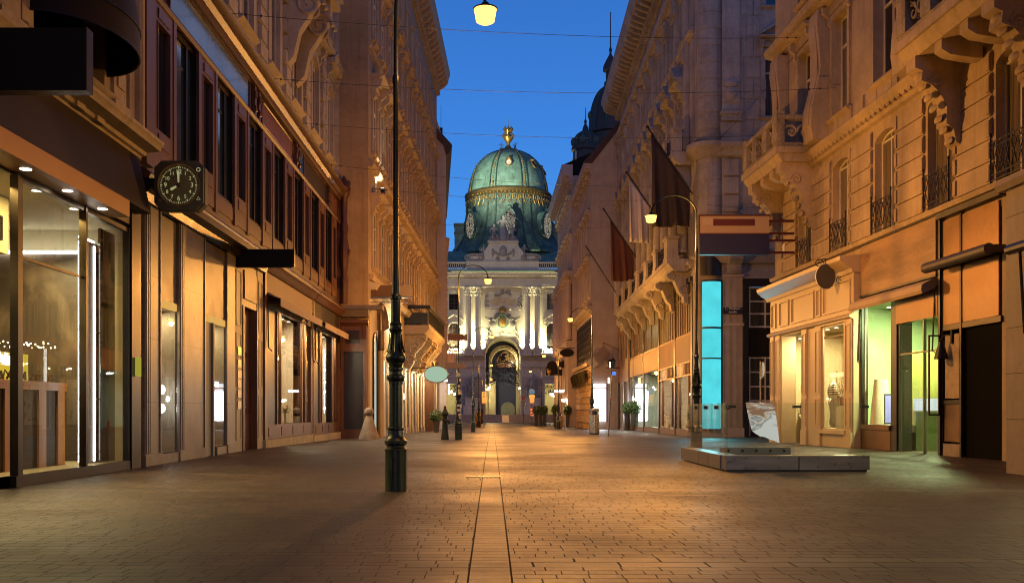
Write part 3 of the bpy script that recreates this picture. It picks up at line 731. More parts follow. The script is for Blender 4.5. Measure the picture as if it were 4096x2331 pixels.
m = MB(FL); m.box(18.3, 18.44, .052, .12, 1.76, 2.12); m.build('yellow_glow_box', EM('dim yellow glow', (.7,.62,.08), .5), B1)  # small box with a dim, even yellow glow
# shop room
ROOMW = M('shop room plaster', (.42,.36,.22), .8, var=.06)
m = MB(FL)
m.quad((4,-.3,.16),(18.1,-.05,.16),(18.1,-5,.16),(4,-5,.16)); m.quad((4,-.05,4.5),(4,-5,4.5),(18.1,-5,4.5),(18.1,-.05,4.5))
m.quad((4,-5,.16),(18.1,-5,.16),(18.1,-5,4.5),(4,-5,4.5)); m.quad((18.12,-5,.16),(18.12,-.05,.16),(18.12,-.05,4.5),(18.12,-5,4.5))
m.box(4, 15.4, -2.2, -.9, 3.6, 4.49); m.box(15.8, 18., -5, -2.6, 3.5, 4.49)
m.build('shop_room', ROOMW, B1)
m = MB(FL); m.box(4, 15.3, -1.9, -1.3, 3.585, 3.6); m.build('ceiling_light_panel', EM('warm ceiling panel', (1.,.85,.5), 2.6), B1)
def mural_mat():
    mm, nt, out = new_mat('wall mural of a smoky film set'); L = nt.links.new
    g = _n(nt, 'ShaderNodeNewGeometry'); mp = _n(nt, 'ShaderNodeMapping'); mp.inputs['Scale'].default_value = (1.2,1,.9); L(g.outputs['Position'], mp.inputs['Vector'])
    n = _n(nt, 'ShaderNodeTexNoise', Scale=.9, Detail=5., Roughness=.55, Distortion=.35); L(mp.outputs['Vector'], n.inputs['Vector'])
    r = nt.nodes.new('ShaderNodeValToRGB'); e = r.color_ramp.elements; e[0].position = .36; e[0].color = (.03,.022,.016,1); e[1].position = .8; e[1].color = (.20,.145,.09,1)
    x = r.color_ramp.elements.new(.52); x.color = (.045,.03,.019,1)
    z = nt.nodes.new('ShaderNodeSeparateXYZ'); L(g.outputs['Position'], z.inputs[0])
    a = _n(nt, 'ShaderNodeMath', operation='MULTIPLY_ADD'); a.inputs[1].default_value = .075; a.inputs[2].default_value = -.17; L(z.outputs['Z'], a.inputs[0])
    ad = _n(nt, 'ShaderNodeMath', operation='ADD'); L(n.outputs['Fac'], ad.inputs[0]); L(a.outputs[0], ad.inputs[1])
    L(ad.outputs[0], r.inputs['Fac']); b = _n(nt, 'ShaderNodeBsdfPrincipled', Roughness=.5); L(r.outputs['Color'], b.inputs['Base Color']); L(b.outputs[0], out.inputs[0]); return mm
MURAL = mural_mat()
m = MB(); m.box(-10.6, -7.45, 17.93, 17.98, .17, 4.02); mu = tag(m.build('wall_mural', MURAL), 'large grey brown photo mural lit from above at the end of the watch shop', 'mural')
m = MB(); m.box(-10.6, -7.3, 17.86, 17.95, 4.03, 4.075); m.build('light_strip', EM_WHITE, mu)
m = MB(FL); m.box(17.02, 17.98, -.34, -.30, .17, 4.1); dp = tag(m.build('print_stand', M('purple brown print', (.10,.055,.06), .4, var=.4, scale=3)), 'tall dark panel with white light edges inside the watch shop window', 'panel')
m = MB(FL); m.box(16.735,16.77,-.36,-.32,.2,4.05); m.box(17.24,17.265,-.3,-.28,.2,4.05); m.box(16.7,17.3,-.34,-.3,4.11,4.14); m.build('light_strip', EM_WHITE, dp)
m = MB(FL)
for s in (16.62, 16.9, 17.3):
    for z in (.35, 1.3, 2.5, 3.95): m.lathe([(.001,.02),(.025,.018),(.028,0)], (s,-.285,z), 8)
m.build('standoff', STEEL, dp)
m = MB(FL); m.box(17.38, 18.06, -.28, -.24, .17, 4.4); tag(m.build('dark_partition', M('black glass panel', (.006,.007,.005), .06, var=.1, spec=.8)), 'glossy black upright panel between the light edged print and the bronze pier', 'panel')
cab = thing('display_cabinet', FL(14.6,-.9,.165), 'honey oak display cabinet with dark glass panels in the watch shop window', 'cabinet')
m = MB(FL); m.box(12.4, 16.75, -1.3, -.62, .165, 1.52); m.build('body', M('cabinet dark panel', (.03,.018,.009), .5, var=.2, spec=.15), cab)
m = MB(FL)
for a in (12.5, 13.2, 14.35, 14.8, 15.9, 16.6): m.box(a-.13, a+.13, -.625, -.585, .165, 1.52)
m.box(12.4, 16.78, -.63, -.575, 1.44, 1.53); m.box(12.4, 16.8, -1.32, -.57, 1.53, 1.58); m.build('stile', WOODL, cab)
m = MB(FL); m.box(12.5, 16.6, -1.2, -.64, 1.58, 2.14)
m.build('vitrine', GLASS, cab)
m = MB(FL)
for i in range(26):
    a = 12.6+i*.155; m.tube([(a,-.8+.12*math.sin(i*2.1),1.60),(a+.03,-.8+.1*math.sin(i*2.1),1.60+.10+.05*R.random()),(a+.07,-.8,1.61)], .022, 6)
tag(m.build('wristwatch', M('watch steel and leather', (.09,.06,.04), .25, metal=.5, var=.6, scale=14), cab), kind='stuff')
m = MB(FL); m.box(14.9, 16.3, -1.1, -1.02, 1.6, 2.05); m.build('price_board', EM('yellow lit card', (.9,.62,.05), .8), cab)
m = MB(FL)
for i in range(150):
    m.ell((12.4+R.random()*4.3, -.6-R.random()*.9, 2.16+.10*R.random()), .013, .013, .013, 5, 3)
tag(m.build('light_garland', EM('sparkling glass beads', (1.,.86,.5), 9.)), 'sparkling string of tiny warm lights above the display cabinet', 'string lights')
m = MB(FL)
for i in range(34): m.tube([(13.4+i*.06, -.85, 2.0+.03*math.sin(i*1.7)), (13.4+i*.06, -.85, 1.86-.05*R.random())], .012, 4)
tag(m.build('crystal_lamp', EM('crystal light', (1.,.95,.85), 5.)), 'row of bright hanging crystals inside the cabinet vitrine', 'lamp')
light('AREA', FL(13.5,-1.6,3.5), 170, (1.,.74,.28), size=(4.,.5), aim=(0.15,0,-1))
light('AREA', FL(14.6,-.22,4.35), 150, (1.,.72,.26), size=(3.6,.2), aim=FL.lin(0,-.22,-1))  # added lamp without a fixture, brightens the cabinet fronts
light('AREA', FL(16.6,-1.2,3.9), 150, (1.,.77,.36), size=(1.6,.6), aim=(.2,0,-1))
for i in range(3): light('SPOT', FL(11.6+i*2.1,.2,4.52), 1100, (1.,.63,.22), r=.05, aim=FL.lin(0,.72,-1), spot=78, blend=.8)
light('SPOT', FL(16.9,.3,4.52), 420, (1.,.68,.28), r=.05, aim=FL.lin(.05,.75,-1), spot=80, blend=.6)
# perpendicular dark sign
m = MB(); Y = 12.2; m.box(-6.84, WX(340,Y), Y, Y+.18, WZ(360,Y), WZ(111,Y))
s_ = thing('box_sign', (-6.8,Y,WZ(360,Y)), 'big blank black box sign jutting out beneath the round dark awning', 'sign'); m.build('sign_box', SIGN_DARK, s_)
m = MB(); m.box(-6.84, WX(348,Y), Y-.01, Y+.19, WZ(363,Y), WZ(360,Y)-.001); m.box(WX(340,Y)+.001, WX(348,Y), Y-.01, Y+.19, WZ(360,Y), WZ(109,Y)); m.build('sign_frame', BRONZE, s_)

# ---------------- building with the timber first floor
B2 = thing('timbered_building', FL(31,0,0), 'building with a brown timber first floor above marble piers and oak shop windows', 'building')
S0, S1 = 18.62, 43.3
# upper stucco facade
hs = []; UW = []
for i in range(7):
    sc = 20.6+3.55*i
    hs.append((sc-.65, sc+.65, 12.2, 15.2, .6)); hs.append((sc-.6, sc+.6, 17.2, 19.6)); UW.append(sc)
m = MB(FL); wall(m, S0, S1, 10.6, 22, hs, .3, n=-.25); m.build('wall', STUCCO_L2, B2)
FL2 = Fac(-7.10, 0., 1)
w1 = win(FL2, B2, UW[0], 12.2, 1.3, 3.0, n=-.08, arch=.6, sur=STUCCO_L2, surw=.3, hd=dict(kind='tri', pr=.42, br=.6))
w2 = win(FL2, B2, UW[0], 17.2, 1.2, 2.4, n=-.08, sur=STUCCO_L2, hd=dict(kind='flat', pr=.3, br=.4))
for sc in UW[1:]:
    dup(w1, FL.lin(sc-UW[0],0,0)); dup(w2, FL.lin(sc-UW[0],0,0))
m = MB(FL2)                                     # quoin strips with projecting blocks between the windows
for i in range(8):
    a = 20.6+3.55*(i-.5)
    for j in range(9):
        e = .46 if j % 2 else .34
        m.box(a-e, a+e, .001, .13, 11.35+j*.52, 11.35+j*.52+.44)
    m.box(a-.3, a+.3, .001, .1, 16.6, 21)
    m.box(a-.17, a+.17, .1, .13, 16.9, 20.7); m.mark()
m.build('quoin', STUCCO_L2, B2)
m = MB(FL2); cornice(m, S0, S1, 16.05, .4, .4); cornice(m, S0, S1, 20.9, .9, 1.0, mod=.7)
m.prof([(0,10.9),(.42,10.9),(.46,11.05),(.3,11.2),(.3,11.3),(0,11.35)], S0, S1)
for i in range(10): m.box(19.6+i*2.4, 20.5+i*2.4, .3, .4, 11.06, 11.32)
m.build('string_course', STUCCO_L2, B2)
# stone oriel bracket with a big scroll
ob = thing('stone_balcony', FL2(34,0,13), 'stone balcony on a great scroll bracket high on the beige facade', 'balcony') if False else None
m = MB(FL2)
for a in (33.1, 35.0):
    m.prof([(0,15.9),(1.25,15.9),(1.25,15.3),(.9,14.7),(.5,14.1),(.3,13.2),(0,12.9)], a-.22, a+.22)
    for e in (-.23, .23): scroll(m, (a+e,.85,15.0), .5, (0,1,0), (0,0,1), t=.09)
m.box(32.3, 35.8, .001, 1.45, 15.92, 16.25); m.box(32.2,35.9,.001,1.55,16.26,16.4); m.box(32.4,35.7,1.2,1.42,16.41,17.3); m.box(32.4,32.6,.001,1.2,16.41,17.3)
m.build('oriel_balcony', STUCCO_L2, B2)
# timber first floor: bays of one wide and one narrow light
m = MB(FL)
m.box(S0, S1, -.3, .0, 5.75, 6.52); m.box(S0, S1, -.3, .0, 9.42, 9.62)
m.box(S0, S1, -.3, -.1, 9.62, 10.86)
m.prof([(0,5.62),(.20,5.62),(.24,5.70),(.16,5.78),(.05,5.84),(0,5.9)], S0, S1)
m.prof([(-.05,9.42),(.06,9.42),(.10,9.50),(.06,9.58),(-.05,9.62)], S0, S1)
for z, pr in ((10.62,.12),(10.76,.24),(10.9,.42)): m.prof([(-.1,z-.14),(pr*.6,z-.14),(pr,z-.03),(pr,z+.0),(-.1,z+.0)], S0, S1)
m.build('timber_beam', WOODB, B2)
WCEN = [21.5+3.1*i for i in range(8) if 21.5+3.1*i < 43]
NCEN = [19.95+3.1*i for i in range(8)]
m = MB(FL)
for c in WCEN:
    for e in (-.88, .88): m.box(c+e-.09, c+e+.09, -.3, .055, 6.0, 9.42); 
    m.box(c-.79, c+.79, -.03, .02, 6.1, 6.45); m.mark()
for c in NCEN: m.box(c-.6, c+.6, -.05, .03, 6.06, 6.42); m.mark()
m.mark(); m.box(S0, 19.05, -.3, .16, 5.9, 10.7); m.mark(); m.box(43.0, S1, -.3, .12, 5.9, 10.7)
m.build('timber_post', WOODR, B2)
def wide(c):
    b = FL(c,0,6.52); T = lambda s,n,z: b+FL.lin(s,n,z)
    m = MB(T)
    m.box(-.79,-.70,-.28,.01,0,2.9); m.box(.70,.79,-.28,.01,0,2.9); m.box(-.70,.70,-.28,-.06,2.78,2.9); m.box(-.70,.70,-.28,-.04,0,.07)
    m.box(.22,.30,-.2,-.06,.07,2.78); m.box(-.70,-.62,-.2,-.08,.07,2.78); m.box(-.62,.22,-.16,-.10,2.2,2.26)
    o = m.build('window', BRONZE, B2, origin=b)
    p = MB(T); p.box(-.70,.70,-.13,-.12,.05,2.8); p.build('pane', PANEB, o, origin=b); return o
def narrow(c):
    b = FL(c,0,6.42); T = lambda s,n,z: b+FL.lin(s,n,z)
    m = MB(T)
    m.box(-.58,-.40,-.12,.035,0,3.0); m.box(.40,.58,-.12,.035,0,3.0); m.box(-.40,.40,-.12,.035,2.62,3.0); m.box(-.40,.40,-.12,.035,0,.42)
    m.box(-.34,.34,.035,.06,2.7,2.9); m.box(-.34,.34,.035,.055,.08,.34)
    for e in (-.40,.37): m.box(e,e+.03,-.02,.05,.42,2.62)
    o = m.build('side_window', WOODR, B2, origin=b)
    p = MB(T); p.box(-.40,.40,-.08,-.07,.42,2.62); p.build('pane', PANE, o, origin=b); return o
o = wide(WCEN[0])
for c in WCEN[1:]: dup(o, FL.lin(c-WCEN[0],0,0))
o = narrow(NCEN[0])
for c in NCEN[1:]: dup(o, FL.lin(c-NCEN[0],0,0))
# sign band above
def band(a, b_, mat, name, oval=False):
    m = MB(FL)
    if oval:
        pts = [(a+.35+.35*math.cos(PI/2+PI*i/8), 10.04+.34*math.sin(PI/2+PI*i/8)) for i in range(9)]+[(b_-.35+.35*math.cos(-PI/2+PI*i/8), 10.04+.34*math.sin(-PI/2+PI*i/8)) for i in range(9)]
        m.slab(pts, -.1, -.06)
        fr_ = MB(FL); fr_.tube([(x,-.05,z) for x, z in pts], .035, 5, True); o_ = m.build(name, mat, B2); fr_.build('frame', WOODB, o_)
    else:
        m.box(a, b_, -.1, -.06, 9.66, 10.44); o_ = m.build(name, mat, B2)
        f_ = MB(FL); f_.box(a-.05,b_+.05,-.1,-.03,10.44,10.5); f_.box(a-.05,a-.001,-.1,-.03,9.66,10.44); f_.box(b_+.001,b_+.05,-.1,-.03,9.66,10.44); f_.build('frame', WOODB, o_)
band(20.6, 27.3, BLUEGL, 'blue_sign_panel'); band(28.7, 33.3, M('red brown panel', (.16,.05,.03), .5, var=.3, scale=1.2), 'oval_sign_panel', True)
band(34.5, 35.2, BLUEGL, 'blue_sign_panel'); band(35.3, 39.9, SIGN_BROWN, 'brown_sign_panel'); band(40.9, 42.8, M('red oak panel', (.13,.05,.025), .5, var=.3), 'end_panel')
m = MB(FL)                                      # carved scrolls between the panels
for a in (27.8, 28.3, 33.7, 34.15, 40.3, 40.6):
    m.box(a-.1, a+.1, -.1, .02, 9.64, 10.46)
    scroll(m, (a,.03,10.2), .13, (1,0,0), (0,0,1), t=.035); scroll(m, (a,.03,9.85), .1, (1,0,0), (0,0,1), t=.03, sg=-1); m.mark()
m.build('carved_scroll', WOODB, B2)
m = MB(FL)                                      # carved end post
m.lathe([(.16,5.9),(.16,6.6),(.2,6.9),(.13,7.2),(.2,7.7),(.24,8.3),(.15,8.9),(.2,9.3),(.14,9.6),(.16,10.6),(.26,10.8),(.3,11.1),(.16,11.35),(.05,11.6)], (43.05,.22,0), 10)
for z in (8.2, 10.95, 11.25): m.ell((43.0,.42,z), .12, .12, .14, 7, 5)
m.build('carved_post', WOODD, B2)
# ground floor: marble piers and dark ledge
m = MB(FL); m.prof([(0,5.2),(.12,5.2),(.16,5.35),(.30,5.45),(.30,5.6),(0,5.62)], S0, 28.7); m.build('ledge', BRONZE, B2)
for a, b_ in ((18.9,19.85),(21.0,22.9),(24.8,25.55)):
    m = MB(FL); m.box(a, b_, -.4, .02, .22, 5.2); m.box(a-.02, b_+.02, -.4, .05, gz(a)-.05, .22)
    if b_-a > .8:
        for k in range(3): m.box(a+.05+k*.1, a+.10+k*.1, .02, .045, .24, 5.19)
        m.box(b_-.12, b_-.06, .02, .045, .24, 5.19)
    m.build('marble_pier', MARBLE, B2)
m = MB(FL); m.box(19.85, 21.0, -.4, .02, gz(20)-.05, .2); m.mark(); m.box(23.9, 24.8, -.4, .02, gz(24)-.05, .2); m.build('marble_plinth', MARBLE, B2)
MIRR = M('bronze tinted display glass', (.055,.04,.028), .07, var=.1, spec=1.)
for a, b_ in ((19.88,20.97),(22.93,24.78)):
    m = MB(FL); m.box(a, b_, -.1, -.045, 3.42, 5.2); m.build('dark_transom', M('smoked veneer', (.075,.052,.032), .4, var=.3, scale=2), B2)
    m = MB(FL); m.box(a, b_, -.1, -.03, 3.26, 3.42); m.build('light_shelf', EM('lit amber shelf', (1.,.55,.13), .75), B2)
niche(FL, B2, 19.95, 20.95, .22, 3.25, 1.0, M('grey display lining', (.20,.17,.14), .5, var=.1), 40, WARMW, n=-.03, back=MIRR)
niche(FL, B2, 23.75, 24.75, .22, 3.25, 1.2, M('pale display lining', (.32,.27,.21), .5, var=.1), 30, WARMW, n=-.03)
m = MB(FL); m.box(22.95, 23.62, -.10, -.06, .0, 3.26); m.box(23.63,23.73,-.2,.0,0,3.26); m.build('shop_door', M('grey door panel', (.17,.165,.155), .5, var=.06), B2)
for z_, l_ in ((1.55,'upper of the two glaring lamps behind the glass between the marble piers'),(1.15,'lower of the two glaring lamps behind the glass between the marble piers')):
    m = MB(FL); m.ell((20.55,-.22,z_), .06,.08,.10, 8, 6); tag(m.build('display_lamp', EM('display lamp', (1.,.93,.8), 30.)), l_, 'lamp')
m = MB(FL); m.box(24.05, 24.5, -.14, -.12, .9, 1.7); ps = tag(m.build('poster', M('red pink poster', (.5,.06,.07), .5, var=.5, scale=3., col2=(.6,.25,.12))), 'red and pink poster with white top behind glass beside the oak door', 'poster')
m = MB(FL); m.box(24.05, 24.5, -.14, -.12, 1.71, 1.84); m.build('header', EM_WHITE2, ps)
m = MB(FL)
for a, b_ in ((25.56,26.35),(28.06,28.75)):
    m.box(a, b_, -.3, .0, gz(26)-.05, 5.2)
    for z0, z1 in ((.3,1.55),(1.75,3.2),(3.4,4.9)):
        for q_ in ((a+.12, a+.16), (b_-.16, b_-.12)): m.box(q_[0], q_[1], .0, .02, z0, z1)
        m.box(a+.16, b_-.16, .0, .02, z0, z0+.04); m.box(a+.16, b_-.16, .0, .02, z1-.04, z1)
    m.mark()
m.build('panelled_pier', M('olive grey panels', (.24,.20,.13), .5, var=.1), B2)
m = MB(FL)
for i, z in enumerate((1.15,1.45,1.72,1.98,2.26,2.6)): m.box(25.78, 26.12, .021, .035, z, z+.22); m.mark()
m.build('brass_plate', BRASS, B2)
# entrance door
m = MB(FL); m.box(26.4, 28.03, -.35, -.02, 4.0, 5.3); m.box(26.55,27.9,-.02,.02,4.2,5.0); m.box(26.36,26.5,-.5,.03,gz(27)-.05,4.0); m.box(27.92,28.05,-.5,.03,gz(27)-.05,4.0); m.build('door_frame', WOODR, B2)
m = MB(FL); m.box(26.5, 27.92, -.3, -.22, gz(27)-.02, 4.0)
for a in (26.56, 27.26):
    for z0, z1 in ((.2,1.0),(1.15,2.6),(2.75,3.85)): m.box(a, a+.6, -.22, -.19, z0, z1)
do = m.build('entrance_door', WOODD, B2); m = MB(FL); m.ell((27.15,-.16,1.2), .04,.05,.04, 8, 6); m.build('handle', BRASS, do)
# two timber shop windows with canvas awnings
WL = M('warm display lining', (.55,.47,.36), .6, var=.12, scale=1.)
for a, b_, fm, seed in ((28.8,36.4,FASCIA_TAN,1),(36.6,43.0,SIGN_BROWN,2)):
    z0 = gz((a+b_)/2)
    m = MB(FL); m.box(a, b_, -.3, .02, 5.0, 5.62); m.box(a, b_, -.3, .04, 4.5, 4.66); m.box(a,a+.28,-.3,.05,z0-.1,5.3); m.box(b_-.24,b_,-.3,.05,z0-.1,5.3)
    m.prof([(.02,5.3),(.10,5.3),(.20,5.4),(.24,5.47),(.32,5.53),(.32,5.6),(.0,5.61)], a-.05, b_+.05)
    L_ = b_-a-.52; q0 = a+.28
    fr_ = [q0+L_*t for t in (0., .22, .30, .78, .87, 1.)]
    for x in fr_: m.box(x-.06, x+.06, -.3, .02, z0+.35, 4.5)
    m.box(q0, b_-.24, -.3, .04, z0+.28, z0+.72); m.box(q0, b_-.24, -.3, .03, 4.25, 4.5)
    for k in range(4): m.box(q0+.2+k*L_/4, q0+L_/4-.1+k*L_/4, .04, .06, z0+.36, z0+.64)
    m.build('shop_front', WOODR, B2)
    m = MB(FL); m.box(a+.3, b_-.26, .021, .05, 4.7, 5.28); m.build('shop_fascia', fm, B2)
    m = MB(FL); m.box(a-.05, b_, -.3, .09, z0-.2, z0+.27); m.build('stone_plinth', CONC, B2)
    for k in range(5):
        x0, x1 = fr_[k]+.06, fr_[k+1]-.06
        if k in (0, 4):
            m = MB(FL); m.box(x0, x1, -.06, -.03, z0+.72, 4.25); m.build('mirror_panel', BLACK if k == 0 else MIRR, B2)
        elif x1-x0 > .35:
            niche(FL, B2, x0, x1, z0+.72, 4.25, 1.1, WL, 260, (1.,.80,.50), n=-.02, spots=3, aim=.5)
        else:
            m = MB(FL); m.box(x0, x1, -.06, -.03, z0+.72, 4.25); m.build('mirror_panel', M('amber mirror', (.30,.19,.08), .1, metal=.9, var=.2), B2)
    m = MB(FL); m.prof([(.03,4.68),(.46,4.50),(.46,4.26),(.44,4.26),(.44,4.48),(.03,4.64)], a+.3, b_-.2); m.build('awning', AWN, B2)
    m = MB(FL)
    for x in (a+.25, b_-.15): m.tube([(x,.05,4.6),(x,.46,4.46)], .02, 5); m.tube([(x,.07,4.5),(x,.09,3.0),(x,.2,2.9)], .022, 5); m.mark()
    m.build('awning_arm', BLACKM, B2)
m = MB(FL)
for z in (1.2, 1.9, 2.3, 2.8, 3.4): m.ell((40.5,-.2,z), .05,.05,.05, 6, 5)
m.tube([(40.5,-.22,1.),(40.5,-.22,3.7)], .012, 4)
tag(m.build('spot_lamp_column', EM('window spot', (1.,.9,.7), 26.)), 'column of five small bright spot lamps in the second timber shop window', 'lamp')
for i, (c, h) in enumerate(((31.6,.5),(33.2,.35),(39.6,.45))):
    m = MB(FL); z0 = gz(c)+.72
    m.lathe([(.16,0),(.16,.02),(.03,.05),(.03,h),(.14,h+.02),(.14,h+.05)], (c,-.3,z0), 12)
    m.ell((c,-.3,z0+h+.14), .12,.09,.1, 10, 6); m.ell((c+.04,-.25,z0+h+.25), .05,.05,.07, 8, 5)
    tag(m.build('display_stand', M('display goods', (.4,.3,.2), .4, var=.4, scale=8)), 'small round display stand with goods in the %s' % ('first timber shop window, taller one','first timber shop window, lower one','second timber shop window')[i], 'display stand')
# timber return with a dark panel, set against the blank wall
FR = Flat(43.25)
m = MB(FR); x0, x1 = -6.8, -5.62; z0 = gz(43)
m.box(x0, x1, 0, .22, z0-.1, z0+.25); m.box(x0, x0+.14, 0, .2, z0+.25, 4.9); m.box(x1-.16, x1, 0, .2, z0+.25, 4.9); m.box(x0+.14, x1-.16, 0, .2, 3.75, 4.0); m.box(x0+.14,x1-.16,0,.2,z0+.25,z0+.4); m.box(x0+.14,x1-.16,0,.17,4.0,4.9)
m.prof([(0,4.9),(.2,4.9),(.34,5.05),(.34,5.15),(0,5.2)], x0-.05, x1+.08); m.build('timber_return', WOODR, B2)
m = MB(FR); m.box(x0+.14, x1-.16, .05, .1, z0+.4, 3.75); m.box(x0+.3,x1-.32,.171,.2,4.12,4.7); m.build('dark_panel', M('matt dark showcase', (.02,.016,.014), .35, var=.2), B2)
m = MB(FR); m.box(x0-.1, x1+.75, -.05, .5, 5.62, 5.8); m.prof([(0,5.3),(.3,5.3),(.45,5.6),(0,5.62)], x0, x1+.1); m.build('stone_shelf', MARBLE, B2)
block(FL, B2, S0+.05, S1-.12, -.5, 22, 9, STUCCO_L2)
m = MB(FL); m.box(S0, S1, -.9, -.62, -.2, 5.3) ; m.build('inner_wall', DARKROOM, B2) if False else None
# ---------------- tall ochre building with the blank flank
F3 = Fac(-6.88, .03, 1)
B3 = thing('tall_tenement', F3(60,0,gz(60)), 'tall ochre tenement with many hooded windows and a blank ochre flank', 'building')
S0, S1, N3 = 43.3, 78.6, 13
cen = [45.15+2.58*i for i in range(N3)]
hs = []
for c in cen: hs += [(c-.62,c+.62,7.8,10.4), (c-.62,c+.62,13.05,15.9), (c-.6,c+.6,18.35,20.85), (c-.55,c+.55,22.8,25.2)]
hs += [(47.3,78.4,-.9,5.15)]
m = MB(F3); wall(m, S0, S1, -1, 28.9, hs, .3); m.build('wall', STUCCO_L3, B3)
m = MB(); Y = S0; xw = F3(S0,0,0).x
m.quad((-14,Y,-.6),(xw,Y,-.6),(xw,Y,28.6),(-14,Y,28.6)); m.build('blank_flank', STUCCO_L3, B3)
m = MB(F3); m.quad((S1,0,-1),(S1,-8,-1),(S1,-8,28.9),(S1,0,28.9)); m.quad((S0,.1,28.95),(S1,.1,28.95),(S1,-8,31),(S0,-8,31)); m.build('roof', SLATE, B3)
def row(z0, w, h, **kw):
    o = win(F3, B3, cen[0], z0, w, h, **kw)
    for c in cen[1:]: dup(o, F3.lin(c-cen[0],0,0))
PW3 = PANE
row(7.8, 1.24, 2.6, sur=TRIM_L3, surw=.2, hd=dict(kind='flat', pr=.55, br=.75), n=-.02, rows=1, pane=PW3)
row(13.05, 1.24, 2.85, sur=TRIM_L3, surw=.2, hd=dict(kind='flat', pr=.6, br=.95), n=-.02, rows=1, pane=PW3)
row(18.35, 1.2, 2.5, sur=TRIM_L3, surw=.18, hd=dict(kind='flat', pr=.4, br=.5), n=-.02, rows=1, pane=PW3)
row(22.8, 1.1, 2.4, sur=TRIM_L3, surw=.16, n=-.02, rows=1, pane=PW3)
m = MB(F3)
for z in (7.0, 12.1): m.prof([(0,z),(.18,z),(.26,z+.14),(.26,z+.22),(0,z+.3)], S0, S1)
m.prof([(0,17.55),(.1,17.55),(.14,17.7),(0,17.74)], S0, S1)
for c in cen:                                   # bracketed sills and panels
    for z in (12.95, 18.25, 22.7):
        for e in (-.5, .5): console(m, c+e, .14, z, .2, .5)
m.build('string_moulding', TRIM_L3, B3)
m = MB(F3); cornice(m, S0-.3, S1+.3, 26.9, 1.05, 2.0, mod=1.0, modw=.3, dent=.28); m.build('main_cornice', TRIM_L3, B3)
# iron fronted balcony on carved scroll consoles
bl = MB(F3); a, b_ = 56.4, 68.4
bl.box(a, b_, .0, 1.5, 5.92, 6.12); bl.prof([(0,5.6),(1.2,5.6),(1.35,5.75),(1.5,5.92),(0,5.92)], a+.05, b_-.05)
bo = bl.build('balcony', TRIM_L3, B3)
m = MB(F3)
for z in (6.2, 7.1): m.tube([(a+.05,.0,z),(a+.05,1.45,z),(b_-.05,1.45,z),(b_-.05,0,z)], .025, 5)
for i in range(12): m.tube([(a+.05,.12*i+.06,6.2),(a+.05,.12*i+.06,7.1)], .014, 4)
for i in range(80): m.tube([(a+.1+.148*i,1.45,6.2),(a+.1+.148*i,1.45,7.1)], .014, 4)
m.box(a+.1, b_-.1, 1.35, 1.40, 6.2, 6.85); m.box(a+.08,a+.12,.1,1.35,6.2,6.85)
m.box(a+.1, b_-.1, 1.3, 1.55, 7.12, 7.3); m.box(a+.0,a+.2,.1,1.3,7.12,7.3); m.build('railing', BLACKM, bo)
m = MB(F3)
for c in (57.2, 61., 64.5, 67.6):
    m.prof([(0,5.6),(1.3,5.6),(1.3,5.35),(1.0,4.9),(.62,4.5),(.5,3.9),(.25,3.5),(0,3.4)], c-.3, c+.3)
    if True: pass
    for q, z, r in ((.95,5.2,.3),(.5,4.7,.26),(.35,4.1,.26),(.7,4.95,.18),(.18,3.7,.15)):
        for e in (-.31, .31): scroll(m, (c+e,q,z), r, (0,1,0), (0,0,1), t=.06)
    m.mark()
m.build('scroll_console', M('carved stone', (.42,.34,.24), .85, var=.25, scale=4, bump=.2), bo)
# ground floor
CRM = M('cream shop plaster', (.50,.42,.30), .75, var=.08)
m = MB(F3); m.box(43.35, 47.2, .002, .06, -.2, 6.9); m.prof([(0,6.55),(.35,6.55),(.5,6.8),(0,6.95)], 43.3, 56.3); m.build('shop_wall', CRM, B3)
m = MB(F3); pts = [(44.75+x, z) for x, z in arcpts(1.0, -.1, 4.6)]; m.slab(pts, .061, .075); m.build('niche_door', EM('pale lit doorway', (.75,.95,.88), .55), B3)
m = MB(F3); A = arcpts(1.0, -.1, 4.6); B_ = arcpts(1.24, -.1, 4.74)
for i in range(len(A)-1): m.slab([(44.75+A[i][0],A[i][1]),(44.75+A[i+1][0],A[i+1][1]),(44.75+B_[i+1][0],B_[i+1][1]),(44.75+B_[i][0],B_[i][1])], .062, .14)
m.build('niche_frame', BRONZE, B3)
m = MB(F3); m.lathe([(.07,5.2),(.14,5.3),(.15,5.75),(.10,5.95),(.02,6.0)], (50.2,.28,0), 8); tag(m.build('wall_lantern', EM('lantern glass', (1.,.85,.5), 9.)), 'bright wall lantern beside the giant spade', 'lantern')
light('POINT', F3(50.2,.7,5.6), 160, (1.,.82,.5), .15)
fl = thing('floodlight', F3(45.6,.35,11.5), 'white floodlight glowing on the window ledge of the ochre tenement', 'floodlight')
m = MB(F3); m.box(45.4,45.8,.25,.42,11.42,11.6); m.build('housing', BLACKM, fl); m = MB(F3); m.box(45.42,45.78,.27,.40,11.601,11.63); m.build('lamp_glass', EM_WHITE, fl)
light('SPOT', F3(45.6,.42,11.75), 130, (1.,.9,.66), r=.05, aim=F3.lin(.1,-.35,1), spot=110)
fr_s = [47.2, 48.4, 50.0, 51.0, 53.0, 54.0, 56.0, 57.6, 59.6, 61.0, 63.0, 64.4, 66.6, 68.2, 70.2, 72.4, 75.0, 78.5]
m = MB(F3)
for i, s in enumerate(fr_s): m.box(s-.22, s+.22, -.2, .02+.02*(i % 2), gz(s)-.1, 5.2 if s > 56 else 6.5); m.mark()
m.build('shop_pillar', CRM, B3)
m = MB(F3); m.box(69.9, 70.7, -.1, .55, gz(70)-.1, 4.6); m.build('brown_pillar', WOODR, B3)
m = MB(F3); m.box(69.9,70.7,-.1,.6,gz(70)-.1,gz(70)+.75); m.build('pillar_base', CONC, B3)
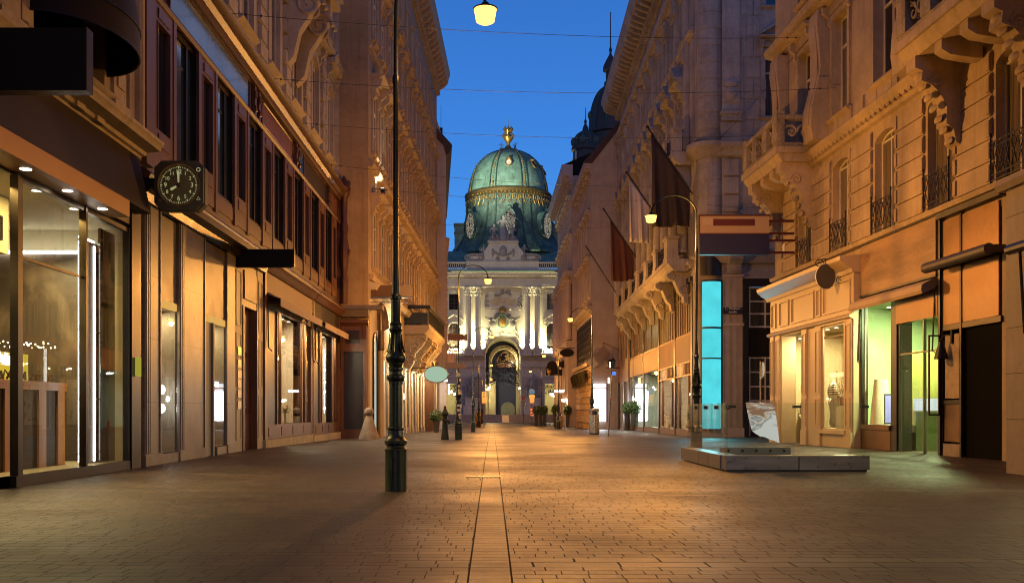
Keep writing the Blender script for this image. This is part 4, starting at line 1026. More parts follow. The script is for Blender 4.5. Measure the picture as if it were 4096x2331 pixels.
for i in range(len(fr_s)-1):
    a, b_ = fr_s[i]+.22, fr_s[i+1]-.22
    if b_-a < .5: continue
    z0 = gz(a)+.35
    niche(F3, B3, a, b_, z0, 3.6, 1.4, WL if i % 3 else CRM, 190 if i % 2 == 0 else 100, (1.,.85,.6) if i % 3 else (.95,1.,.9), n=-.005, spots=2)
    m = MB(F3); m.box(a, b_, -.12, .02, gz(a)-.2, z0); m.box(a, b_, -.12, .04, 3.6, 4.3); m.box((a+b_)/2-.03,(a+b_)/2+.03,-.05,.005,z0,3.6); m.build('shop_front', (WOODR, ALU, BRONZE)[i % 3], B3)
    m = MB(F3); m.box(a, b_, -.1, .02, 4.301, 5.2 if a > 56 else 6.5); m.build('fascia', (FASCIA_TAN, CRM, SIGN_BROWN)[i % 3] if a > 56 else CRM, B3)
m = MB(F3); m.box(70.8, 78.4, -.05, .16, 4.3, 5.0); m.build('lit_fascia', WOODR, B3)
light('POINT', F3(66,1.2,3.3), 110, (1.,.7,.3), .1); light('POINT', F3(58,1.0,3.6), 60, (1.,.85,.55), .1)
m = MB(F3); m.box(65.2,67.2,.16,.3,3.45,3.75); tag(m.build('lit_shop_sign', EM_WARM), 'small amber lit sign under the iron balcony', 'sign')
# signs of this building
Y = 43.6; sp = thing('panel_sign', (WX(1500,Y),Y,WZ(1186,Y)), 'brown panel sign jutting out above the giant spade, behind the lamp post', 'sign')
m = MB(); m.box(WX(1474,Y), WX(1590,Y), Y, Y+.08, WZ(1185,Y), WZ(1140,Y)); m.build('brown_panel', M('umber sign sheet', (.10,.055,.025), .55, var=.06), sp)
m = MB(); m.box(WX(1592,Y), WX(1648,Y), Y, Y+.08, WZ(1185,Y), WZ(1140,Y)); m.build('grey_panel', M('grey brown sign sheet', (.19,.15,.12), .55, var=.05), sp)
m = MB(); m.box(WX(1440,Y), WX(1652,Y), Y-.03, Y+.1, WZ(1192,Y), WZ(1186,Y)); m.box(WX(1448,Y), WX(1652,Y), Y+.0, Y+.08, WZ(1210,Y), WZ(1207,Y)); m.build('rail', ALU, sp)
# giant spade
Y = 45.6; z0 = gz(Y); x = WX(1524,Y)
sd = thing('giant_spade', (x,Y,z0), 'giant spade with a pine handle standing blade upward against the shop wall', 'spade')
m = MB(); m.lathe([(.155,0),(.15,.3),(.145,2.),(.14,4.1),(.13,4.3)], (x,Y,z0), 14); m.build('handle', WOODT, sd)
m = MB(); m.lathe([(.15,4.1),(.17,4.15),(.16,4.3),(.17,4.45),(.15,4.6),(.13,5.1),(.1,5.4)], (x,Y,z0), 14); m.build('ferrule', M('weathered steel ferrule', (.12,.08,.05), .5, metal=.6, var=.3), sd)
m = MB(); zt = WZ(1212,Y); zb = WZ(1312,Y); c = -.02
out = [(-.38,0),(-.36,.35),(-.30,.75),(-.2,1.05),(-.08,1.22),(0,1.26),(.08,1.22),(.2,1.05),(.30,.75),(.36,.35),(.38,0),(.1,-.16),(-.1,-.16)]
k = (zt-zb)/1.26*1.02; m.slab([(x+p*1.02, zb+q_*k) for p, q_ in out], Y-.06, Y+.0)
m.tube([(x,Y-.06,zb-.1),(x,Y-.09,zb+.5),(x,Y-.06,zb+1.0)], [.09,.06,.02], 8)
m.build('blade', M('rusty spade steel', (.17,.12,.08), .45, metal=.55, var=.4, scale=3.), sd)
# conical stone guard
Y = 41.5; x = WX(1476,Y); z0 = WZ(1754,Y)
z0 = gz(Y)
m = MB(); m.lathe([(.46,0),(.44,.08),(.30,.5),(.17,.92),(.12,1.0),(.14,1.03),(.19,1.1),(.21,1.19),(.18,1.29),(.08,1.36),(.001,1.37)], (x,Y,z0), 18)
tag(m.build('stone_guard', M('worn kerb stone', (.19,.145,.115), .8, var=.3, scale=4, bump=.25, bscale=20)), 'worn conical stone guard with a ball top at the corner by the spade', 'guard stone')

# ---------------- projecting pinkish house beyond
F4 = Fac(-3.76+.062*78.6, -.062, 1)
B4 = thing('gabled_house', F4(84,0,gz(84)), 'pinkish house with a steep roof edge projecting beyond the ochre tenement', 'building')
S0, S1 = 78.7, 108.
m = MB(F4); wall(m, S0, S1, -1.2, 22.8, [], .2); m.build('wall', STUCCO_L4, B4)
m = MB(); xw = F4(S0,0,0).x; Y = S0
m.quad((-12,Y,-1),(xw,Y,-1),(xw,Y,22.7),(WX(1747,Y),Y,24.9),(-12,Y,28)); m.build('flank_wall', STUCCO_L4, B4)
m = MB(F4); m.prof([(0,22.0),(.3,22.2),(.42,22.6),(.5,22.75),(.45,22.9),(-1.5,25.),(-6,29),(-6,28.6),(-.2,22.8)], S0-.12, S1); m.build('roof', RED_TILE, B4)
m = MB(F4)
for i in range(24): m.box(S0-.05, S0+.5 if i % 2 else S0+.3, .001, .12, -.3+i*.62, .22+i*.62)
for z in (6.2, 14.9): m.prof([(0,z),(.2,z),(.3,z+.3),(0,z+.4)], S0-.1, S1)
m.build('quoin_trim', TRIM_L3, B4)
m = MB(); m.tube([(WX(1763,79),79.3,24.2),(WX(1763,79),79.3,26.3)], .02, 4); m.lathe([(.15,23.6),(.15,24.4),(.2,24.45)], (WX(1762,79),79.5,0), 8); m.build('chimney_pipe', BLACKM, B4)
for i, z in enumerate((1.0,)):
    niche(F4, B4, 79.6, 84, .0, 3.2, 1.2, WL, 40, WARMW, n=-.05)
    niche(F4, B4, 85, 92, -.2, 3.2, 1.2, WL, 40, (1.,.85,.6), n=-.05)
# ================================================================ right side of the street
def figure(name, J, B, mat, parent, base, sc=1., rz=0., T=None, sub=2):
    """one continuous body grown with a Skin modifier: J joints (x,y,z,r), B bones"""
    me = bpy.data.meshes.new(name)
    ks = list(J); c, s_ = math.cos(rz), math.sin(rz)
    vs = [Vector((c*J[k][0]-s_*J[k][1], s_*J[k][0]+c*J[k][1], J[k][2]))*sc for k in ks]
    me.from_pydata([tuple(v) for v in vs], [(ks.index(a), ks.index(b)) for a, b in B], [])
    o = bpy.data.objects.new(name, me); COL.objects.link(o); me.materials.append(mat)
    o.location = base if parent is None else Vector(base)-ORG[parent.name]
    if parent is not None: o.parent = parent
    ORG[o.name] = Vector(base)
    k = o.modifiers.new('Skin', 'SKIN'); k.use_smooth_shade = True; k.branch_smoothing = .6
    for i, v in enumerate(me.skin_vertices[0].data):
        r = J[ks[i]][3]*sc; v.radius = (r, r); v.use_root = (i == 0)
    o.modifiers.new('Subdivision', 'SUBSURF').levels = sub; o.modifiers['Subdivision'].render_levels = sub
    return o
FR1 = Fac(11.82, -.028, -1)
BR1 = thing('balconied_building', FR1(27,0,0), 'warm beige building with stone balconies, iron window guards and three shop fronts', 'building')
S0, S1 = 16.75, 36.6
WC = [33.35, 30.2, 27.05, 23.9, 20.75, 17.6]
hs = []
for c in WC: hs += [(c-.65,c+.65,6.15,9.0,.35), (c-.62,c+.62,10.5,13.6), (c-.6,c+.6,15.4,18.)]
hs += [(28.45,36.2,-1,5.5), (23.83,28.4,-.5,4.2), (21.15,23.7,-.5,5.6)]
m = MB(FR1); wall(m, S0, S1, 6., 22, [h for h in hs if h[2] > 6], .38); wall(m, S0, S1, -1, 6., [h for h in hs if h[2] < 6], .04); m.build('wall', STUCCO_R1, BR1)
block(FR1, BR1, S0, S1, -1, 22, 10, STUCCO_R1)
a1 = win(FR1, BR1, WC[0], 6.15, 1.3, 2.85, n=-.2, arch=.35, pane=PANEW, cols=2, sur=None)
m = MB(FR1)
for c in WC[1:]: dup(a1, FR1.lin(c-WC[0],0,0))
a2 = win(FR1, BR1, WC[0], 10.5, 1.24, 3.1, n=-.24, pane=PANE, cols=2, sur=STUCCO_R1, surw=.16, hd=dict(kind='flat', pr=.4, br=.6))
a3 = win(FR1, BR1, WC[0], 15.4, 1.2, 2.6, n=-.24, pane=PANE, cols=2, sur=STUCCO_R1, surw=.16, hd=dict(kind='tri', pr=.4, br=.6))
for c in WC[1:]: dup(a2, FR1.lin(c-WC[0],0,0)); dup(a3, FR1.lin(c-WC[0],0,0))
for c in WC:                                    # iron guards in front of the first floor windows
    m = MB(FR1); lattice(m, c-.64, c+.64, 6.2, 7.05, .12, 5, .014); m.build('window_guard', IRON, BR1)
m = MB(FR1)                                     # rusticated piers with joints
for i in range(len(WC)+1):
    c = WC[0]+1.575-3.15*i
    a, b_ = max(c-.78, S0), min(c+.78, S1)
    for j in range(6): m.box(a, b_, .001, .055, 6.2+j*.5, 6.2+j*.5+.46)
    for e in (a-.02, b_+.02-.12):
        for j in range(6): m.box(e, e+.12, .056, .095, 6.24+j*.5, 6.2+j*.5+.40)
    m.mark()
m.build('rustication_trim', STUCCO_R1, BR1)
m = MB(FR1)
m.prof([(0,9.32),(.12,9.36),(.15,9.45),(.36,9.62),(.40,9.75),(.36,9.8),(0,9.84)], S0, S1)
for i in range(64): m.box(16.9+i*.31, 17.05+i*.31, .12, .27, 9.46, 9.60)
m.prof([(0,5.95),(.2,5.98),(.24,6.1),(0,6.14)], S0, S1)
for c in WC:
    for e in (-1.,): m.box(c-.9,c+.9,.001,.06,9.85,10.4)
for i in range(21): m.box(17+i*.95, 17.12+i*.95, .001, .07, 9.86, 10.42)
cornice(m, S0, S1, 14.2, .45, .5, dent=.3); cornice(m, S0, S1, 20.6, .9, 1.1, mod=.8, dent=.3)
m.build('string_moulding', STUCCO_R1, BR1)
def stone_balcony(a, b_, nm):
    z = 9.78; n1 = 1.35
    m = MB(FR1); m.box(a, b_, .0, n1, z, z+.22); m.prof([(0,z-.28),(n1-.25,z-.28),(n1-.1,z-.1),(n1-.08,z),(0,z)], a+.06, b_-.06); bo = m.build('balcony', STUCCO_R1, BR1)
    m = MB(FR1)
    for c in (a+.45, b_-.45):
        m.prof([(0,z-.28),(n1-.2,z-.28),(n1-.2,z-.55),(n1-.38,z-.62),(n1-.35,z-.85),(n1-.6,z-.95),(.55,z-1.15),(.38,z-1.45),(.40,z-1.85),(.22,z-2.0),(.16,z-2.3),(0,z-2.4)], c-.24, c+.24)
        for e in (-.25, .25): scroll(m, (c+e,.62,z-.85), .2, (0,1,0), (0,0,1), t=.035)
        for k in range(7):
            u = k/6; m.ell((c, .98-u*.75, z-.68-u*1.55), .2, .06, .09, 6, 5)
        m.mark()
    for c in (a+.45+(b_-a-.9)/3, b_-.45-(b_-a-.9)/3): m.prof([(.1,z-.28),(n1-.3,z-.28),(n1-.3,z-.5),(n1-.5,z-.62),(.3,z-.7),(.1,z-.7)], c-.17, c+.17); m.mark()
    m.build('console', STUCCO_R1, bo)
    m = MB(FR1); t = z+.22
    m.box(a+.05,b_-.05,n1-.26,n1-.06,t,t+.14); m.box(a+.02,b_-.02,n1-.3,n1-.02,t+.92,t+1.08)
    for s in (a+.05, b_-.25): m.box(s,s+.2,.02,n1-.27,t,t+.14); m.box(s-.02,s+.22,.02,n1-.31,t+.92,t+1.06)
    N = 3
    for i in range(N+1):
        c = a+.3+(b_-a-.6)*i/N; m.box(c-.24,c+.24,n1-.3,n1-.03,t+.141,t+(1.2 if i in (0,N) else .919))
    for i in range(N):
        c0 = a+.3+(b_-a-.6)*i/N+.24; c1 = a+.3+(b_-a-.6)*(i+1)/N-.24; cm = (c0+c1)/2
        for sg in (-1, 1):
            scroll(m, (cm+sg*.2,n1-.16,t+.53), .26, (sg,0,0), (0,0,1), t=.05, turns=1.3, N=16)
        m.tube([(c0,n1-.16,t+.2),(cm,n1-.16,t+.53),(c1,n1-.16,t+.86)], .04, 5)
    for s in (a+.15, b_-.15):
        for k in (0,1): scroll(m, (s,.35+k*.45,t+.53), .25, (0,1,0), (0,0,1), t=.05, turns=1.3, N=16)
    m.build('parapet', SOOT, bo)
stone_balcony(32.35, 36.45, 'far'); stone_balcony(19.2, 23.5, 'near')
m = MB(FR1)                                     # long S shaped buttresses beside the balcony windows
for c in (31.55, 35.6, 24.9, 18.9):
    m.prof([(0,14.1),(.38,14.1),(.42,13.6),(.34,12.9),(.30,12.2),(.42,11.6),(.58,11.0),(.62,10.4),(.55,9.9),(0,9.85)], c-.42, c+.42)
    m.prof([(.36,13.9),(.44,13.6),(.37,12.9),(.33,12.2),(.45,11.6),(.61,11.0),(.65,10.4),(.3,10.3)], c-.22, c+.22); m.mark()
m.build('scroll_buttress', STUCCO_R1, BR1)
m = MB(FR1); m.box(35.35,35.62,.06,.075,6.95,7.25); hn = m.build('house_number_plate', WHITEP, BR1)
# ---- cream shop front with mannequins
n0 = .30
m = MB(FR1); wall(m, 28.5, 36.25, gz(32)-.1, 5.2, [(32.9,34.95,gz(34)-.1,3.8),(29.15,30.95,.55,3.75)], .055, n=n0)
m.quad((34.95,n0-.05,-.2),(34.95,n0-.52,-.2),(34.95,n0-.52,3.8),(34.95,n0-.05,3.8)); m.quad((32.9,n0-.05,3.8),(34.95,n0-.05,3.8),(34.95,n0-.52,3.8),(32.9,n0-.52,3.8))
m.quad((28.5,n0,-.2),(28.5,-.1,-.2),(28.5,-.1,5.2),(28.5,n0,5.2)); m.quad((36.25,n0,-.2),(36.25,-.1,-.2),(36.25,-.1,5.2),(36.25,n0,5.2))
m.build('shop_wall', CREAMP, BR1)
m = MB(FR1)
for s in (28.8, 31.3, 32.55, 35.3, 35.95):
    w_ = .24 if s != 35.95 else .2
    m.box(s-w_, s+w_, n0+.001, n0+.05, .45, 3.85); m.box(s-w_-.03, s+w_+.03, n0+.001, n0+.08, gz(s)-.1, .45)
    for z0, z1 in ((.6,1.5),(1.65,3.7)):
        for q0, q1 in ((s-w_+.05,s-w_+.09),(s+w_-.09,s+w_-.05)): m.box(q0,q1,n0+.05,n0+.075,z0,z1)
        m.box(s-w_+.09,s+w_-.09,n0+.05,n0+.075,z0,z0+.04); m.box(s-w_+.09,s+w_-.09,n0+.05,n0+.075,z1-.04,z1)
m.prof([(n0,3.82),(n0+.12,3.88),(n0+.14,3.95),(n0,4.02)], 28.5, 36.3)
for a, b_ in ((28.7,30.9),(31.1,31.5),(31.7,33.9),(34.2,35.2),(35.6,36.1)):
    for z0 in (4.15, 5.0): m.box(a, b_, n0+.001, n0+.04, z0, z0+.06)
    m.box(a, a+.06, n0+.001, n0+.04, 4.21, 5.0); m.box(b_-.06, b_, n0+.001, n0+.04, 4.21, 5.0)
m.prof([(-.1,5.2),(n0+.05,5.2),(n0+.09,5.32),(n0+.26,5.42),(n0+.42,5.56),(n0+.44,5.68),(-.1,5.74)], 28.45, 36.55)
for a, b_, z0, z1 in ((29.1,31.0,.5,3.8),):
    m.box(a-.1,a,n0+.001,n0+.06,z0,z1); m.box(b_,b_+.1,n0+.001,n0+.06,z0,z1); m.box(a-.1,b_+.1,n0+.001,n0+.06,z1,z1+.1); m.box(a-.16,b_+.16,n0+.001,n0+.12,z0-.12,z0)
m.build('shop_moulding', CREAMP, BR1)
YEL = M('warm white display lining', (.55,.46,.28), .7, var=.06)
niche(FR1, BR1, 29.1, 32.85, .52, 3.78, 1.3, YEL, 330, (1.,.80,.42), n=n0-.06, spots=5, aim=.2, pane=False)
niche(FR1, BR1, 32.92, 36.4, -.08, 3.81, 1.7, YEL, 380, (1.,.80,.42), n=n0-.54, spots=5, aim=.2, pane=False)
m = MB(FR1); m.box(29.16, 30.94, n0-.06, n0-.05, .55, 3.75); m.mark(); m.box(32.9, 34.95, n0-.52, n0-.51, -.1, 3.8); m.build('shop_pane', GLASS, BR1)
m = MB(FR1); m.box(33.9,34.05,n0-.54,n0-.46,-.05,3.79); m.box(29.2,30.9,n0-.05,n0-.02,3.4,3.45); m.build('pane_frame', BLACKM, BR1)
light('AREA', FR1(34.0,n0-.25,3.7), 60, (1.,.76,.32), size=(1.4,.2), aim=(0,0,-1))
def stripes(name, c1, c2, k):
    mm, nt, out = new_mat(name); L = nt.links.new
    g = _n(nt, 'ShaderNodeNewGeometry'); s_ = nt.nodes.new('ShaderNodeSeparateXYZ'); L(g.outputs['Position'], s_.inputs[0])
    q = _n(nt, 'ShaderNodeMath', operation='MULTIPLY'); q.inputs[1].default_value = k; L(s_.outputs['Z'], q.inputs[0])
    f = _n(nt, 'ShaderNodeMath', operation='FRACT'); L(q.outputs[0], f.inputs[0])
    l = _n(nt, 'ShaderNodeMath', operation='LESS_THAN'); l.inputs[1].default_value = .42; L(f.outputs[0], l.inputs[0])
    x = _n(nt, 'ShaderNodeMix', data_type='RGBA'); x.inputs['A'].default_value = c4(c1); x.inputs['B'].default_value = c4(c2); L(l.outputs[0], x.inputs['Factor'])
    b = _n(nt, 'ShaderNodeBsdfPrincipled', Roughness=.9); L(x.outputs['Result'], b.inputs['Base Color']); L(b.outputs[0], out.inputs[0]); return mm
def mannequin(base, rz, label, top, legs, stripe=False, skirt=False):
    t = thing('mannequin', base, label, 'mannequin')
    BJ = dict(p=(0,0,.98,.13), w=(0,0,1.13,.115), c=(0,-.01,1.32,.135), n=(0,0,1.50,.06), nk=(0,.0,1.56,.05), k=(0,0,1.60,.03),
        sl=(-.17,0,1.44,.06), el=(-.25,.03,1.17,.045), hl=(-.20,-.14,.98,.032), fl=(-.17,-.2,.92,.02), sr=(.17,0,1.44,.06), er=(.26,.02,1.16,.045), hr=(.27,-.06,.90,.03), fr=(.27,-.09,.80,.02),
        tl=(-.10,0,.90,.105), kl=(-.105,-.02,.50,.065), al=(-.10,.02,.10,.042), ol=(-.11,-.14,.03,.03), tr=(.10,0,.90,.105), kr=(.11,-.05,.50,.065), ar=(.12,.03,.10,.042), or_=(.14,-.12,.03,.03))
    BB = [('p','w'),('w','c'),('c','n'),('n','nk'),('nk','k'),('c','sl'),('sl','el'),('el','hl'),('hl','fl'),('c','sr'),('sr','er'),('er','hr'),('hr','fr'),('p','tl'),('tl','kl'),('kl','al'),('al','ol'),('p','tr'),('tr','kr'),('kr','ar'),('ar','or_')]
    figure('body', BJ, BB, SKINP, t, base, 1., rz)
    g = lambda *k: {x: (BJ[x][0],BJ[x][1],BJ[x][2],BJ[x][3]+.022) for x in k}
    figure('jacket', g('p','w','c','sl','el','hl','sr','er','hr'), [('p','w'),('w','c'),('c','sl'),('sl','el'),('el','hl'),('c','sr'),('sr','er'),('er','hr')], top, t, base, 1., rz)
    figure('trousers', g('p','tl','kl','al','tr','kr','ar'), [('p','tl'),('tl','kl'),('kl','al'),('p','tr'),('tr','kr'),('kr','ar')], legs, t, base, 1., rz)
    return t
CL1 = M('beige jacket cloth', (.45,.38,.27), .9, var=.15, scale=4); CL2 = M('cream trouser cloth', (.55,.48,.36), .9, var=.1, scale=4)
mannequin(FR1(35.3,-.7,-.05), PI/2+.2, 'headless mannequin in a beige jacket in the doorway window of the cream shop', CL1, CL2)
mannequin(FR1(35.95,-.85,-.05), PI/2-.2, 'headless cream mannequin behind the beige jacket one in the cream shop', CL2, CL1)
mannequin(FR1(31.5,-.25,.53), PI/2+.1, 'headless mannequin in a striped jumper in the cream shop window', stripes('striped knit', (.5,.42,.28), (.03,.02,.015), 13), CL2)
m = MB(FR1); m.box(30.7,31.1,-.6,-.2,.53,1.25); hb = tag(m.build('display_plinth', WHITEP), 'white plinth beside the striped mannequin', 'plinth')
m = MB(FR1); m.slab([(30.7,1.26),(31.1,1.26),(31.05,1.55),(30.75,1.55)], -.42, -.3); m.tube([(30.77+.13*(1-math.cos(PI*i/8)),-.36,1.55+.2*math.sin(PI*i/8)) for i in range(9)], .012, 5); tag(m.build('handbag', M('brown leather', (.16,.06,.025), .45)), 'brown leather handbag hanging beside the striped mannequin', 'handbag')
for i, (s, n) in enumerate(((32.3,-.7),(31.9,-.95))):
    m = MB(FR1); v = FR1(s,n,.57)
    for k in range(14):
        a = k*.9; h = 1.0+.9*R.random(); q = .25*R.random()
        m.tube([(s,n,.57),(s+q*.4*math.cos(a),n+q*.4*math.sin(a),.57+h*.6),(s+q*math.cos(a),n+q*math.sin(a),.57+h)], [.008,.007,.004], 4)
        for j in range(5): m.ell((s+q*math.cos(a)*(.7+.06*j),n+q*math.sin(a)*(.7+.06*j),.57+h*(.7+.07*j)), .03,.012,.05, 5, 4)
    tag(m.build('dried_stems', M('dried stems', (.22,.15,.06), .9, var=.3)), ('dried stems at the back of the cream shop window behind the striped mannequin','dried stems behind the handbag in the cream shop window')[i], 'dried plant')
# ---- green lit shop
n1 = .12
m = MB(FR1); m.box(23.9, 28.42, -.1, n1, 4.5, 5.93); 
m.build('veneer_fascia', PLYW, BR1)
m = MB(FR1); m.box(23.86,28.46,-.1,n1+.03,5.94,6.02); m.box(23.86,28.46,-.1,n1+.02,4.44,4.49); m.box(28.42,28.5,-.1,n1-.03,-.1,5.94); m.box(23.72,23.82,-.1,n1-.02,-.1,5.93); m.box(26.15,26.5,-.35,n1-.04,-.05,4.2); m.build('black_frame', BLACK, BR1)
m = MB(FR1); m.prof([(.0,4.2),(.42,4.02),(.46,4.1),(.44,4.24),(.2,4.38),(0,4.42)], 23.95, 28.5); aw = m.build('awning', AWN, BR1)
m = MB(FR1)
for s in (23.98, 28.46): m.tube([(s,.1,4.05),(s,.16,2.6),(s,.02,2.5)], .02, 5)
m.build('awning_arm', BLACKM, aw)
GRN = M('green lit plaster', (.46,.58,.34), .7, var=.06)
m = MB(FR1); m.box(26.5,28.42,-.1,n1+.02,.56,.7); m.mark(); m.box(26.5,28.42,-.1,n1-.03,.0,.55); m.mark(); m.box(23.85,26.15,-.1,n1-.02,3.45,4.2); m.build('bronze_sill', BRONZE2, BR1)
niche(FR1, BR1, 23.86, 29.05, -.06, 4.18, 2.7, GRN, 620, (.84,1.,.46), n=.0, spots=6, aim=.3, pane=False)
m = MB(FR1); m.box(26.52, 28.4, .05, .06, .71, 4.15); m.mark(); m.box(23.86, 26.1, .0, .01, -.05, 3.44); m.build('shop_pane', GLASS, BR1)
m = MB(FR1); m.box(26.52, 29.0, -.75, -.05, .5, .7); m.build('window_shelf', WHITEP, BR1)
light('SPOT', FR1(28.2,-.3,4.1), 160, (.75,1.,.45), r=.06, aim=FR1.lin(.25,0,-1), spot=70)
m = MB(FR1)
for s in (23.88, 24.7, 26.08): m.box(s-.03,s+.03,-.03,.04,-.05,3.44); m.mark()
m.box(23.86,26.1,-.03,.035,2.6,2.64); m.build('door_frame', ALU, BR1)
m = MB(FR1); m.lathe([(.30,0),(.28,.4),(.22,1.0),(.19,1.3)], (28.1,-.35,.71), 16); tag(m.build('display_column', M('white fabric stand', (.75,.68,.55), .8)), 'pale tapered display column in the green lit window', 'display stand')
m = MB(); m.box(WX(3539,27.4),WX(3569,27.4),27.4,27.45,.72,1.58); sc_ = tag(m.build('screen', BLACK), 'upright lit screen beside the tapered column in the green lit window', 'screen')
m = MB(); m.box(WX(3541,27.4),WX(3567,27.4),27.385,27.399,.76,1.54); m.build('lit_panel', EM('lit screen picture', (.62,.66,.95), 1.5, .4), sc_)
m = MB(); m.box(WX(3664,26.5),WX(3790,26.5),26.5,27.0,-.03,1.06); ct = tag(m.build('counter', M('pale green counter', (.42,.60,.30), .5)), 'pale green counter behind the glass door of the green shop', 'counter')
m = MB(); m.box(WX(3660,26.5),WX(3792,26.5),26.46,27.04,1.061,1.10); m.build('counter_top', WHITEP, ct)
m = MB(); m.box(WX(3672,26.6),WX(3760,26.6),26.6,26.9,1.101,1.44); tag(m.build('glass_showcase', EM('lit showcase', (.85,.95,.9), 1.2, .5)), 'brightly lit glass showcase on the pale green counter', 'showcase')
m = MB(FR1)
for i in range(4):
    for j in range(12): m.ell((WX(3661+i*14.5,27.4),27.39,1.3+j*.105), .026,.012,.026, 8, 4)
pb = MB(); pb.box(WX(3648,27.4),WX(3800,27.4),27.4,27.45,1.1,2.8); pg = tag(pb.build('peg_wall', M('yellow pegboard', (.30,.28,.07), .6)), 'yellow pegboard wall with round holes behind the counter', 'pegboard'); m.build('hole_dots', BLACK, pg)
m = MB(FR1)
for i, (x, z, h, w_) in enumerate(((3690,1.95,.22,.2),(3680,1.5,.28,.17),(3735,1.9,.2,.16),(3722,1.5,.2,.12))): m.box(WX(x,27.2)-w_,WX(x,27.2)+w_,27.1,27.37,z,z+h); m.box(WX(x,27.2)-w_-.05,WX(x,27.2)+w_+.05,27.05,27.39,z-.03,z-.001)
tag(m.build('shelf_goods', BLACK), 'dark boxed goods on shelves of the yellow pegboard', 'goods')
# ---- bronze shop with the black door
m = MB(FR1)
for a, b_, z0, z1 in ((22.85,23.65,3.2,4.55),(21.2,22.75,3.2,4.55),(22.85,23.65,4.75,5.75),(21.2,22.75,4.75,5.75)): m.box(a, b_, -.1, .05, z0, z1); m.mark()
m.box(22.85,23.65,-.1,.03,.35,1.25); m.build('bronze_panel', BRONZE2, BR1)
m = MB(FR1); m.box(22.76,22.84,-.15,.07,-.05,5.8); m.box(23.66,23.71,-.15,.06,-.05,5.8); m.box(21.1,23.65,-.15,.06,3.06,3.19); m.box(21.1,23.65,-.15,.02,4.56,4.74); m.box(22.85,23.65,-.1,.06,1.26,1.36); m.prof([(0,5.78),(.2,5.8),(.24,5.92),(0,5.98)],20.9,23.7); m.build('bronze_frame', BRONZE, BR1)
m = MB(FR1); m.box(22.92,23.58,-.08,.04,1.4,2.95); m.build('notice_board', M('pale notice board', (.36,.26,.17), .6, var=.25, scale=6), BR1)
m = MB(FR1); m.box(22.86,23.64,-.1,.06,-.06,.3); m.build('stone_plinth', CONC, BR1)
m = MB(FR1); m.box(21.15,22.75,-.12,-.03,-.05,3.05); m.box(21.2,22.7,-.029,-.02,1.02,1.04); m.build('black_door', M('matt black door', (.005,.0045,.0045), .85, var=.15, spec=.04), BR1)
m = MB(FR1); m.tube([(20.9,.42,4.62),(23.8,.42,4.62)], .13, 12); m.box(20.9,23.7,.05,.30,4.58,4.72); m.build('awning_roll', M('dark awning roll', (.045,.035,.03), .5), BR1)
wl = thing('wall_lamp', FR1(23.3,.05,3.15), 'black cone shaded wall lamp on a swan arm beside the black door', 'wall lamp')
m = MB(FR1); m.tube([(23.2,.06,2.72),(23.2,.06,3.05)], .04, 8); m.tube([(23.2,.08,2.92),(23.3,.14,2.94),(23.4,.2,2.9),(23.42,.22,2.8)], .018, 6); m.build('arm', BLACKM, wl)
m = MB(FR1); m.lathe([(.05,.42),(.06,.38),(.10,.25),(.17,0),(.165,0),(.09,.24),(.04,.36)], (23.42,.22,2.36), 12); m.build('shade', BLACKM, wl)
fs_ = MB(FR1)
for z in (1.0, 2.95): fs_.box(23.72, 23.76, .09, .38, z-.02, z+.02)
fs_.box(23.72,23.76,.345,.38,1.02,2.93); fs_.box(23.72,23.76,.09,.13,1.02,2.93)
tag(fs_.build('frame_sign', BLACKM), 'thin empty black rectangular frame standing out from the wall by the black door', 'frame')
# ---- oval hanging sign on scrolled iron
Y = 29.4; cx, cz = WX(3303,Y), WZ(1105,Y); a_, b_ = 39*Y/3843, 50*Y/3843
hg = thing('oval_hanging_sign', (cx,Y,cz-b_), 'dark oval sign with a pale rim on a scrolled iron bracket', 'sign')
m = MB(); m.slab([(cx+a_*math.cos(2*PI*i/32), cz+b_*math.sin(2*PI*i/32)) for i in range(32)], Y, Y+.05); m.build('oval_plate', M('grey brown sign enamel', (.05,.043,.036), .6), hg)
m = MB(); m.tube([(cx+a_*math.cos(2*PI*i/32), Y+.02, cz+b_*math.sin(2*PI*i/32)) for i in range(32)], .018, 5, True); m.build('rim', WHITEP, hg)
m = MB(); xw = FR1(Y,.12,0).x
m.tube([(cx-.25,Y+.03,cz+b_+.12),(cx,Y+.03,cz+b_+.16),(cx+.35,Y+.03,cz+b_-.05),(cx+.6,Y+.03,cz+.12),(xw,Y+.03,cz+.02)], .016, 5)
for q_, r in (((cx-.2,Y+.03,cz+b_+.02),.14),((cx+.42,Y+.03,cz-.12),.12),((xw-.12,Y+.03,cz+.2),.11),((xw-.12,Y+.03,cz-.18),.11)): scroll(m, q_, r, (1,0,0), (0,0,1), t=.018)
m.tube([(xw-.02,Y+.03,cz-.35),(xw-.02,Y+.03,cz+.4)], .018, 5); m.tube([(cx,Y+.03,cz+b_),(cx,Y+.03,cz+b_+.14)], .014, 5)
m.build('bracket', IRON, hg)
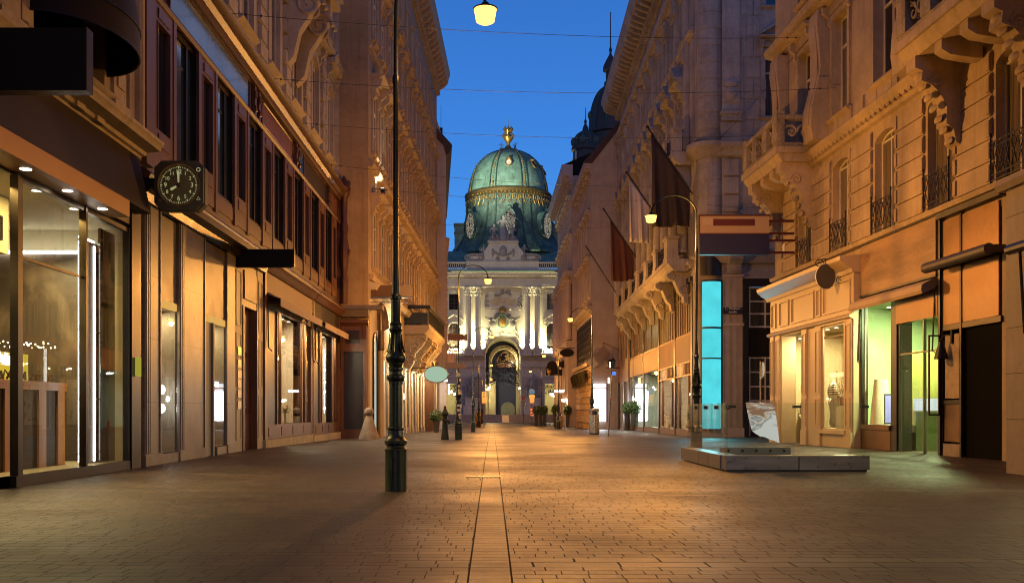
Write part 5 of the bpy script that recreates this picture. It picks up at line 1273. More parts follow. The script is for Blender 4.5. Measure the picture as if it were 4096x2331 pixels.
# ---- red, cream and blue sign board at the end of the facade
Y = 34.2; sb = thing('sign_board', (WX(2940,Y),Y,WZ(1018,Y)), 'large cream and navy sign board with a dark red bar', 'sign')
x0, x1 = WX(2800,Y), WX(3076,Y); zt, zm, zb = WZ(864,Y), WZ(938,Y), WZ(1018,Y)
m = MB(); m.box(x0, x1, Y, Y+.16, zm, zt); m.build('cream_panel', M('cream sign face', (.40,.28,.17), .5, var=.05), sb)
m = MB(); m.box(x0-.02, x1+.01, Y-.02, Y+.18, zb, zm-.005); m.build('navy_panel', M('navy sign face', (.010,.012,.065), .45, var=.08), sb)
m = MB(); m.box(WX(2853,Y), WX(3019,Y), Y-.012, Y-.001, WZ(903,Y), WZ(876,Y)); m.build('red_bar', M('oxblood bar', (.10,.012,.008), .5), sb)
m = MB(); m.box(WX(2808,Y), WX(2852,Y), Y-.012, Y-.001, WZ(902,Y), WZ(875,Y)); m.build('cream_tile', M('pale sign tile', (.44,.33,.23), .5), sb)
m = MB()
for z_ in (zt, zm+.0): m.box(x0-.03,x1+.02,Y-.02,Y+.18,z_-.001 if z_ == zt else z_, z_+.05)
m.box(x0-.03,x0-.001,Y-.02,Y+.18,zm+.05,zt); xw = FR1(Y,0,0).x
for y in (882, 932, 960, 1008): m.tube([(x1,Y+.1,WZ(y,Y)),(xw,Y+.1,WZ(y,Y))], .045, 6)
m.build('frame', M('maroon sign frame', (.07,.012,.012), .5), sb)

# ================================================================ nearest house on the right edge
FR0 = Fac(9.1, 0., -1)
B0 = thing('sandstone_house', FR0(14,0,0), 'sandstone slab portal of the house beside the matt black door', 'building')
m = MB(FR0); wall(m, -25, 16.4, -.1, 22, [(12.4,15.6,.5,3.4),(8.6,11.6,.5,3.4),(4.8,7.8,.5,3.4)], .4, n=-.12); m.quad((16.4,-.12,-.1),(16.4,-8,-.1),(16.4,-8,22),(16.4,-.12,22)); m.build('wall', STUCCO_R3, B0)  # unseen stretch behind the camera, added to keep sky light off the foreground
m = MB(FR0); wall(m, -25, 17.0, -.05, 5.0, [(12.4,15.6,.5,3.4),(8.6,11.6,.5,3.4),(4.8,7.8,.5,3.4)], .12); m.quad((17.0,0,-.05),(17.,-2.6,-.05),(17.,-2.6,5.),(17.,0,5.)); m.quad((3,0,5.),(17,0,5.),(17,-2.6,5.),(3,-2.6,5.))
m.build('slab_cladding', STONE_R0, B0)
m = MB(FR0)
for z in (.95, 1.75, 2.55, 3.9, 4.5): m.box(15.7, 17.004, -.004, .003, z-.005, z+.005)
m.build('joint_trim', M('stone joints', (.08,.06,.04), .9), B0)
m = MB(FR0); m.prof([(-2.7,4.98),(.08,4.98),(.14,5.08),(.12,5.16),(-2.7,5.2)], 3, 17.15); m.build('coping', STONE_R0, B0)
for a, b_ in ((12.4,15.6),(8.6,11.6),(4.8,7.8)): niche(FR0, B0, a, b_, .5, 3.4, 1.2, WL, 240, (1.,.72,.36), n=-.14, aim=1.25)
m = MB(FR0); m.tube([(12.2,.25,3.85),(16.45,.25,3.85)], .09, 10); m.tube([(16.2,.2,3.8),(16.2,.12,2.4)], .025, 5); m.build('awning_roll', BRONZE, B0)
# ================================================================ Wallnerstrasse corner house
FR2 = Fac(8.73, .025, -1)
B5 = thing('corner_palace', FR2(62,0,gz(62)), 'richly carved grey beige corner house with pediments, balconies, flags and dark framed shops', 'building')
S0, S1 = 47.2, 81.
PC = [50.3+2.86*i for i in range(11)]
hs = []
for c in PC: hs += [(c-.62,c+.62,9.5,12.5), (c-.6,c+.6,14.6,17.4), (c-.55,c+.55,20.3,22.6), (c-.4,c+.4,24.1,25.4)]
hs += [(47.6,73.4,-1,7.7)]
m = MB(FR2); wall(m, S0, S1, -1, 27.3, hs, .35); m.build('wall', STUCCO_R2, B5)
def row2(z0, w_, h, **kw):
    o = win(FR2, B5, PC[0], z0, w_, h, **kw)
    for c in PC[1:]: dup(o, FR2.lin(c-PC[0],0,0))
row2(9.5, 1.24, 3., sur=STUCCO_R2, surw=.2, hd=dict(kind='flat', pr=.5, br=.7), n=-.05)
row2(14.6, 1.2, 2.8, sur=STUCCO_R2, surw=.2, hd=dict(kind='tri', pr=.62, br=.8, h=.75), n=-.05)
row2(20.3, 1.1, 2.3, sur=STUCCO_R2, surw=.18, hd=dict(kind='seg', pr=.35, br=.4, h=.3), n=-.05)
row2(24.1, .8, 1.3, sur=STUCCO_R2, surw=.14, n=-.05, trans=0)
m = MB(FR2)
for z, p in ((8.1,.3),(13.5,.35),(19.6,.22)): m.prof([(0,z),(p*.5,z+.02),(p*.6,z+.14),(p,z+.22),(p,z+.34),(0,z+.4)], S0, S1)
cornice(m, S0, S1, 23.2, .5, .6, dent=.35); cornice(m, S0-.5, S1+.4, 25.6, 1.5, 1.7, mod=.85, modw=.26, dent=.3)
for c in PC:                                    # carved panels and vases over and under the windows
    m.box(c-.6, c+.6, .001, .07, 8.55, 9.3); m.box(c-.5, c+.5, .001, .06, 13.95, 14.4)
    m.ell((c,.12,18.35), .25,.16,.28, 8, 6); m.ell((c,.1,12.95), .22,.12,.16, 8, 5)
m.build('string_moulding', STUCCO_R2, B5)
def col_mb(m, c, n, z0, z1, r, sq=False):
    if sq: m.box(c-r, c+r, .001, n, z0, z1)
    else: m.lathe([(r*1.25,z0),(r*1.25,z0+.15),(r*1.05,z0+.22),(r,z0+.3),(r*.97,z0+(z1-z0)*.5),(r*.85,z1-.55),(r*.95,z1-.5),(r*.9,z1-.42),(r*1.1,z1-.25),(r*1.5,z1-.1),(r*1.55,z1)], (c,n,0), 12)
    for k in range(8):
        a = 2*PI*k/8; m.ell((c+r*1.2*math.cos(a), n+r*1.2*math.sin(a), z1-.25), .07,.07,.13, 5, 4)
for i in range(len(PC)+1):                      # half columns between the bays on two floors
    c = PC[0]-1.43+2.86*i
    m = MB(FR2); col_mb(m, c, .28, 9.1, 13.4, .26); m.build('column', STUCCO_R2, B5)
    m = MB(FR2); m.box(c-.3,c+.3,.001,.2,14.,23.1); m.box(c-.38,c+.38,.001,.3,14.,15.1); m.box(c-.36,c+.36,.001,.34,22.3,23.15); scroll(m,(c,.35,22.7),.2,(1,0,0),(0,0,1),t=.05); m.ell((c,.22,19.1),.24,.16,.4,8,6); m.build('pilaster', STUCCO_R2, B5)
# balconies on consoles: pedestals with iron railings between
m = MB(FR2); a, b_ = 48.2, 74.; m.box(a, b_, .0, 1.15, 8.5, 8.72); m.prof([(0,8.1),(.7,8.1),(.95,8.3),(1.1,8.5),(0,8.5)], a, b_); bo = m.build('long_balcony', STUCCO_R2, B5)
m = MB(FR2)
for i in range(7):
    c = a+.8+4.*i
    m.prof([(0,8.1),(1.05,8.1),(1.1,7.9),(.95,7.75),(.7,7.7),(.6,7.45),(.45,7.1),(.25,6.9),(.2,6.6),(0,6.5)], c-.35, c+.35)
    for e in (-.36,.36): scroll(m, (c+e,.85,7.9), .2, (0,1,0), (0,0,1), t=.05); scroll(m, (c+e,.25,7.2), .24, (0,1,0), (0,0,1), t=.05)
    m.mark()
m.build('console', STUCCO_R2, bo)
m = MB(FR2)
for i in range(7):
    c = a+.8+4.*i; m.box(c-.55, c+.55, .55, 1.1, 8.721, 9.75); m.box(c-.65,c+.65,.5,1.16,9.751,9.9); m.box(c-.62,c+.62,.52,1.14,8.722,8.9); m.mark()
m.build('pedestal', STUCCO_R2, bo)
for i in range(6):
    c = a+.8+4.*i; m = MB(FR2); lattice(m, c+.62, c+3.38, 8.85, 9.65, .95, 9, .016); m.build('railing', IRON, bo)
m = MB(FR2); a, b_ = 47.6, 53.2; m.box(a,b_,0,1.0,13.7,13.95); m.prof([(0,13.3),(.6,13.3),(.9,13.55),(.95,13.7),(0,13.7)],a,b_)
for c in (a+.7,b_-.7): console(m, c, .5, 13.3, .85, 1.1)
for c in (a+.4,a+2.8,b_-.4): m.box(c-.35,c+.35,.5,.95,13.96,15.0); m.box(c-.42,c+.42,.45,1.,15.001,15.14)
b2 = m.build('upper_balcony', STUCCO_R2, B5)
for a_ in (a+.8, a+3.2): m = MB(FR2); lattice(m, a_, a_+1.6, 14.05, 14.85, .85, 6, .016); m.build('railing', IRON, b2)
# flank on Wallnerstrasse with rounded corner shaft
YF = 46.; FF = Flat(YF); XC = 9.88
m = MB(FF); wall(m, 11.0, 24., -1, 26, [(12.2,14.2,-.2,7.2),(13.05,14.4,15.2,18.2),(13.05,14.4,20.5,23.),(13.05,14.4,9.5,12.6),(16.5,18,9.5,12.6),(16.5,18,15.2,18.2)], .35); m.quad((24,0,-1),(24,-.5,-1),(24,-.5,26),(24,0,26)); m.build('flank_wall', STUCCO_R2, B5)
m = MB(FF)
for z in range(14, 26): 
    for k in range(4):
        x = 11.9+k*.62+(.3 if z % 2 else 0)
        if x < 12.75: m.box(x, x+.6, .001, .03, z+.02, z+.96)
m.box(11.0,11.82,.001,.14,13.9,26); m.box(10.95,11.87,.001,.3,14.9,15.35); m.box(10.9,11.92,.001,.36,15.2,15.36); m.box(11.02,11.8,.141,.2,15.8,16.5); m.ell((11.41,.2,16.2),.3,.12,.34,10,6); m.ell((11.41,.2,16.7),.36,.1,.2,10,6)
m.box(10.9,11.9,.001,.2,13.95,14.85)
for j in range(5): m.box(11.05,11.78,.001,.12,8.9+j*.86,9.65+j*.86)
m.prof([(0,13.2),(.2,13.25),(.3,13.5),(.5,13.65),(.55,13.85),(0,13.95)], 10.4, 24)
m.prof([(0,8.1),(.2,8.15),(.35,8.4),(.35,8.55),(0,8.6)], 10.6, 24)
m.build('flank_moulding', STUCCO_R2, B5)
for z0 in (9.5, 15.2, 20.5): win(FF, B5, 13.72, z0, 1.3, 3. if z0 < 20 else 2.5, n=-.2, sur=STUCCO_R2, surw=.22, hd=dict(kind='tri' if z0 == 15.2 else 'flat', pr=.5, br=.7))
m = MB()                                        # rounded corner shaft with banded drums
x, Y, r = 10.55, 46.55, .62
pr = [(r+.1,8.6),(r+.1,9.0)]
z = 9.0
while z < 25.6: pr += [(r,z+.02),(r,z+.74),(r-.03,z+.75),(r-.03,z+.79)]; z += .8
m.lathe(pr, (x,Y,0), 28); m.lathe([(r+.05,13.2),(r+.3,13.45),(r+.5,13.7),(r+.5,13.9),(r,14.)], (x,Y,0), 28); m.lathe([(r,25.5),(r+.5,26.),(r+.9,26.6),(r+.9,27.2),(0.01,27.6)], (x,Y,0), 28)
m.build('corner_shaft', STUCCO_R2, B5)
m = MB(); m.box(9.9,11.,46.5,47.4,-1,8.5); m.box(9.93,10.9,46.75,47.4,8.5,26.); m.lathe([(.72,-.4),(.72,0),(.60,.1),(.60,6.7),(.75,6.95),(.75,7.1),(.66,7.2),(.66,8.4),(.9,8.55)], (10.5,46.62,0), 28); m.build('corner_pier', STUCCO_R2, B5)
CY = EM('cyan backlit glass', (.10,.78,.86), 1.0, .2)
def curved(x0, x1, y0, y1, Y, bul, mat, name, parent, th=.05):
    m = MB(); N = 10; a, b_ = WX(x0,Y), WX(x1,Y); z0, z1 = WZ(y1,Y), WZ(y0,Y); P = []
    for i in range(N+1):
        u = i/N; P.append((a+(b_-a)*u, Y-bul*(1-(2*u-1)**2)))
    for i in range(N):
        p, q_ = P[i], P[i+1]
        m.add([(p[0],p[1],z0),(q_[0],q_[1],z0),(q_[0],q_[1],z1),(p[0],p[1],z1),(p[0],p[1]+th,z0),(q_[0],q_[1]+th,z0),(q_[0],q_[1]+th,z1),(p[0],p[1]+th,z1)], [(0,1,2,3),(7,6,5,4),(0,4,5,1),(3,2,6,7)])
    return m.build(name, mat, parent)
lp = thing('light_column', (WX(2846,45.7),45.7,WZ(1715,45.7)), 'tall bright cyan backlit glass column at the corner of the side street', 'light column')
for y0, y1 in ((1127,1307),(1315,1430),(1436,1714)): curved(2809, 2884, y0, y1, 45.85, .22, CY, 'cyan_panel', lp)
curved(2803, 2890, 1120, 1718, 45.97, .22, BLACK, 'backing_frame', lp)
curved(2802, 2886, 1028, 1103, 45.85, .22, BLACK, 'black_cap', lp)
light('AREA', (WX(2840,45),45.2,3.2), 130, (.2,.85,1.), size=(.7,5.), aim=(-.3,-1,-.15))
PIL = M('fluted pilaster stone', (.43,.35,.28), .8, var=.14, bump=.1, streak=.2)
m = MB(FF); a, b_ = WX(2890,YF), WX(2970,YF); z1 = WZ(1108,YF)
m.box(a, b_, .001, .06, -.6, z1)
for i in range(16): m.box(a+.03+i*(b_-a-.06)/16, a+.03+i*(b_-a-.06)/16+.035, .061, .09, .3, WZ(1305,YF)); m.box(a+.03+i*(b_-a-.06)/16, a+.03+i*(b_-a-.06)/16+.035, .061, .09, WZ(1295,YF)+.05, z1-.02)
m.box(a-.02,b_+.05,.001,.14,z1,z1+.12); m.box(a-.02,b_+.05,.001,.13,WZ(1304,YF),WZ(1296,YF)+.04); m.box(a-.03,b_+.05,.001,.16,-.6,.28)
m.build('fluted_pilaster', PIL, B5)
m = MB(FF); console(m, WX(2934,YF), .62, WZ(1020,YF), .7, .9); m.build('keystone_console', STUCCO_R2, B5)
ss = thing('street_sign', (WX(2932,45.8),45.8,WZ(1255,45.8)), 'dark blue enamel street name plate on the fluted pilaster', 'street sign')
m = MB(); m.box(WX(2893,45.8), WX(2970,45.8), 45.78, 45.83, WZ(1255,45.8), WZ(1229,45.8)); m.build('plate', M('night blue enamel', (.012,.018,.04), .35), ss)
text('lettering', '1., Wallner-\nstraße', .155, (WX(2931,45.77),45.775,WZ(1242,45.77)+.02), SETTXT, ss, ext=.003)
# window block of the flank: black frame, pale muntins
m = MB(FF); a, b_ = 12.15, 14.3
m.box(a-.12,a+.1,-.2,.12,-.3,7.35); m.box(a-.12,24,-.2,.16,7.05,7.4); m.build('black_frame', BLACKM, B5)
m = MB(FF); m.box(a+.1,b_+2,-.3,-.26,-.3,7.05); m.build('dark_glazing', PANE, B5)
m = MB(FF)
for y in (1098,1150,1203,1253,1305,1430,1487,1545,1602,1660): z = WZ(y,YF); m.box(a+.1,b_+2,-.26,-.2,z-.035,z+.035)
for x in (3003,3066): q_ = WX(x,YF); m.box(q_-.03,q_+.03,-.255,-.19,-.1,WZ(1098,YF))
m.build('muntin', WHITE, B5)
m = MB(FF); m.box(a+.13,b_+2,-.19,-.15,WZ(1425,YF),WZ(1310,YF)); m.build('dark_sign_panel', SIGN_DARK, B5)
for k in range(14):
    pass
# shop fronts on the main street
gaps = [(47.7,52.5),(52.9,58.4),(58.8,65.4),(65.9,71.),(71.4,73.3)]
m = MB(FR2)
for s in (47.6,52.7,58.6,65.65,71.2,73.4): m.box(s-.2, s+.2, -.3, .05, gz(s)-.1, 7.7); m.mark()
m.box(47.5,73.5,-.3,.12,7.5,7.75); m.build('black_shop_post', BLACK, B5)
m = MB(FR2)
for i, (a, b_) in enumerate(gaps): m.box(a+.02, b_-.02, -.2, .03, 3.6, 4.95); m.mark()
m.build('shop_fascia', FASCIA_TAN, B5)
m = MB(FR2)
for a, b_ in gaps[2:]: m.box(a+.05, b_-.05, .031, .05, 3.65, 4.9); m.mark()
m.build('amber_fascia', M('pale amber fascia', (.40,.24,.11), .5, var=.08, scale=.6), B5)
m = MB(FR2)
for i, (a, b_) in enumerate(gaps):
    m.box(a, b_, -.2, .02, gz(a)-.2, gz(a)+.3)
    n_ = 7 if i < 2 else 2
    for k in range(n_+1):
        x = a+(b_-a)*k/n_; m.box(x-.05, x+.05, -.12, .015, 4.96, 7.5)
    for z in ((5.0, 6.9) if i < 2 else (5.0,)): m.box(a, b_, -.12, .02, z-.05, z+.05)
    if i < 2:
        for k in range(12):
            x = a+(b_-a)*k/12; m.box(x-.03, x+.03, -.1, .01, 2.95, 3.58)
        m.box(a, b_, -.12, .02, 2.88, 2.95); m.box(a, b_, -.12, .02, 3.55, 3.6); m.box(a+.9, a+.97, -.12, .02, .2, 2.9); m.box(b_-.97, b_-.9, -.12, .02, .2, 2.9)
m.build('shop_mullion', BRONZE2, B5)
PG = M('teal shop lining', (.40,.46,.38), .6, var=.08)
UPG = M('upper shop glass', (.05,.055,.05), .07, var=.7, scale=.8, stretch=(1,5,.35), col2=(.30,.33,.26), spec=1.)
for i, (a, b_) in enumerate(gaps):
    m = MB(FR2); m.box(a, b_, -.05, -.03, 4.96, 7.5); m.build('upper_glass', UPG, B5)
    z0 = gz(a)+.3
    niche(FR2, B5, a, b_, z0, 3.58, 1.5, (WL,WL,PG,PG,WL)[i], (260,280,420,380,200)[i], ((1.,.8,.5),(1.,.84,.6),(.92,1.,.88),(.92,1.,.88),WARMW)[i], n=-.01, spots=4, aim=.4)
for i, c in enumerate((48.6,49.8,51.2,53.8,55.2,57.)):
    m = MB(FR2); z0 = gz(c)+.3
    for k in range(9): m.ell((c+R.uniform(-.4,.4), -.55-R.random()*.5, z0+.3+2.1*R.random()), .06,.05,.09+.1*R.random(), 6, 5)
    m.box(c-.5,c+.5,-1.1,-.4,z0+.001,z0+.25)
    tag(m.build('shop_display', M('glittering goods', (.35,.27,.18), .25, metal=.7, var=.7, scale=12)), 'glittering window display, %s from the black corner post of the corner house' % ('first','second','third','fourth','fifth','sixth')[i], 'window display')
m = MB(FR2); m.lathe([(.14,0),(.13,.1),(.08,.35),(.02,.5)], (61.5,-.5,gz(61)+.32), 8); tag(m.build('red_bag', RED), 'small red bag in the pale green lit shop window', 'bag')
m = MB(FR2); m.ell((73.0,-.3,2.0), .13,.13,.22, 8, 6); tag(m.build('bare_lamp', EM('glaring shop lamp', (1.,.95,.85), 60.)), 'glaring white lamp in the doorway between the dark shop posts', 'lamp')
light('POINT', FR2(73.,.4,2.), 90, (1.,.94,.82), .15)
# farther shop of the same house
m = MB(FR2); m.box(73.6,81.,-.02,.12,3.4,7.6); m.build('wood_fascia', WOODR, B5)
niche(FR2, B5, 74.2, 76.6, gz(75)+.1, 3.3, 1.2, WL, 100, WARMW, n=.11); niche(FR2, B5, 77.2, 80.6, gz(78)+.1, 3.3, 1.2, WL, 80, (1.,.7,.35), n=.05)
m = MB(FR2)
for s in (73.8,76.9,80.8): m.box(s-.2,s+.2,-.1,.12,gz(s)-.1,3.4); m.mark()
m.build('dark_shop_post', BLACK, B5)
for i, s in enumerate((74.9,77.5,79.6)):
    m = MB(FR2); m.box(s-.5,s+.5,.125,.15,5.2,7.2); m.build('upper_shop_window', PANEW, B5)
m = MB(FR2); m.quad((S1,0,-1),(S1,-10,-1),(S1,-10,27.3),(S1,0,27.3)); m.quad((S0,.2,27.3),(S1,.2,27.3),(S1,-9,30),(S0,-9,30)); m.build('roof', SLATE, B5)
# flags on slanted poles
def flag(label, px0, px1, Y0, cloth, mat, wv, n=36):
    """pole from the wall foot px1 to the tip px0 (photo pixels at depth Y0), cloth hanging from the pole"""
    A, B_ = W(px1[0], px1[1], Y0), W(px0[0], px0[1], Y0)
    t = thing('flag', A, label, 'flag')
    m = MB(); m.tube([tuple(A), tuple(B_)], .045, 8); m.ell(tuple(B_), .08,.08,.08, 8, 6); m.build('flagpole', BLACKM, t)
    m = MB(); k0, k1, zb0, zb1 = cloth
    vs = []; NV = 14
    for i in range(n+1):
        u = i/n; p = A.lerp(B_, k0+(k1-k0)*u); zb = zb0+(zb1-zb0)*u
        for j in range(NV+1):
            v = j/NV; f = v**.8
            off = wv*(math.sin(u*11+v*1.6)+.55*math.sin(u*23+1+v*2.2)+.3*math.sin(u*5-v*4))*f
            vs.append((p.x+.05*math.sin(u*13+v)*f, p.y+off, p.z-.04+(zb-p.z)*v))
    fs = [(i*(NV+1)+j, (i+1)*(NV+1)+j, (i+1)*(NV+1)+j+1, i*(NV+1)+j+1) for i in range(n) for j in range(NV)]
    m.add(vs, fs); o = m.build('cloth', mat, t); so_ = o.modifiers.new('Solidify', 'SOLIDIFY'); so_.thickness = .008
    return t
flag('long dark brown flag hanging from a slanted pole, largest of the flags', (2590,509), (2800,822), 47.5, (.20,.93,WZ(900,47.5),WZ(907,47.5)), FLAGB, .17)
flag('long white flag hanging from a slanted pole beyond the dark one', (2506,690), (2668,925), 58., (.45,.94,WZ(970,58),WZ(966,58)), FLAGW, .15)
flag('dark red brown flag hanging low from a slanted pole beyond the white one', (2414,836), (2548,1035), 66., (.10,.80,WZ(1124,66),WZ(1122,66)), FLAGR, .17)
t = thing('bare_flagpole', W(2462,1170,76), 'bare slanted flagpole without any flag on the corner house', 'flagpole'); m = MB(); m.tube([tuple(W(2462,1170,76)), tuple(W(2342,982,76))], .05, 6); m.build('pole', BLACKM, t)

# ================================================================ houses beyond on the right
FR3 = Fac(8.47, 0., -1)
B6 = thing('plastered_house', FR3(88,0,gz(88)), 'house with a blank plaster flank, a rusticated ground floor and a barred upper window', 'building')
S0, S1 = 81.2, 96.
hs = [(83+2.6*i-.6, 83+2.6*i+.6, z, z+h) for i in range(5) for z, h in ((11.,2.6),(15.,2.6),(18.6,2.))]
m = MB(FR3); wall(m, S0, S1, -1.2, 22.1, hs, .3); m.build('wall', STUCCO_R3, B6)
for z, h in ((11.,2.6),(15.,2.6),(18.6,2.)):
    o = win(FR3, B6, 83, z, 1.2, h, n=.0, sur=STUCCO_R3, hd=dict(kind='flat', pr=.45, br=.6))
    for i in range(1,5): dup(o, FR3.lin(2.6*i,0,0))
    if z == 11.:
        pass
m = MB(FR3)
for i in range(6): m.box(81.5+2.6*i, 81.9+2.6*i, .001, .1, 10.2, 21.3)
cornice(m, S0, S1, 21.1, .7, 1.0, mod=.7, dent=.3); cornice(m, S0, S1, 9.4, .5, .6, dent=.3); cornice(m, S0, S1, 4.6, .5, .6)
m.build('pilaster_trim', STUCCO_R3, B6)
m = MB(); Y = S0; m.quad((8.45,Y,-1.2),(12.5,Y,-1.2),(12.5,Y,27.5),(8.45,Y,22.2)); m.build('blank_flank', STUCCO_R3, B6)
m = MB(FR3); m.prof([(.68,22.0),(.72,22.12),(-4.4,28.),(-4.4,27.6),(0,22.0)], S0-.1, S1); m.build('roof', RED_TILE, B6)
m = MB(FR3)
for j in range(9):
    for i in range(12): m.box(S0+.1+i*1.2+(.0 if j % 2 else .2), S0+1.15+i*1.2-(.0 if j % 2 else .2), .001, .12, -.5+j*.56, -.03+j*.56)
m.build('rustication_trim', M('ochre rustic stone', (.38,.25,.13), .85, var=.2), B6)
m = MB(FR3); m.box(82,94.5,.02,.06,5.5,8.9); m.build('gallery_glass', PANEW, B6)
m = MB(FR3)
for i in range(14): m.box(82+i*.96-.05,82+i*.96+.05,.06,.14,5.4,9.)
for j in range(7): m.box(82,94.6,.06,.12,5.5+j*.56-.03,5.5+j*.56+.03)
m.build('gallery_bars', BLACKM, B6)
m = MB(FR3)                                     # shelf of hanging dark greenery
for i in range(260):
    s = 82+R.random()*12.5; l = .5+R.random()*.9; m.tube([(s,.15+.5*R.random(),4.55),(s+R.uniform(-.2,.2),.5+.3*R.random(),4.3),(s+R.uniform(-.3,.3),.55,4.5-l)], [.03,.05,.01], 4)
tag(m.build('hanging_greenery', M('dark dry fir branches', (.03,.025,.012), .9, var=.4)), 'fringe of dark fir branches hanging along the shelf of the rusticated shop', 'greenery')
m = MB(); Y = 80.9; m.box(WX(2374,Y), WX(2424,Y), Y, Y+.1, WZ(1684,Y), WZ(1555,Y)); lb = tag(m.build('light_box', EM_WHITE2), 'tall white light box poster at the foot of the blank plaster flank', 'light box')
m = MB(); m.box(WX(2374,Y), WX(2424,Y), Y, Y+.1, WZ(1549,Y), WZ(1534,Y)); m.build('top_panel', EM_WHITE2, lb)
m = MB(); 
for a, b_ in ((2368,2373),(2425,2430)): m.box(WX(a,Y),WX(b_,Y),Y-.05,Y+.15,WZ(1686,Y),WZ(1530,Y))
m.build('frame', M('dark red frame', (.12,.02,.02), .5), lb)
light('AREA', (WX(2400,80),80.2,1.5), 80, (.95,.95,1.), size=(1.,2.5), aim=(0,-1,-.2))
FR4 = Fac(8.04+.005*96, -.005, -1)
B7 = thing('columned_house', FR4(105,0,gz(105)), 'pale columned house beside the palace square, behind the oval signs', 'building')
S0, S1 = 96.1, 116.
hs = [(98+3.*i-.7, 98+3.*i+.7, z, z+h) for i in range(6) for z, h in ((9.,3.4),(15.5,2.8),(20.,2.2))]
m = MB(FR4); wall(m, S0, S1, -1.5, 24.6, hs, .3); m.quad((S0,0,-1.5),(S0,-9,-1.5),(S0,-9,24.6),(S0,0,24.6)); m.build('wall', STUCCO_R3, B7)
for z, h in ((9.,3.4),(15.5,2.8),(20.,2.2)):
    o = win(FR4, B7, 98, z, 1.4, h, n=.0, sur=PALE, hd=dict(kind='tri' if z < 12 else 'flat', pr=.5, br=.7))
    for i in range(1,6): dup(o, FR4.lin(3.*i,0,0))
for i in range(7):
    m = MB(FR4); col_mb(m, 96.6+3.*i, .35, 8.2, 14.2, .36); m.build('column', STUCCO_R3, B7)
m = MB(FR4); cornice(m, S0-.2, S1+.8, 14.2, .8, .9, dent=.35); cornice(m, S0-.4, S1+1., 23.6, 1.1, 2.0, mod=.9, dent=.35); cornice(m, S0, S1, 6.9, .7, 1.2, dent=.4)
for i in range(7): m.box(96.1+3.*i,97.1+3.*i,.001,.5,-1,6.9)
m.build('cornice_trim', STUCCO_R3, B7)
m = MB(FR4); m.quad((S0,1.,25.65),(S1+1,1.,25.65),(S1+1,-9,30),(S0,-9,30)); m.quad((S1,0,-1.5),(S1,-9,-1.5),(S1,-9,24.6),(S1,0,24.6)); m.build('roof', SLATE, B7)
for i, (a, b_) in enumerate(((97.4,99.2),(100.4,102.2),(103.4,105.2),(106.4,108.2),(109.4,111.2),(112.4,114.4))): niche(FR4, B7, a, b_, gz(a)+.1, 3.4, 1.2, WL, 60, (1.,.86,.6), n=.02)
# domed corner house in the distance
B8 = thing('domed_house', (16,122,-.6), 'distant house with two dark ribbed domes and a lantern spire', 'building')
m = MB(); m.box(10.2,24,118,134,-1,33.); m.build('wall', STUCCO_R3, B8)
def dome(x, Y, zb, r, zt, name, lantern=True):
    m = MB(); h = zt-zb
    m.lathe([(r*1.0,zb-4),(r*1.0,zb-.5),(r*1.12,zb-.4),(r*1.12,zb),(r*.98,zb+.05)]+[(r*.98*math.cos(t)**.8, zb+.05+h*.98*math.sin(t)) for t in [PI/2*i/12 for i in range(1,12)]]+[(r*.12,zt)], (x,Y,0), 20)
    o = m.build(name, SLATE, B8)
    m = MB()
    for k in range(10):
        a = 2*PI*k/10; m.tube([(x+(r*math.cos(t)**.8)*math.cos(a), Y+(r*math.cos(t)**.8)*math.sin(a), zb+.05+h*.98*math.sin(t)) for t in [PI/2*i/12 for i in range(0,12)]], .09, 5)
        if k % 2: m.ell((x+r*.93*math.cos(a), Y+r*.93*math.sin(a), zb+h*.35), .4,.4,.6, 8, 6)
    m.build('dome_ribs', COPPER_D, o)
    m = MB()
    if lantern: m.lathe([(r*.3,zt-.1),(r*.3,zt+.4),(r*.22,zt+.5),(r*.22,zt+1.8),(r*.36,zt+1.9),(r*.34,zt+2.5),(r*.2,zt+3.3),(r*.08,zt+3.9),(.12,zt+4.2),(.22,zt+4.6),(.08,zt+5.),(.05,zt+9.5)], (x,Y,0), 12)
    else: m.lathe([(r*.3,zt-.1),(r*.2,zt+.6),(.12,zt+1.),(.2,zt+1.3),(.05,zt+1.6),(.03,zt+3.)], (x,Y,0), 10)
    m.build('lantern', SLATE, o)
dome(WX(2442,124), 124, WZ(528,124), 2.75, WZ(343,124), 'dome'); dome(WX(2345,118), 119, WZ(592,119), 1.55, WZ(528,119), 'dome', False)
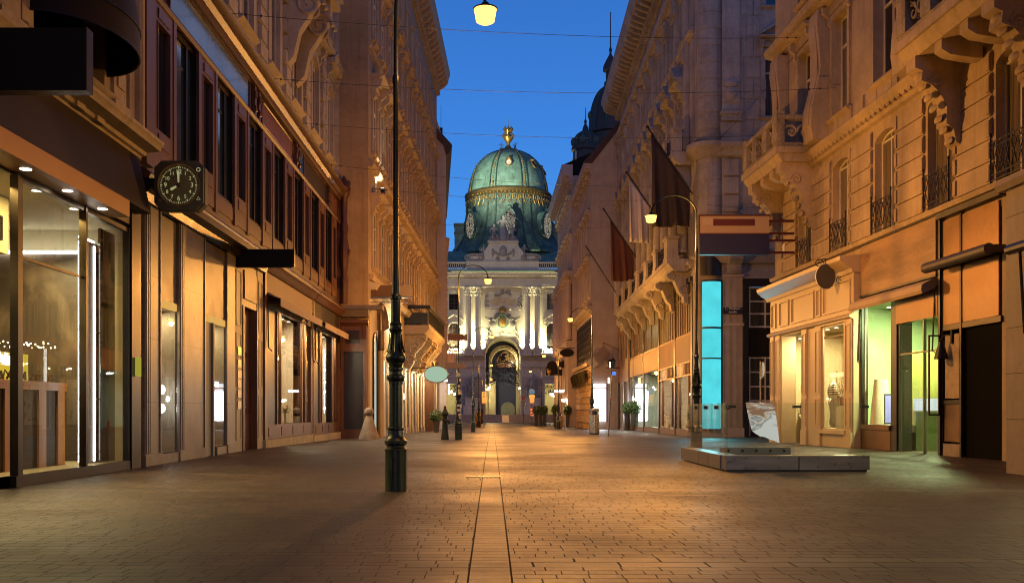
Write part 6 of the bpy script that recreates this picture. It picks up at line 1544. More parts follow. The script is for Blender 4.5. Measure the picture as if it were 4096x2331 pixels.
# ================================================================ palace closing the street
YP = 150.
FP = Flat(YP)
px = lambda x: WX(x, YP); pz = lambda y: WZ(y, YP)
BP = thing('imperial_palace', (px(2011), YP, gz(YP)), 'floodlit white palace gatehouse with a great green copper dome, closing the street', 'palace')
g0 = gz(YP)-.3
CX = px(2011)
hs = [(px(1796),px(1836),pz(1238),pz(1175)), (px(2188),px(2229),pz(1238),pz(1175)), (px(1793),px(1840),pz(1393),pz(1291),True), (px(2186),px(2233),pz(1393),pz(1291),True),
      (px(1942),px(2082),g0,pz(1349),True), (px(1770),px(1822),g0,pz(1535)), (px(2179),px(2240),g0,pz(1535))]
m = MB(FP); wall(m, -24, 26, g0, pz(1087), hs, .6); m.build('wall', PALE, BP)
for x in (1816, 2208.5):
    win(FP, BP, px(x), pz(1238), 40/25.62, 63/25.62, n=-.3, cols=2, rows=2, sur=PALE, surw=.28, frame=WOODD, pane=PANE, trans=.35)
    win(FP, BP, px(x)+.02, pz(1393), 46/25.62, 102/25.62, n=-.3, arch=True, cols=2, rows=3, sur=PALE, surw=.26, frame=WOODD, pane=PANE, sill=False)
    m = MB(FP); c = px(x); z = pz(1283)
    for sg in (-1,1): m.slab([(c+sg*1.5,z),(c+sg*1.5,z+.22),(c,z+1.2),(c,z+.95)], 0, .35)
    for k in range(7): a = PI*k/6; m.ell((c+.62*math.cos(a), .2, pz(1268)+.1+.5*math.sin(a)), .2,.16,.2, 7, 5)
    for sg in (-1,1): scroll(m, (c+sg*1.05,.12,pz(1300)), .35, (sg,0,0), (0,0,1), t=.1)
    m.ell((c,.16,pz(1165)), .45,.14,.3, 8, 5); m.ell((c-.7,.1,pz(1163)), .4,.08,.12, 8, 5); m.ell((c+.7,.1,pz(1163)), .4,.08,.12, 8, 5)
    m.build('window_ornament', PALE, BP)
# entablature, attic and balustrade
m = MB(FP)
for y0, y1, n in ((1150,1135,.75),(1141,1136,.82),(1135,1115,.7),(1114,1107,.95),(1107,1098,1.35),(1098,1093,1.6)): m.box(-23.9, 25.9, .002, n, pz(y0), pz(y1)-.004)
for i in range(150): m.box(-23+i*.32, -22.84+i*.32, .70, .92, pz(1114)+.02, pz(1107)-.05)
m.build('entablature', PALE, BP)
m = MB(FP); m.box(-24, 26, .0, 1.66, pz(1093), pz(1087.5)); m.build('cornice_flashing', COPPER_D, BP)
m = MB(FP); m.box(px(1866), px(2155), -.6, .5, pz(1087), pz(1050)); m.box(-24, px(1866)-.01, -.5, .45, pz(1087), pz(1078)); m.box(px(2155)+.01, 26, -.5, .45, pz(1087), pz(1078))
m.box(-24, px(1866)-.01, -.4, .4, pz(1055), pz(1049)); m.box(px(2155)+.01, 26, -.4, .4, pz(1055), pz(1049)); m.box(px(1866), px(2155), -.5, .56, pz(1050)+.002, pz(1046))
m.build('attic', PALE, BP)
bal = MB(FP); zb = pz(1078)+.001; h = pz(1055)-zb
x = px(1866)-.22
bal.lathe([(.10,0),(.10,.06),(.06,.1),(.13,.3),(.09,.5),(.055,.66),(.09,.8),(.09,h)], (x,.05,zb), 8); b1 = bal.build('baluster', PALE, BP)
for i in range(1, 14): dup(b1, (-.33*i,0,0))
for i in range(14): dup(b1, (px(2155)+.22-x+.33*i,0,0))
# giant columns in pairs
def pal_col(c):
    m = MB(FP); z0, z1 = pz(1397), pz(1185); r = .47
    m.lathe([(.62,z0),(.62,z0+.12),(.56,z0+.2),(.58,z0+.3),(.5,z0+.42),(r,z0+.55),(r*1.0,z0+(z1-z0)*.4),(r*.88,z1)], (c,.62,0), 24)
    o = m.build('column', PALE, BP)
    m = MB(FP); m.lathe([(.42,z1),(.47,z1+.06),(.43,z1+.12),(.5,z1+.7),(.72,z1+1.25)], (c,.62,0), 16); m.box(c-.68,c+.68,.02,1.28,pz(1152),pz(1150)+.0)
    for lev, rr, n_ in ((.3,.5,8),(.75,.56,8)):
        for k in range(n_): a = 2*PI*k/n_+lev; m.ell((c+rr*math.cos(a), .62+rr*math.sin(a), z1+lev), .13,.13,.24, 6, 5)
    for sg in (-1,1): scroll(m, (c+sg*.5,1.15,z1+1.05), .22, (sg,0,0), (0,0,1), t=.07)
    m.build('capital', PALE, o)
    m = MB(FP); m.box(c-.66,c+.66,.003,1.28,pz(1420),pz(1397)); m.box(c-.74,c+.74,.003,1.36,pz(1424),pz(1420)); m.build('pedestal', PALE, o)
for x in (1874.5, 1912.5, 2109, 2148): pal_col(px(x))
# central bay: inscription panel, medallion with crown, trophies
m = MB(FP); a, b_, z0, z1 = px(1940), px(2086), pz(1240), pz(1158)
for k, n in ((0,.12),(.22,.2),(.4,.14)):
    m.box(a+k,a+k+.16,.001,n,z0+k,z1-k); m.box(b_-k-.16,b_-k,.001,n,z0+k,z1-k); m.box(a+k+.16,b_-k-.16,.001,n,z0+k,z0+k+.16); m.box(a+k+.16,b_-k-.16,.001,n,z1-k-.16,z1-k)
m.build('panel_frame', PALE, BP)
m = MB(FP)
def ornament(c, z, w_, h_, k, n=.18, seed=1):
    rr = random.Random(seed)
    for i in range(k):
        u, v = rr.uniform(-1,1), rr.uniform(-1,1)
        q = .14+.16*rr.random(); m.ell((c+u*w_, n*.5, z+v*h_), q, n*(.6+rr.random()*.6), q*.8, 7, 5)
        if i % 2: scroll(m, (c+u*w_, n, z+v*h_), .28, (1 if u < 0 else -1,0,0), (0,0,1), t=.06, N=14)
ornament(CX, pz(1172), 1.2, .45, 16, seed=2); ornament(px(1946), pz(1204), .25, 1., 12, seed=3); ornament(px(2079), pz(1204), .25, 1., 12, seed=4)
m.build('cartouche', SCULPT, BP)
INS = M('gilt lettering', (.55,.33,.07), .5, metal=.3, var=.1)
for s, y, sz, w_ in (('FRANCISCVS · IOSEPHVS · I ·', 1194, .40, 101), ('VETVS PALATII OPVS A CAROLO VI INCHOATVM', 1202, .30, 115), ('A MARIA THERESIA ET IOSEPHO II CONTINVATVM', 1209.5, .30, 113), ('PERFECIT · A · D · MDCCCXCIII', 1217, .40, 101)):
    o = text('inscription', s, sz, (px(2013), YP-.03, pz(y)), INS, BP, ext=.015)
    o.scale = (w_/25.62/(len(s)*sz*.62), 1, 1)
m = MB(FP); c, z = px(2010), pz(1285)
m.lathe([(.001,.10),(.5,.12),(.62,.05),(.62,0)], (0,0,0), 24)
m.v = [Vector((c+p.x*.95, YP-.5-p.z, z-(p.y-YP)*-1.25 if False else z+(YP-p.y)*1.25)) for p in m.v]
m.build('medallion', GILT, BP)
m = MB(FP)
for k in range(22): a = 2*PI*k/22; m.ell((c+.82*math.cos(a), .42, z+1.02*math.sin(a)), .17,.15,.17, 6, 5)
m.build('laurel_wreath', COPPER, BP)
m = MB(FP); z = pz(1250); m.lathe([(.5,0),(.52,.12),(.46,.16)], (c,.5,z), 14)
for k in range(7): a = PI*k/6; m.tube([(c+.48*math.cos(a),.5+.3*math.sin(a),z+.14),(c+.62*math.cos(a),.5+.3*math.sin(a),z+.5),(c+.3*math.cos(a),.5,z+.8),(c,.5,z+.72)], .06, 5)
m.ell((c,.5,z+.9),.1,.1,.12,6,5); m.build('crown', GILT, BP)
m = MB(FP)
for sg in (-1,1):
    for i in range(10):
        a = .4+.25*i; m.tube([(c+sg*.7,.35,pz(1290)+.1*i),(c+sg*(1.4+.06*i),.5,pz(1278)-.16*i),(c+sg*(2.35-.03*i*i*.5),.3,pz(1266)-.30*i)], [.16,.12,.04], 5)
    m.ell((c+sg*1.5,.6,pz(1277)),.28,.26,.3,8,6); m.ell((c+sg*1.55,.45,pz(1300)),.5,.35,.8,8,6); m.ell((c+sg*1.9,.3,pz(1325)),.35,.25,.7,8,6); m.tube([(c+sg*1.3,.5,pz(1282)),(c+sg*.9,.55,pz(1276)),(c+sg*.75,.5,pz(1270))],[.16,.12,.08],6)
    m.tube([(c+sg*1.6,.5,pz(1284)),(c+sg*2.2,.55,pz(1278)),(c+sg*2.7,.5,pz(1266))],[.16,.13,.09],6); m.tube([(c+sg*1.8,.35,pz(1335)),(c+sg*2.4,.35,pz(1350))],[.3,.12],6)
ornament(c, pz(1262), 1.2, .3, 14, n=.3, seed=8); ornament(c, pz(1335), .5, .35, 8, n=.3, seed=9)
m.build('trophy_relief', SCULPT, BP)
# arch mouldings
m = MB(FP)
for w_, e, n0_, n1_ in ((140,0,.002,.22),(152,7,.003,.4),(164,13,.002,.3)):
    A = arcpts(w_/25.62, g0, pz(1349-e)); B_ = arcpts((w_+11)/25.62, g0, pz(1349-e)+11/51.2)
    for i in range(1, len(A)-2): m.slab([(CX+A[i][0],A[i][1]),(CX+A[i+1][0],A[i+1][1]),(CX+B_[i+1][0],B_[i+1][1]),(CX+B_[i][0],B_[i][1])], n0_, n1_)
for sg in (-1,1):
    for k in range(3): m.box(CX+sg*2.78, CX+sg*(3.2+.1*k), .004+.001*k, .2+.05*k, pz(1425)+.2*k, pz(1425)+.2*k+.19)
m.build('arch_moulding', PALE, BP)
# lower storey: string courses and rusticated masonry
m = MB(FP)
for a, b_ in ((-23.9,px(1940)-.12),(px(2084)+.12,25.9)):
    m.box(a,b_,.003,.55,pz(1430),pz(1424)); m.box(a,b_,.004,.35,pz(1440),pz(1430)-.004); m.box(a,b_,.003,.3,pz(1470),pz(1466))
for j in range(12):
    z = g0+.9+j*.55
    for a, b_ in ((px(1828),px(1938)),(px(2088),px(2172)),(px(1700),px(1765)),(px(2246),px(2320))): m.box(a, b_, .002, .10, z, z+.47)
m.build('rusticated_masonry', M('grey palace masonry', (.38,.36,.33), .85, var=.14, scale=.8, bump=.15, streak=.25), BP)
m = MB(FP)
for x0, x1 in ((1765,1828),(2172,2246)):
    m.mark() if m.v else None; m.box(px(x0)-.2,px(x1)+.2,.004,.5,pz(1512),pz(1506)); m.box(px(x0)-.1,px(x1)+.1,.005,.25,pz(1535)+.05,pz(1512)-.01)
    c = (px(x0)+px(x1))/2; A = [(c+.75*math.cos(t), pz(1475)+.85*math.sin(t)) for t in [2*PI*i/20 for i in range(20)]]
    m.tube([(p,.12,q) for p, q in A], .14, 6, True)
    for sg in (-1,1): scroll(m, (c+sg*1.2,.2,pz(1490)), .5, (sg,0,0), (0,0,1), t=.12)
m.build('gate_surround', PALE, BP)
for a, b_ in ((1700,1856),(2170,2330)):
    m = MB(FP); m.box(px(a),px(b_),.7,.95,pz(1397)-.05,pz(1394)); m.box(px(a),px(b_),.7,.95,pz(1418),pz(1414))
    n_ = int((px(b_)-px(a))/.38)
    for i in range(n_): m.lathe([(.07,0),(.13,.25),(.06,.5),(.08,.66)], (px(a)+.2+i*.38,.82,pz(1414)), 6)
    m.build('balcony_balustrade', PALE, BP)
# passage with fan light, lace gate and lamps
INT = M('cream passage wall', (.50,.44,.26), .8, var=.1)
m = MB(FP); a, b_ = px(1942), px(2082); zt = pz(1349)
m.quad((a,-.6,g0),(a,-9,g0),(a,-9,zt-2.7),(a,-.6,zt-2.7)); m.quad((b_,-.6,g0),(b_,-9,g0),(b_,-9,zt-2.7),(b_,-.6,zt-2.7))
A = [(p+CX, q) for p, q in arcpts((b_-a), zt-2.73, zt)][1:-1]
for p, q in zip(A, A[1:]): m.quad((p[0],-.6,p[1]),(q[0],-.6,q[1]),(q[0],-9,q[1]),(p[0],-9,p[1]))
for k in range(3):                               # stepped inner arches
    w_ = 4.9-.35*k; A = arcpts(w_, g0, pz(1372)-.25*k); B_ = arcpts(w_-.3, g0, pz(1372)-.25*k-.15)
    for i in range(len(A)-1): m.slab([(CX+.25+A[i][0],A[i][1]),(CX+.25+A[i+1][0],A[i+1][1]),(CX+.25+B_[i+1][0],B_[i+1][1]),(CX+.25+B_[i][0],B_[i][1])], -5.-k*.5, -4.7-k*.5)
m.box(a, a+1.6, -6.3, -5.9, g0, 6.); m.box(a+.2,a+1.4,-5.899,-5.8,1.,5.)
m.build('passage', INT, BP)
m = MB(FP); m.box(a, b_, -8.9, -8.8, g0, zt); m.build('inner_court_door', M('blue painted inner wall', (.035,.045,.12), .7, var=.15), BP)
m = MB(FP); m.slab([(px(2035)+x, z) for x, z in arcpts(2.3, g0, pz(1605))], -8.8, -8.7); m.build('pale_inner_door', M('pale green door', (.24,.26,.2), .6), BP)
m = MB(FP); c, z = px(2042), pz(1447)
for k in range(9): t = PI*k/8; m.tube([(c,-6.6,z),(c+2.2*math.cos(t),-6.6,z+2.2*math.sin(t))], .05, 5)
for r in (.7,1.25,1.75,2.2): m.tube([(c+r*math.cos(PI*i/16),-6.6,z+r*math.sin(PI*i/16)) for i in range(17)], .05, 5)
m.box(c-2.3,c+2.3,-6.7,-6.5,z-.5,z); m.build('fan_light', WOODD, BP)
m = MB(FP); m.slab([(c+x,z0) for x, z0 in [(2.2*math.cos(PI*i/16), z+2.2*math.sin(PI*i/16)) for i in range(17)]], -6.75, -6.7); m.build('fan_pane', M('amber dim glass', (.20,.14,.05), .2, var=.3), BP)
m = MB(FP); rr = random.Random(5); zb = pz(1540)
arc = lambda u: zb+.15+.75*math.cos(u*PI/2*1.0)**2
for i in range(130):
    u = rr.uniform(-1,1); z = zb+.2+rr.random()*4.2*(1-.35*abs(u)); 
    if z > pz(1425)+.6*(1-abs(u)): continue
    r = .18+.24*rr.random(); t = rr.uniform(0, 6.28)
    scroll(m, (CX+u*2.55,-.5,z), r, (math.cos(t),0,math.sin(t)), (-math.sin(t),0,math.cos(t)), turns=1.2, t=.035, N=12, sg=rr.choice((-1,1)))
for dz in (0,.28,.34): m.tube([(CX+2.68*u/10,-.5,arc(u/10)-.2+dz) for u in range(-10,11)], .055, 5)
for dz in (2.6,3.3): m.tube([(CX+1.9*u/10,-.5,pz(1468)+dz*.4+.9*math.cos(u/10*PI/2)-1.1) for u in range(-10,11)], .07, 5)
for i in range(14): m.ell((CX+rr.uniform(-.5,.5),-.5,pz(1440)+rr.random()*1.1), .2,.06,.16, 7, 5)
m.build('iron_gate', IRON, BP)
m = MB(FP)
for x, y in ((1958,1548),(1951,1556),(2080,1551)): m.ell((px(x),-2.2,pz(y)),.16,.16,.16,8,6); m.mark()
for x, y in ((1804,1565),(1817,1574)): m.ell((px(x),-1.5,pz(y)),.2,.2,.22,8,6); m.mark()
for i, (x, y) in enumerate(((2205,1575),(2213,1573),(2210,1580),(2220,1583),(2226,1580))): m.ell((px(x),-1.5,pz(y)),.13,.13,.15,8,6); m.mark()
m.build('gate_lamp', EM('passage lamp globes', (1.,.9,.62), 16.), BP)
light('POINT', (px(1965),YP+2.2,4.2), 650, (1.,.84,.45), .2); light('POINT', (px(2050),YP+4.8,9.), 420, (1.,.86,.45), .2)
for x0, x1 in ((1770,1822),(2179,2240)):
    m = MB(FP); a, b_ = px(x0), px(x1); zt = pz(1535)
    m.quad((a,-.6,g0),(a,-6,g0),(a,-6,zt),(a,-.6,zt)); m.quad((b_,-.6,g0),(b_,-6,g0),(b_,-6,zt),(b_,-.6,zt)); m.quad((a,-6,g0),(b_,-6,g0),(b_,-6,zt),(a,-6,zt)); m.quad((a,-.6,zt),(a,-6,zt),(b_,-6,zt),(b_,-.6,zt)); m.build('side_passage', INT, BP)
    m = MB(FP); rr = random.Random(x0)
    for i in range(34):
        t = rr.uniform(0,6.28); scroll(m, (a+rr.random()*(b_-a),-.4,zt-.1-rr.random()*1.3), .16+.12*rr.random(), (math.cos(t),0,math.sin(t)), (-math.sin(t),0,math.cos(t)), turns=1.1, t=.03, N=10)
    m.tube([(a+(b_-a)*i/10,-.4,zt-1.5+.3*math.sin(PI*i/10)) for i in range(11)], .05, 5); m.build('side_gate_lace', IRON, BP)
    light('POINT', ((a+b_)/2,YP+2.5,3.2), 330, (1.,.88,.5), .2)
# sculpture groups beside the gate
def statue(parent, base, s, pose, rz=0., name='statue'):
    J = dict(p=(0,0,1.0,.15), w=(.02,0,1.15,.14), c=(.02,-.02,1.38,.17), n=(.03,-.02,1.56,.06), h=(.04,-.05,1.70,.105), t=(.04,-.05,1.82,.07))
    B = [('p','w'),('w','c'),('c','n'),('n','h'),('h','t')]
    for sd, sg in (('l',-1),('r',1)):
        a = pose[sd]; J['s'+sd] = (sg*.2,0,1.47,.08); J['e'+sd] = (*a[0],.06); J['h'+sd] = (*a[1],.05)
        B += [('c','s'+sd),('s'+sd,'e'+sd),('e'+sd,'h'+sd)]
        q = pose['k'+sd]; J['t'+sd] = (sg*.11,0,.88,.12); J['k'+sd] = (*q[0],.085); J['f'+sd] = (*q[1],.06); J['o'+sd] = (q[1][0],q[1][1]-.16,q[1][2]-.05,.04)
        B += [('p','t'+sd),('t'+sd,'k'+sd),('k'+sd,'f'+sd),('f'+sd,'o'+sd)]
    return figure(name, J, B, SCULPT, parent, base, s, rz)
ST1 = dict(l=((-.38,-.1,1.25),(-.34,-.3,1.0)), r=((.42,-.05,1.55),(.5,-.1,1.85)), kl=((-.16,-.08,.48),(-.18,.02,.08)), kr=((.18,-.15,.52),(.3,-.05,.12)))
ST2 = dict(l=((-.42,-.12,1.3),(-.25,-.32,1.2)), r=((.4,-.1,1.2),(.55,-.25,1.0)), kl=((-.18,-.12,.5),(-.3,.0,.1)), kr=((.14,-.05,.48),(.16,.05,.08)))
SIT = dict(l=((-.36,-.05,1.2),(-.3,-.25,1.0)), r=((.38,-.1,1.25),(.28,-.35,1.15)), kl=((-.2,-.42,.85),(-.22,-.4,.42)), kr=((.2,-.45,.82),(.26,-.5,.42)))
for x, ps, lab in ((1890,ST1,'l'),(2130,ST2,'r')):
    c = px(x); zb = pz(1592)
    m = MB(FP); m.box(c-1.35,c+1.35,.4,2.6,g0,pz(1622)); m.box(c-1.1,c+1.1,.5,2.4,pz(1622)+.002,pz(1592)); m.box(c-1.25,c+1.25,.45,2.5,pz(1594),pz(1591)+.02); m.build('statue_pedestal', PALE, BP)
    statue(BP, (c,YP-1.5,zb+.0), 2.05, ps); statue(BP, (c+(-.5 if lab == 'l' else -.9),YP-1.75,zb-.15), 1.45, SIT, .5)
    m = MB(FP); m.tube([(c-.9,1.9,zb+.2),(c-1.05,2.0,zb+1.4),(c-1.1,2.0,zb+1.9)] if lab == 'l' else [(c-.4,1.2,zb),(c-.1,1.3,zb+1.2),(c+.2,1.3,zb+2.8)], [.1,.16,.22], 7); m.ell((c+.5,1.5,zb+.35),.7,.5,.4,9,6); m.build('statue_rock', SCULPT, BP)
# attic sculpture group
m = MB(FP); o_ = 1.2
pts = [(px(1872),pz(1046)),(px(2150),pz(1046)),(px(2148),pz(1030)),(px(2118),pz(1024)),(px(2092),pz(1008)),(px(2076),pz(988)),(px(2070),pz(972)),(px(1956),pz(972)),(px(1950),pz(988)),(px(1934),pz(1008)),(px(1908),pz(1024)),(px(1876),pz(1030))]
m.slab(pts, -1.4, .2); m.box(px(1950),px(2074),-1.5,.4,pz(972),pz(965)); m.build('attic_pedestal', PALE, BP)
m = MB(FP)
for sg, x in ((-1,1898),(1,2124)):
    for k in range(3): m.tube([(px(x)+(1.5-.35*k)*math.cos(t),.2,pz(1031)+(.62-.15*k)*math.sin(t)) for t in [2*PI*i/18 for i in range(18)]], .12, 6, True)
m.ell((px(2012),.25,pz(1003)),.6,.3,.75,10,7)
for i in range(9): u = (i-4)/4; m.ell((px(2012)+u*1.5,.25,pz(1020)+.6*u*u-.1),.24,.2,.22,7,5)
for sg in (-1,1): m.ell((px(2012)+sg*1.6,.22,pz(1012)),.2,.15,.7,7,5); scroll(m,(px(2012)+sg*.8,.25,pz(1036)),.3,(sg,0,0),(0,0,1),t=.1)
m.build('urn_relief', SCULPT, BP)
z = pz(965); c = px(2012)
statue(BP, (c,YP+.4,z), 2.25, ST2); statue(BP, (c-1.45,YP+.2,z-.6), 1.85, SIT, .3); statue(BP, (c+1.4,YP+.2,z-.6), 1.85, SIT, -.3)
m = MB(FP); m.lathe([(1.15,0),(.95,.9),(.55,2.),(.36,2.9)], (c,-.5,z), 10); m.ell((c-1.3,-.4,z+.5),.9,.5,.6,9,6); m.ell((c+1.3,-.4,z+.5),.9,.5,.6,9,6); m.box(c-2.3,c+2.3,-1.2,.3,z,z+.2); m.build('statue_drapery', SCULPT, BP)
for x, sg in ((1934,-1),(2096,1)): statue(BP, (px(x),YP+.3,pz(1022)-.9), 1.5, SIT, sg*.6)
# copper roof and dome
YD = 162.; DX = WX(2033, YD); U = .4464/(3843/YD); ZD = WZ(783, YD)
dz = lambda v: ZD+(745-v)*U
m = MB(FP); m.quad((-24,-.6,24.2),(26,-.6,24.2),(26,-5,26.8),(-24,-5,26.8)); m.quad((-24,-5,26.8),(26,-5,26.8),(26,-24,27),(-24,-24,27)); m.build('roof', COPPER, BP)
m = MB()
drum = [(545,1318),(545,1312),(510,1270),(475,1215),(443,1150),(415,1080),(395,1000),(383,930),(376,885),(372,800)]
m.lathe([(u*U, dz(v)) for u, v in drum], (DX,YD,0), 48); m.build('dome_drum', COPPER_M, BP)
m = MB(); prof = [(365,742),(362,720),(358,695),(350,650),(338,600),(320,550),(295,500),(255,450),(200,402),(140,370),(80,346),(.01,344)]
m.lathe([(u*U, dz(v)) for u, v in prof], (DX,YD,0), 64); do_ = m.build('dome', COPPER, BP)
m = MB(); m.lathe([(372*U,dz(805)),(385*U,dz(795)),(378*U,dz(780)),(392*U,dz(762)),(388*U,dz(748)),(366*U,dz(738))], (DX,YD,0), 64); m.build('dome_ring', M('dark gilt cornice', (.16,.115,.04), .5, metal=.7, var=.35, scale=3.), BP)
m = MB()
for k in range(72):
    a = 2*PI*k/72; c, s_ = math.cos(a), math.sin(a); r = 381*U
    m.ell((DX+r*c, YD+r*s_, dz(788)), .14,.14,.12, 6, 4)
m.build('gilt_beads', GILT, BP)
m = MB()
for k in range(48):
    a0 = 2*PI*k/48; r = 378*U
    pts = [(DX+r*math.cos(a0+d), YD+r*math.sin(a0+d), dz(v)) for d, v in ((-.055,808),(-.05,840),(-.028,868),(0,885),(.028,868),(.05,840),(.055,808))]
    m.tube(pts, .05, 5); m.ell((DX+(r+.02)*math.cos(a0), YD+(r+.02)*math.sin(a0), dz(828)), .12,.12,.22, 6, 5); m.ell((DX+r*math.cos(a0), YD+r*math.sin(a0), dz(887)), .12,.12,.08, 6, 4)
m.build('gilt_fringe', GILT, BP)
m = MB(); m2 = MB()
for k in range(8):
    a = PI/8+PI*k/4
    for d in (-.075, .075): m.tube([(DX+(u*U+.03)*math.cos(a+d*(1 if u > 150 else .8)), YD+(u*U+.03)*math.sin(a+d), dz(v)) for u, v in prof[:-1]], .11, 5)
    P = [Vector((DX+(u*U+.06)*math.cos(a), YD+(u*U+.06)*math.sin(a), dz(v))) for u, v in prof[:-1]]
    for i in range(len(P)-1):
        for t in (0,.5): q = P[i].lerp(P[i+1], t); m2.ell(tuple(q), .13,.13,.17, 6, 4)
    for d in (-.1,.1): m.tube([(DX+(u*U+.03)*math.cos(a+d), YD+(u*U+.03)*math.sin(a+d), dz(v)) for u, v in drum], .13, 5)
m.build('copper_ribs', COPPER_D, do_); m2.build('gilt_ribs', GILT, do_)
DLIT = EM('lit dome window', (1.,.83,.55), 1.5, .6)
for k in range(8):
    a = -PI/2+PI*k/4; u, v = 312, 528
    if not -PI-.1 < a < .1: continue
    C = Vector((DX+(u*U)*math.cos(a), YD+(u*U)*math.sin(a), dz(v))); t = Vector((-math.sin(a),math.cos(a),0)); nrm = Vector((math.cos(a)*.85,math.sin(a)*.85,.52)); up = nrm.cross(t); up = up if up.z > 0 else -up
    m = MB(); m.tube([tuple(C+nrm*.12+t*.5*math.cos(q)+up*.72*math.sin(q)) for q in [2*PI*i/18 for i in range(18)]], .12, 6, True); m.ell(tuple(C+nrm*.15+up*.95),.4,.2,.2,8,5); o = m.build('oval_window', GILT, BP)
    m = MB(); m.add([tuple(C+nrm*.10+t*.48*math.cos(q)+up*.7*math.sin(q)) for q in [2*PI*i/18 for i in range(18)]], [tuple(range(18))]); m.build('pane', DLIT if a < -.8 else PANE, o)
LACE = None
def lace_mat():
    mm, nt, out = new_mat('lit leaded oval window'); L = nt.links.new
    g = _n(nt, 'ShaderNodeNewGeometry'); v = _n(nt, 'ShaderNodeTexVoronoi', Scale=2.4, feature='DISTANCE_TO_EDGE'); L(g.outputs['Position'], v.inputs['Vector'])
    r = nt.nodes.new('ShaderNodeValToRGB'); r.color_ramp.elements[0].position = .05; r.color_ramp.elements[0].color = (.02,.015,.01,1); r.color_ramp.elements[1].position = .10; r.color_ramp.elements[1].color = (.50,.46,.36,1)
    L(v.outputs['Distance'], r.inputs['Fac']); e = _n(nt, 'ShaderNodeEmission', Strength=.55); L(r.outputs['Color'], e.inputs['Color']); L(e.outputs[0], out.inputs[0]); return mm
LACE = lace_mat()
for k in (-1, 0, 1):
    a = -PI/2+k*PI/4; nr = Vector((math.cos(a),math.sin(a),0)); t = Vector((-math.sin(a),math.cos(a),0)); C = Vector((DX,YD,dz(1078)))+nr*(470*U); N = 28
    ov = lambda f, d: [tuple(C+nr*d+t*1.02*f*math.cos(2*PI*i/N)+Vector((0,0,2.15*f*math.sin(2*PI*i/N)))) for i in range(N)]
    m = MB(); m.add(ov(1.12,-.05)+ov(1.12,-2.4), [(i,(i+1)%N,N+(i+1)%N,N+i) for i in range(N)]+[tuple(range(N))]); o = m.build('oval_dormer', COPPER, BP)
    m = MB(); m.tube(ov(1.08,.0), .16, 6, True); m.tube(ov(.98,.06), .07, 5, True)
    m.ell(tuple(C+Vector((0,0,2.55))+nr*.05),.45,.3,.35,8,6)
    for sg in (-1,1):
        m.ell(tuple(C+t*1.3*sg+Vector((0,0,.4))),.2,.2,.5,7,5); m.ell(tuple(C+t*1.2*sg+Vector((0,0,-1.3))),.2,.2,.5,7,5)
    m.build('gilt_frame', COPPER_D, o)
    m = MB(); m.add(ov(.98,.01), [tuple(range(N))]); m.build('lit_pane', LACE, o)
m = MB(); z = dz(344)
m.lathe([(1.6,z-.05),(1.5,z+.15),(.6,z+.3),(.5,z+.7),(.3,z+.9),(.28,z+1.3),(.5,z+1.5),(.75,z+1.9),(.85,z+2.3),(.6,z+2.6),(.35,z+2.75),(.45,z+3.0),(.62,z+3.4),(.5,z+3.7),(.2,z+3.9),(.04,z+4.1),(.03,z+5.4)], (DX,YD,0), 14)
for k in range(8):
    a = 2*PI*k/8
    m.tube([(DX+.7*math.cos(a),YD+.7*math.sin(a),z+2.0),(DX+1.05*math.cos(a),YD+1.05*math.sin(a),z+2.5),(DX+.7*math.cos(a),YD+.7*math.sin(a),z+2.9)], .1, 5)
    m.tube([(DX+.5*math.cos(a),YD+.5*math.sin(a),z+3.1),(DX+.8*math.cos(a),YD+.8*math.sin(a),z+3.6),(DX+.55*math.cos(a),YD+.55*math.sin(a),z+4.1)], [.1,.14,.05], 5)
m.build('finial', GILT, BP)
for sg in (-1,1):
    o = statue(BP, (DX+sg*1.15,YD-.3,z-.2), .85, ST1 if sg > 0 else ST2); o.name = 'putto'; o.data.materials[0] = COPPER_D; ORG[o.name] = Vector((DX+sg*1.15,YD-.3,z-.2))
for x0, x1 in ((1818,1856),(2202,2240)):
    m = MB(); Y = 158.; m.box(WX(x0,Y),WX(x1,Y),Y,Y+6,26,WZ(900,Y)); m.box(WX(x0,Y)-.15,WX(x1,Y)+.15,Y-.2,Y+6.2,WZ(900,Y)+.001,WZ(893,Y)); m.box(WX(x0,Y)-.1,WX(x1,Y)+.1,Y-.12,Y+6.1,WZ(932,Y),WZ(927,Y)); m.build('roof_pavilion', COPPER, BP)
m = MB(FP); m.box(px(1820),px(2200),3.6,6.2,g0,gz(YP)+.45); m.box(px(1820),px(2200),3.0,3.59,g0,gz(YP)+.9); m.box(-22,24,2.62,2.99,g0,gz(YP)+1.25); m.build('steps', CONC, BP)
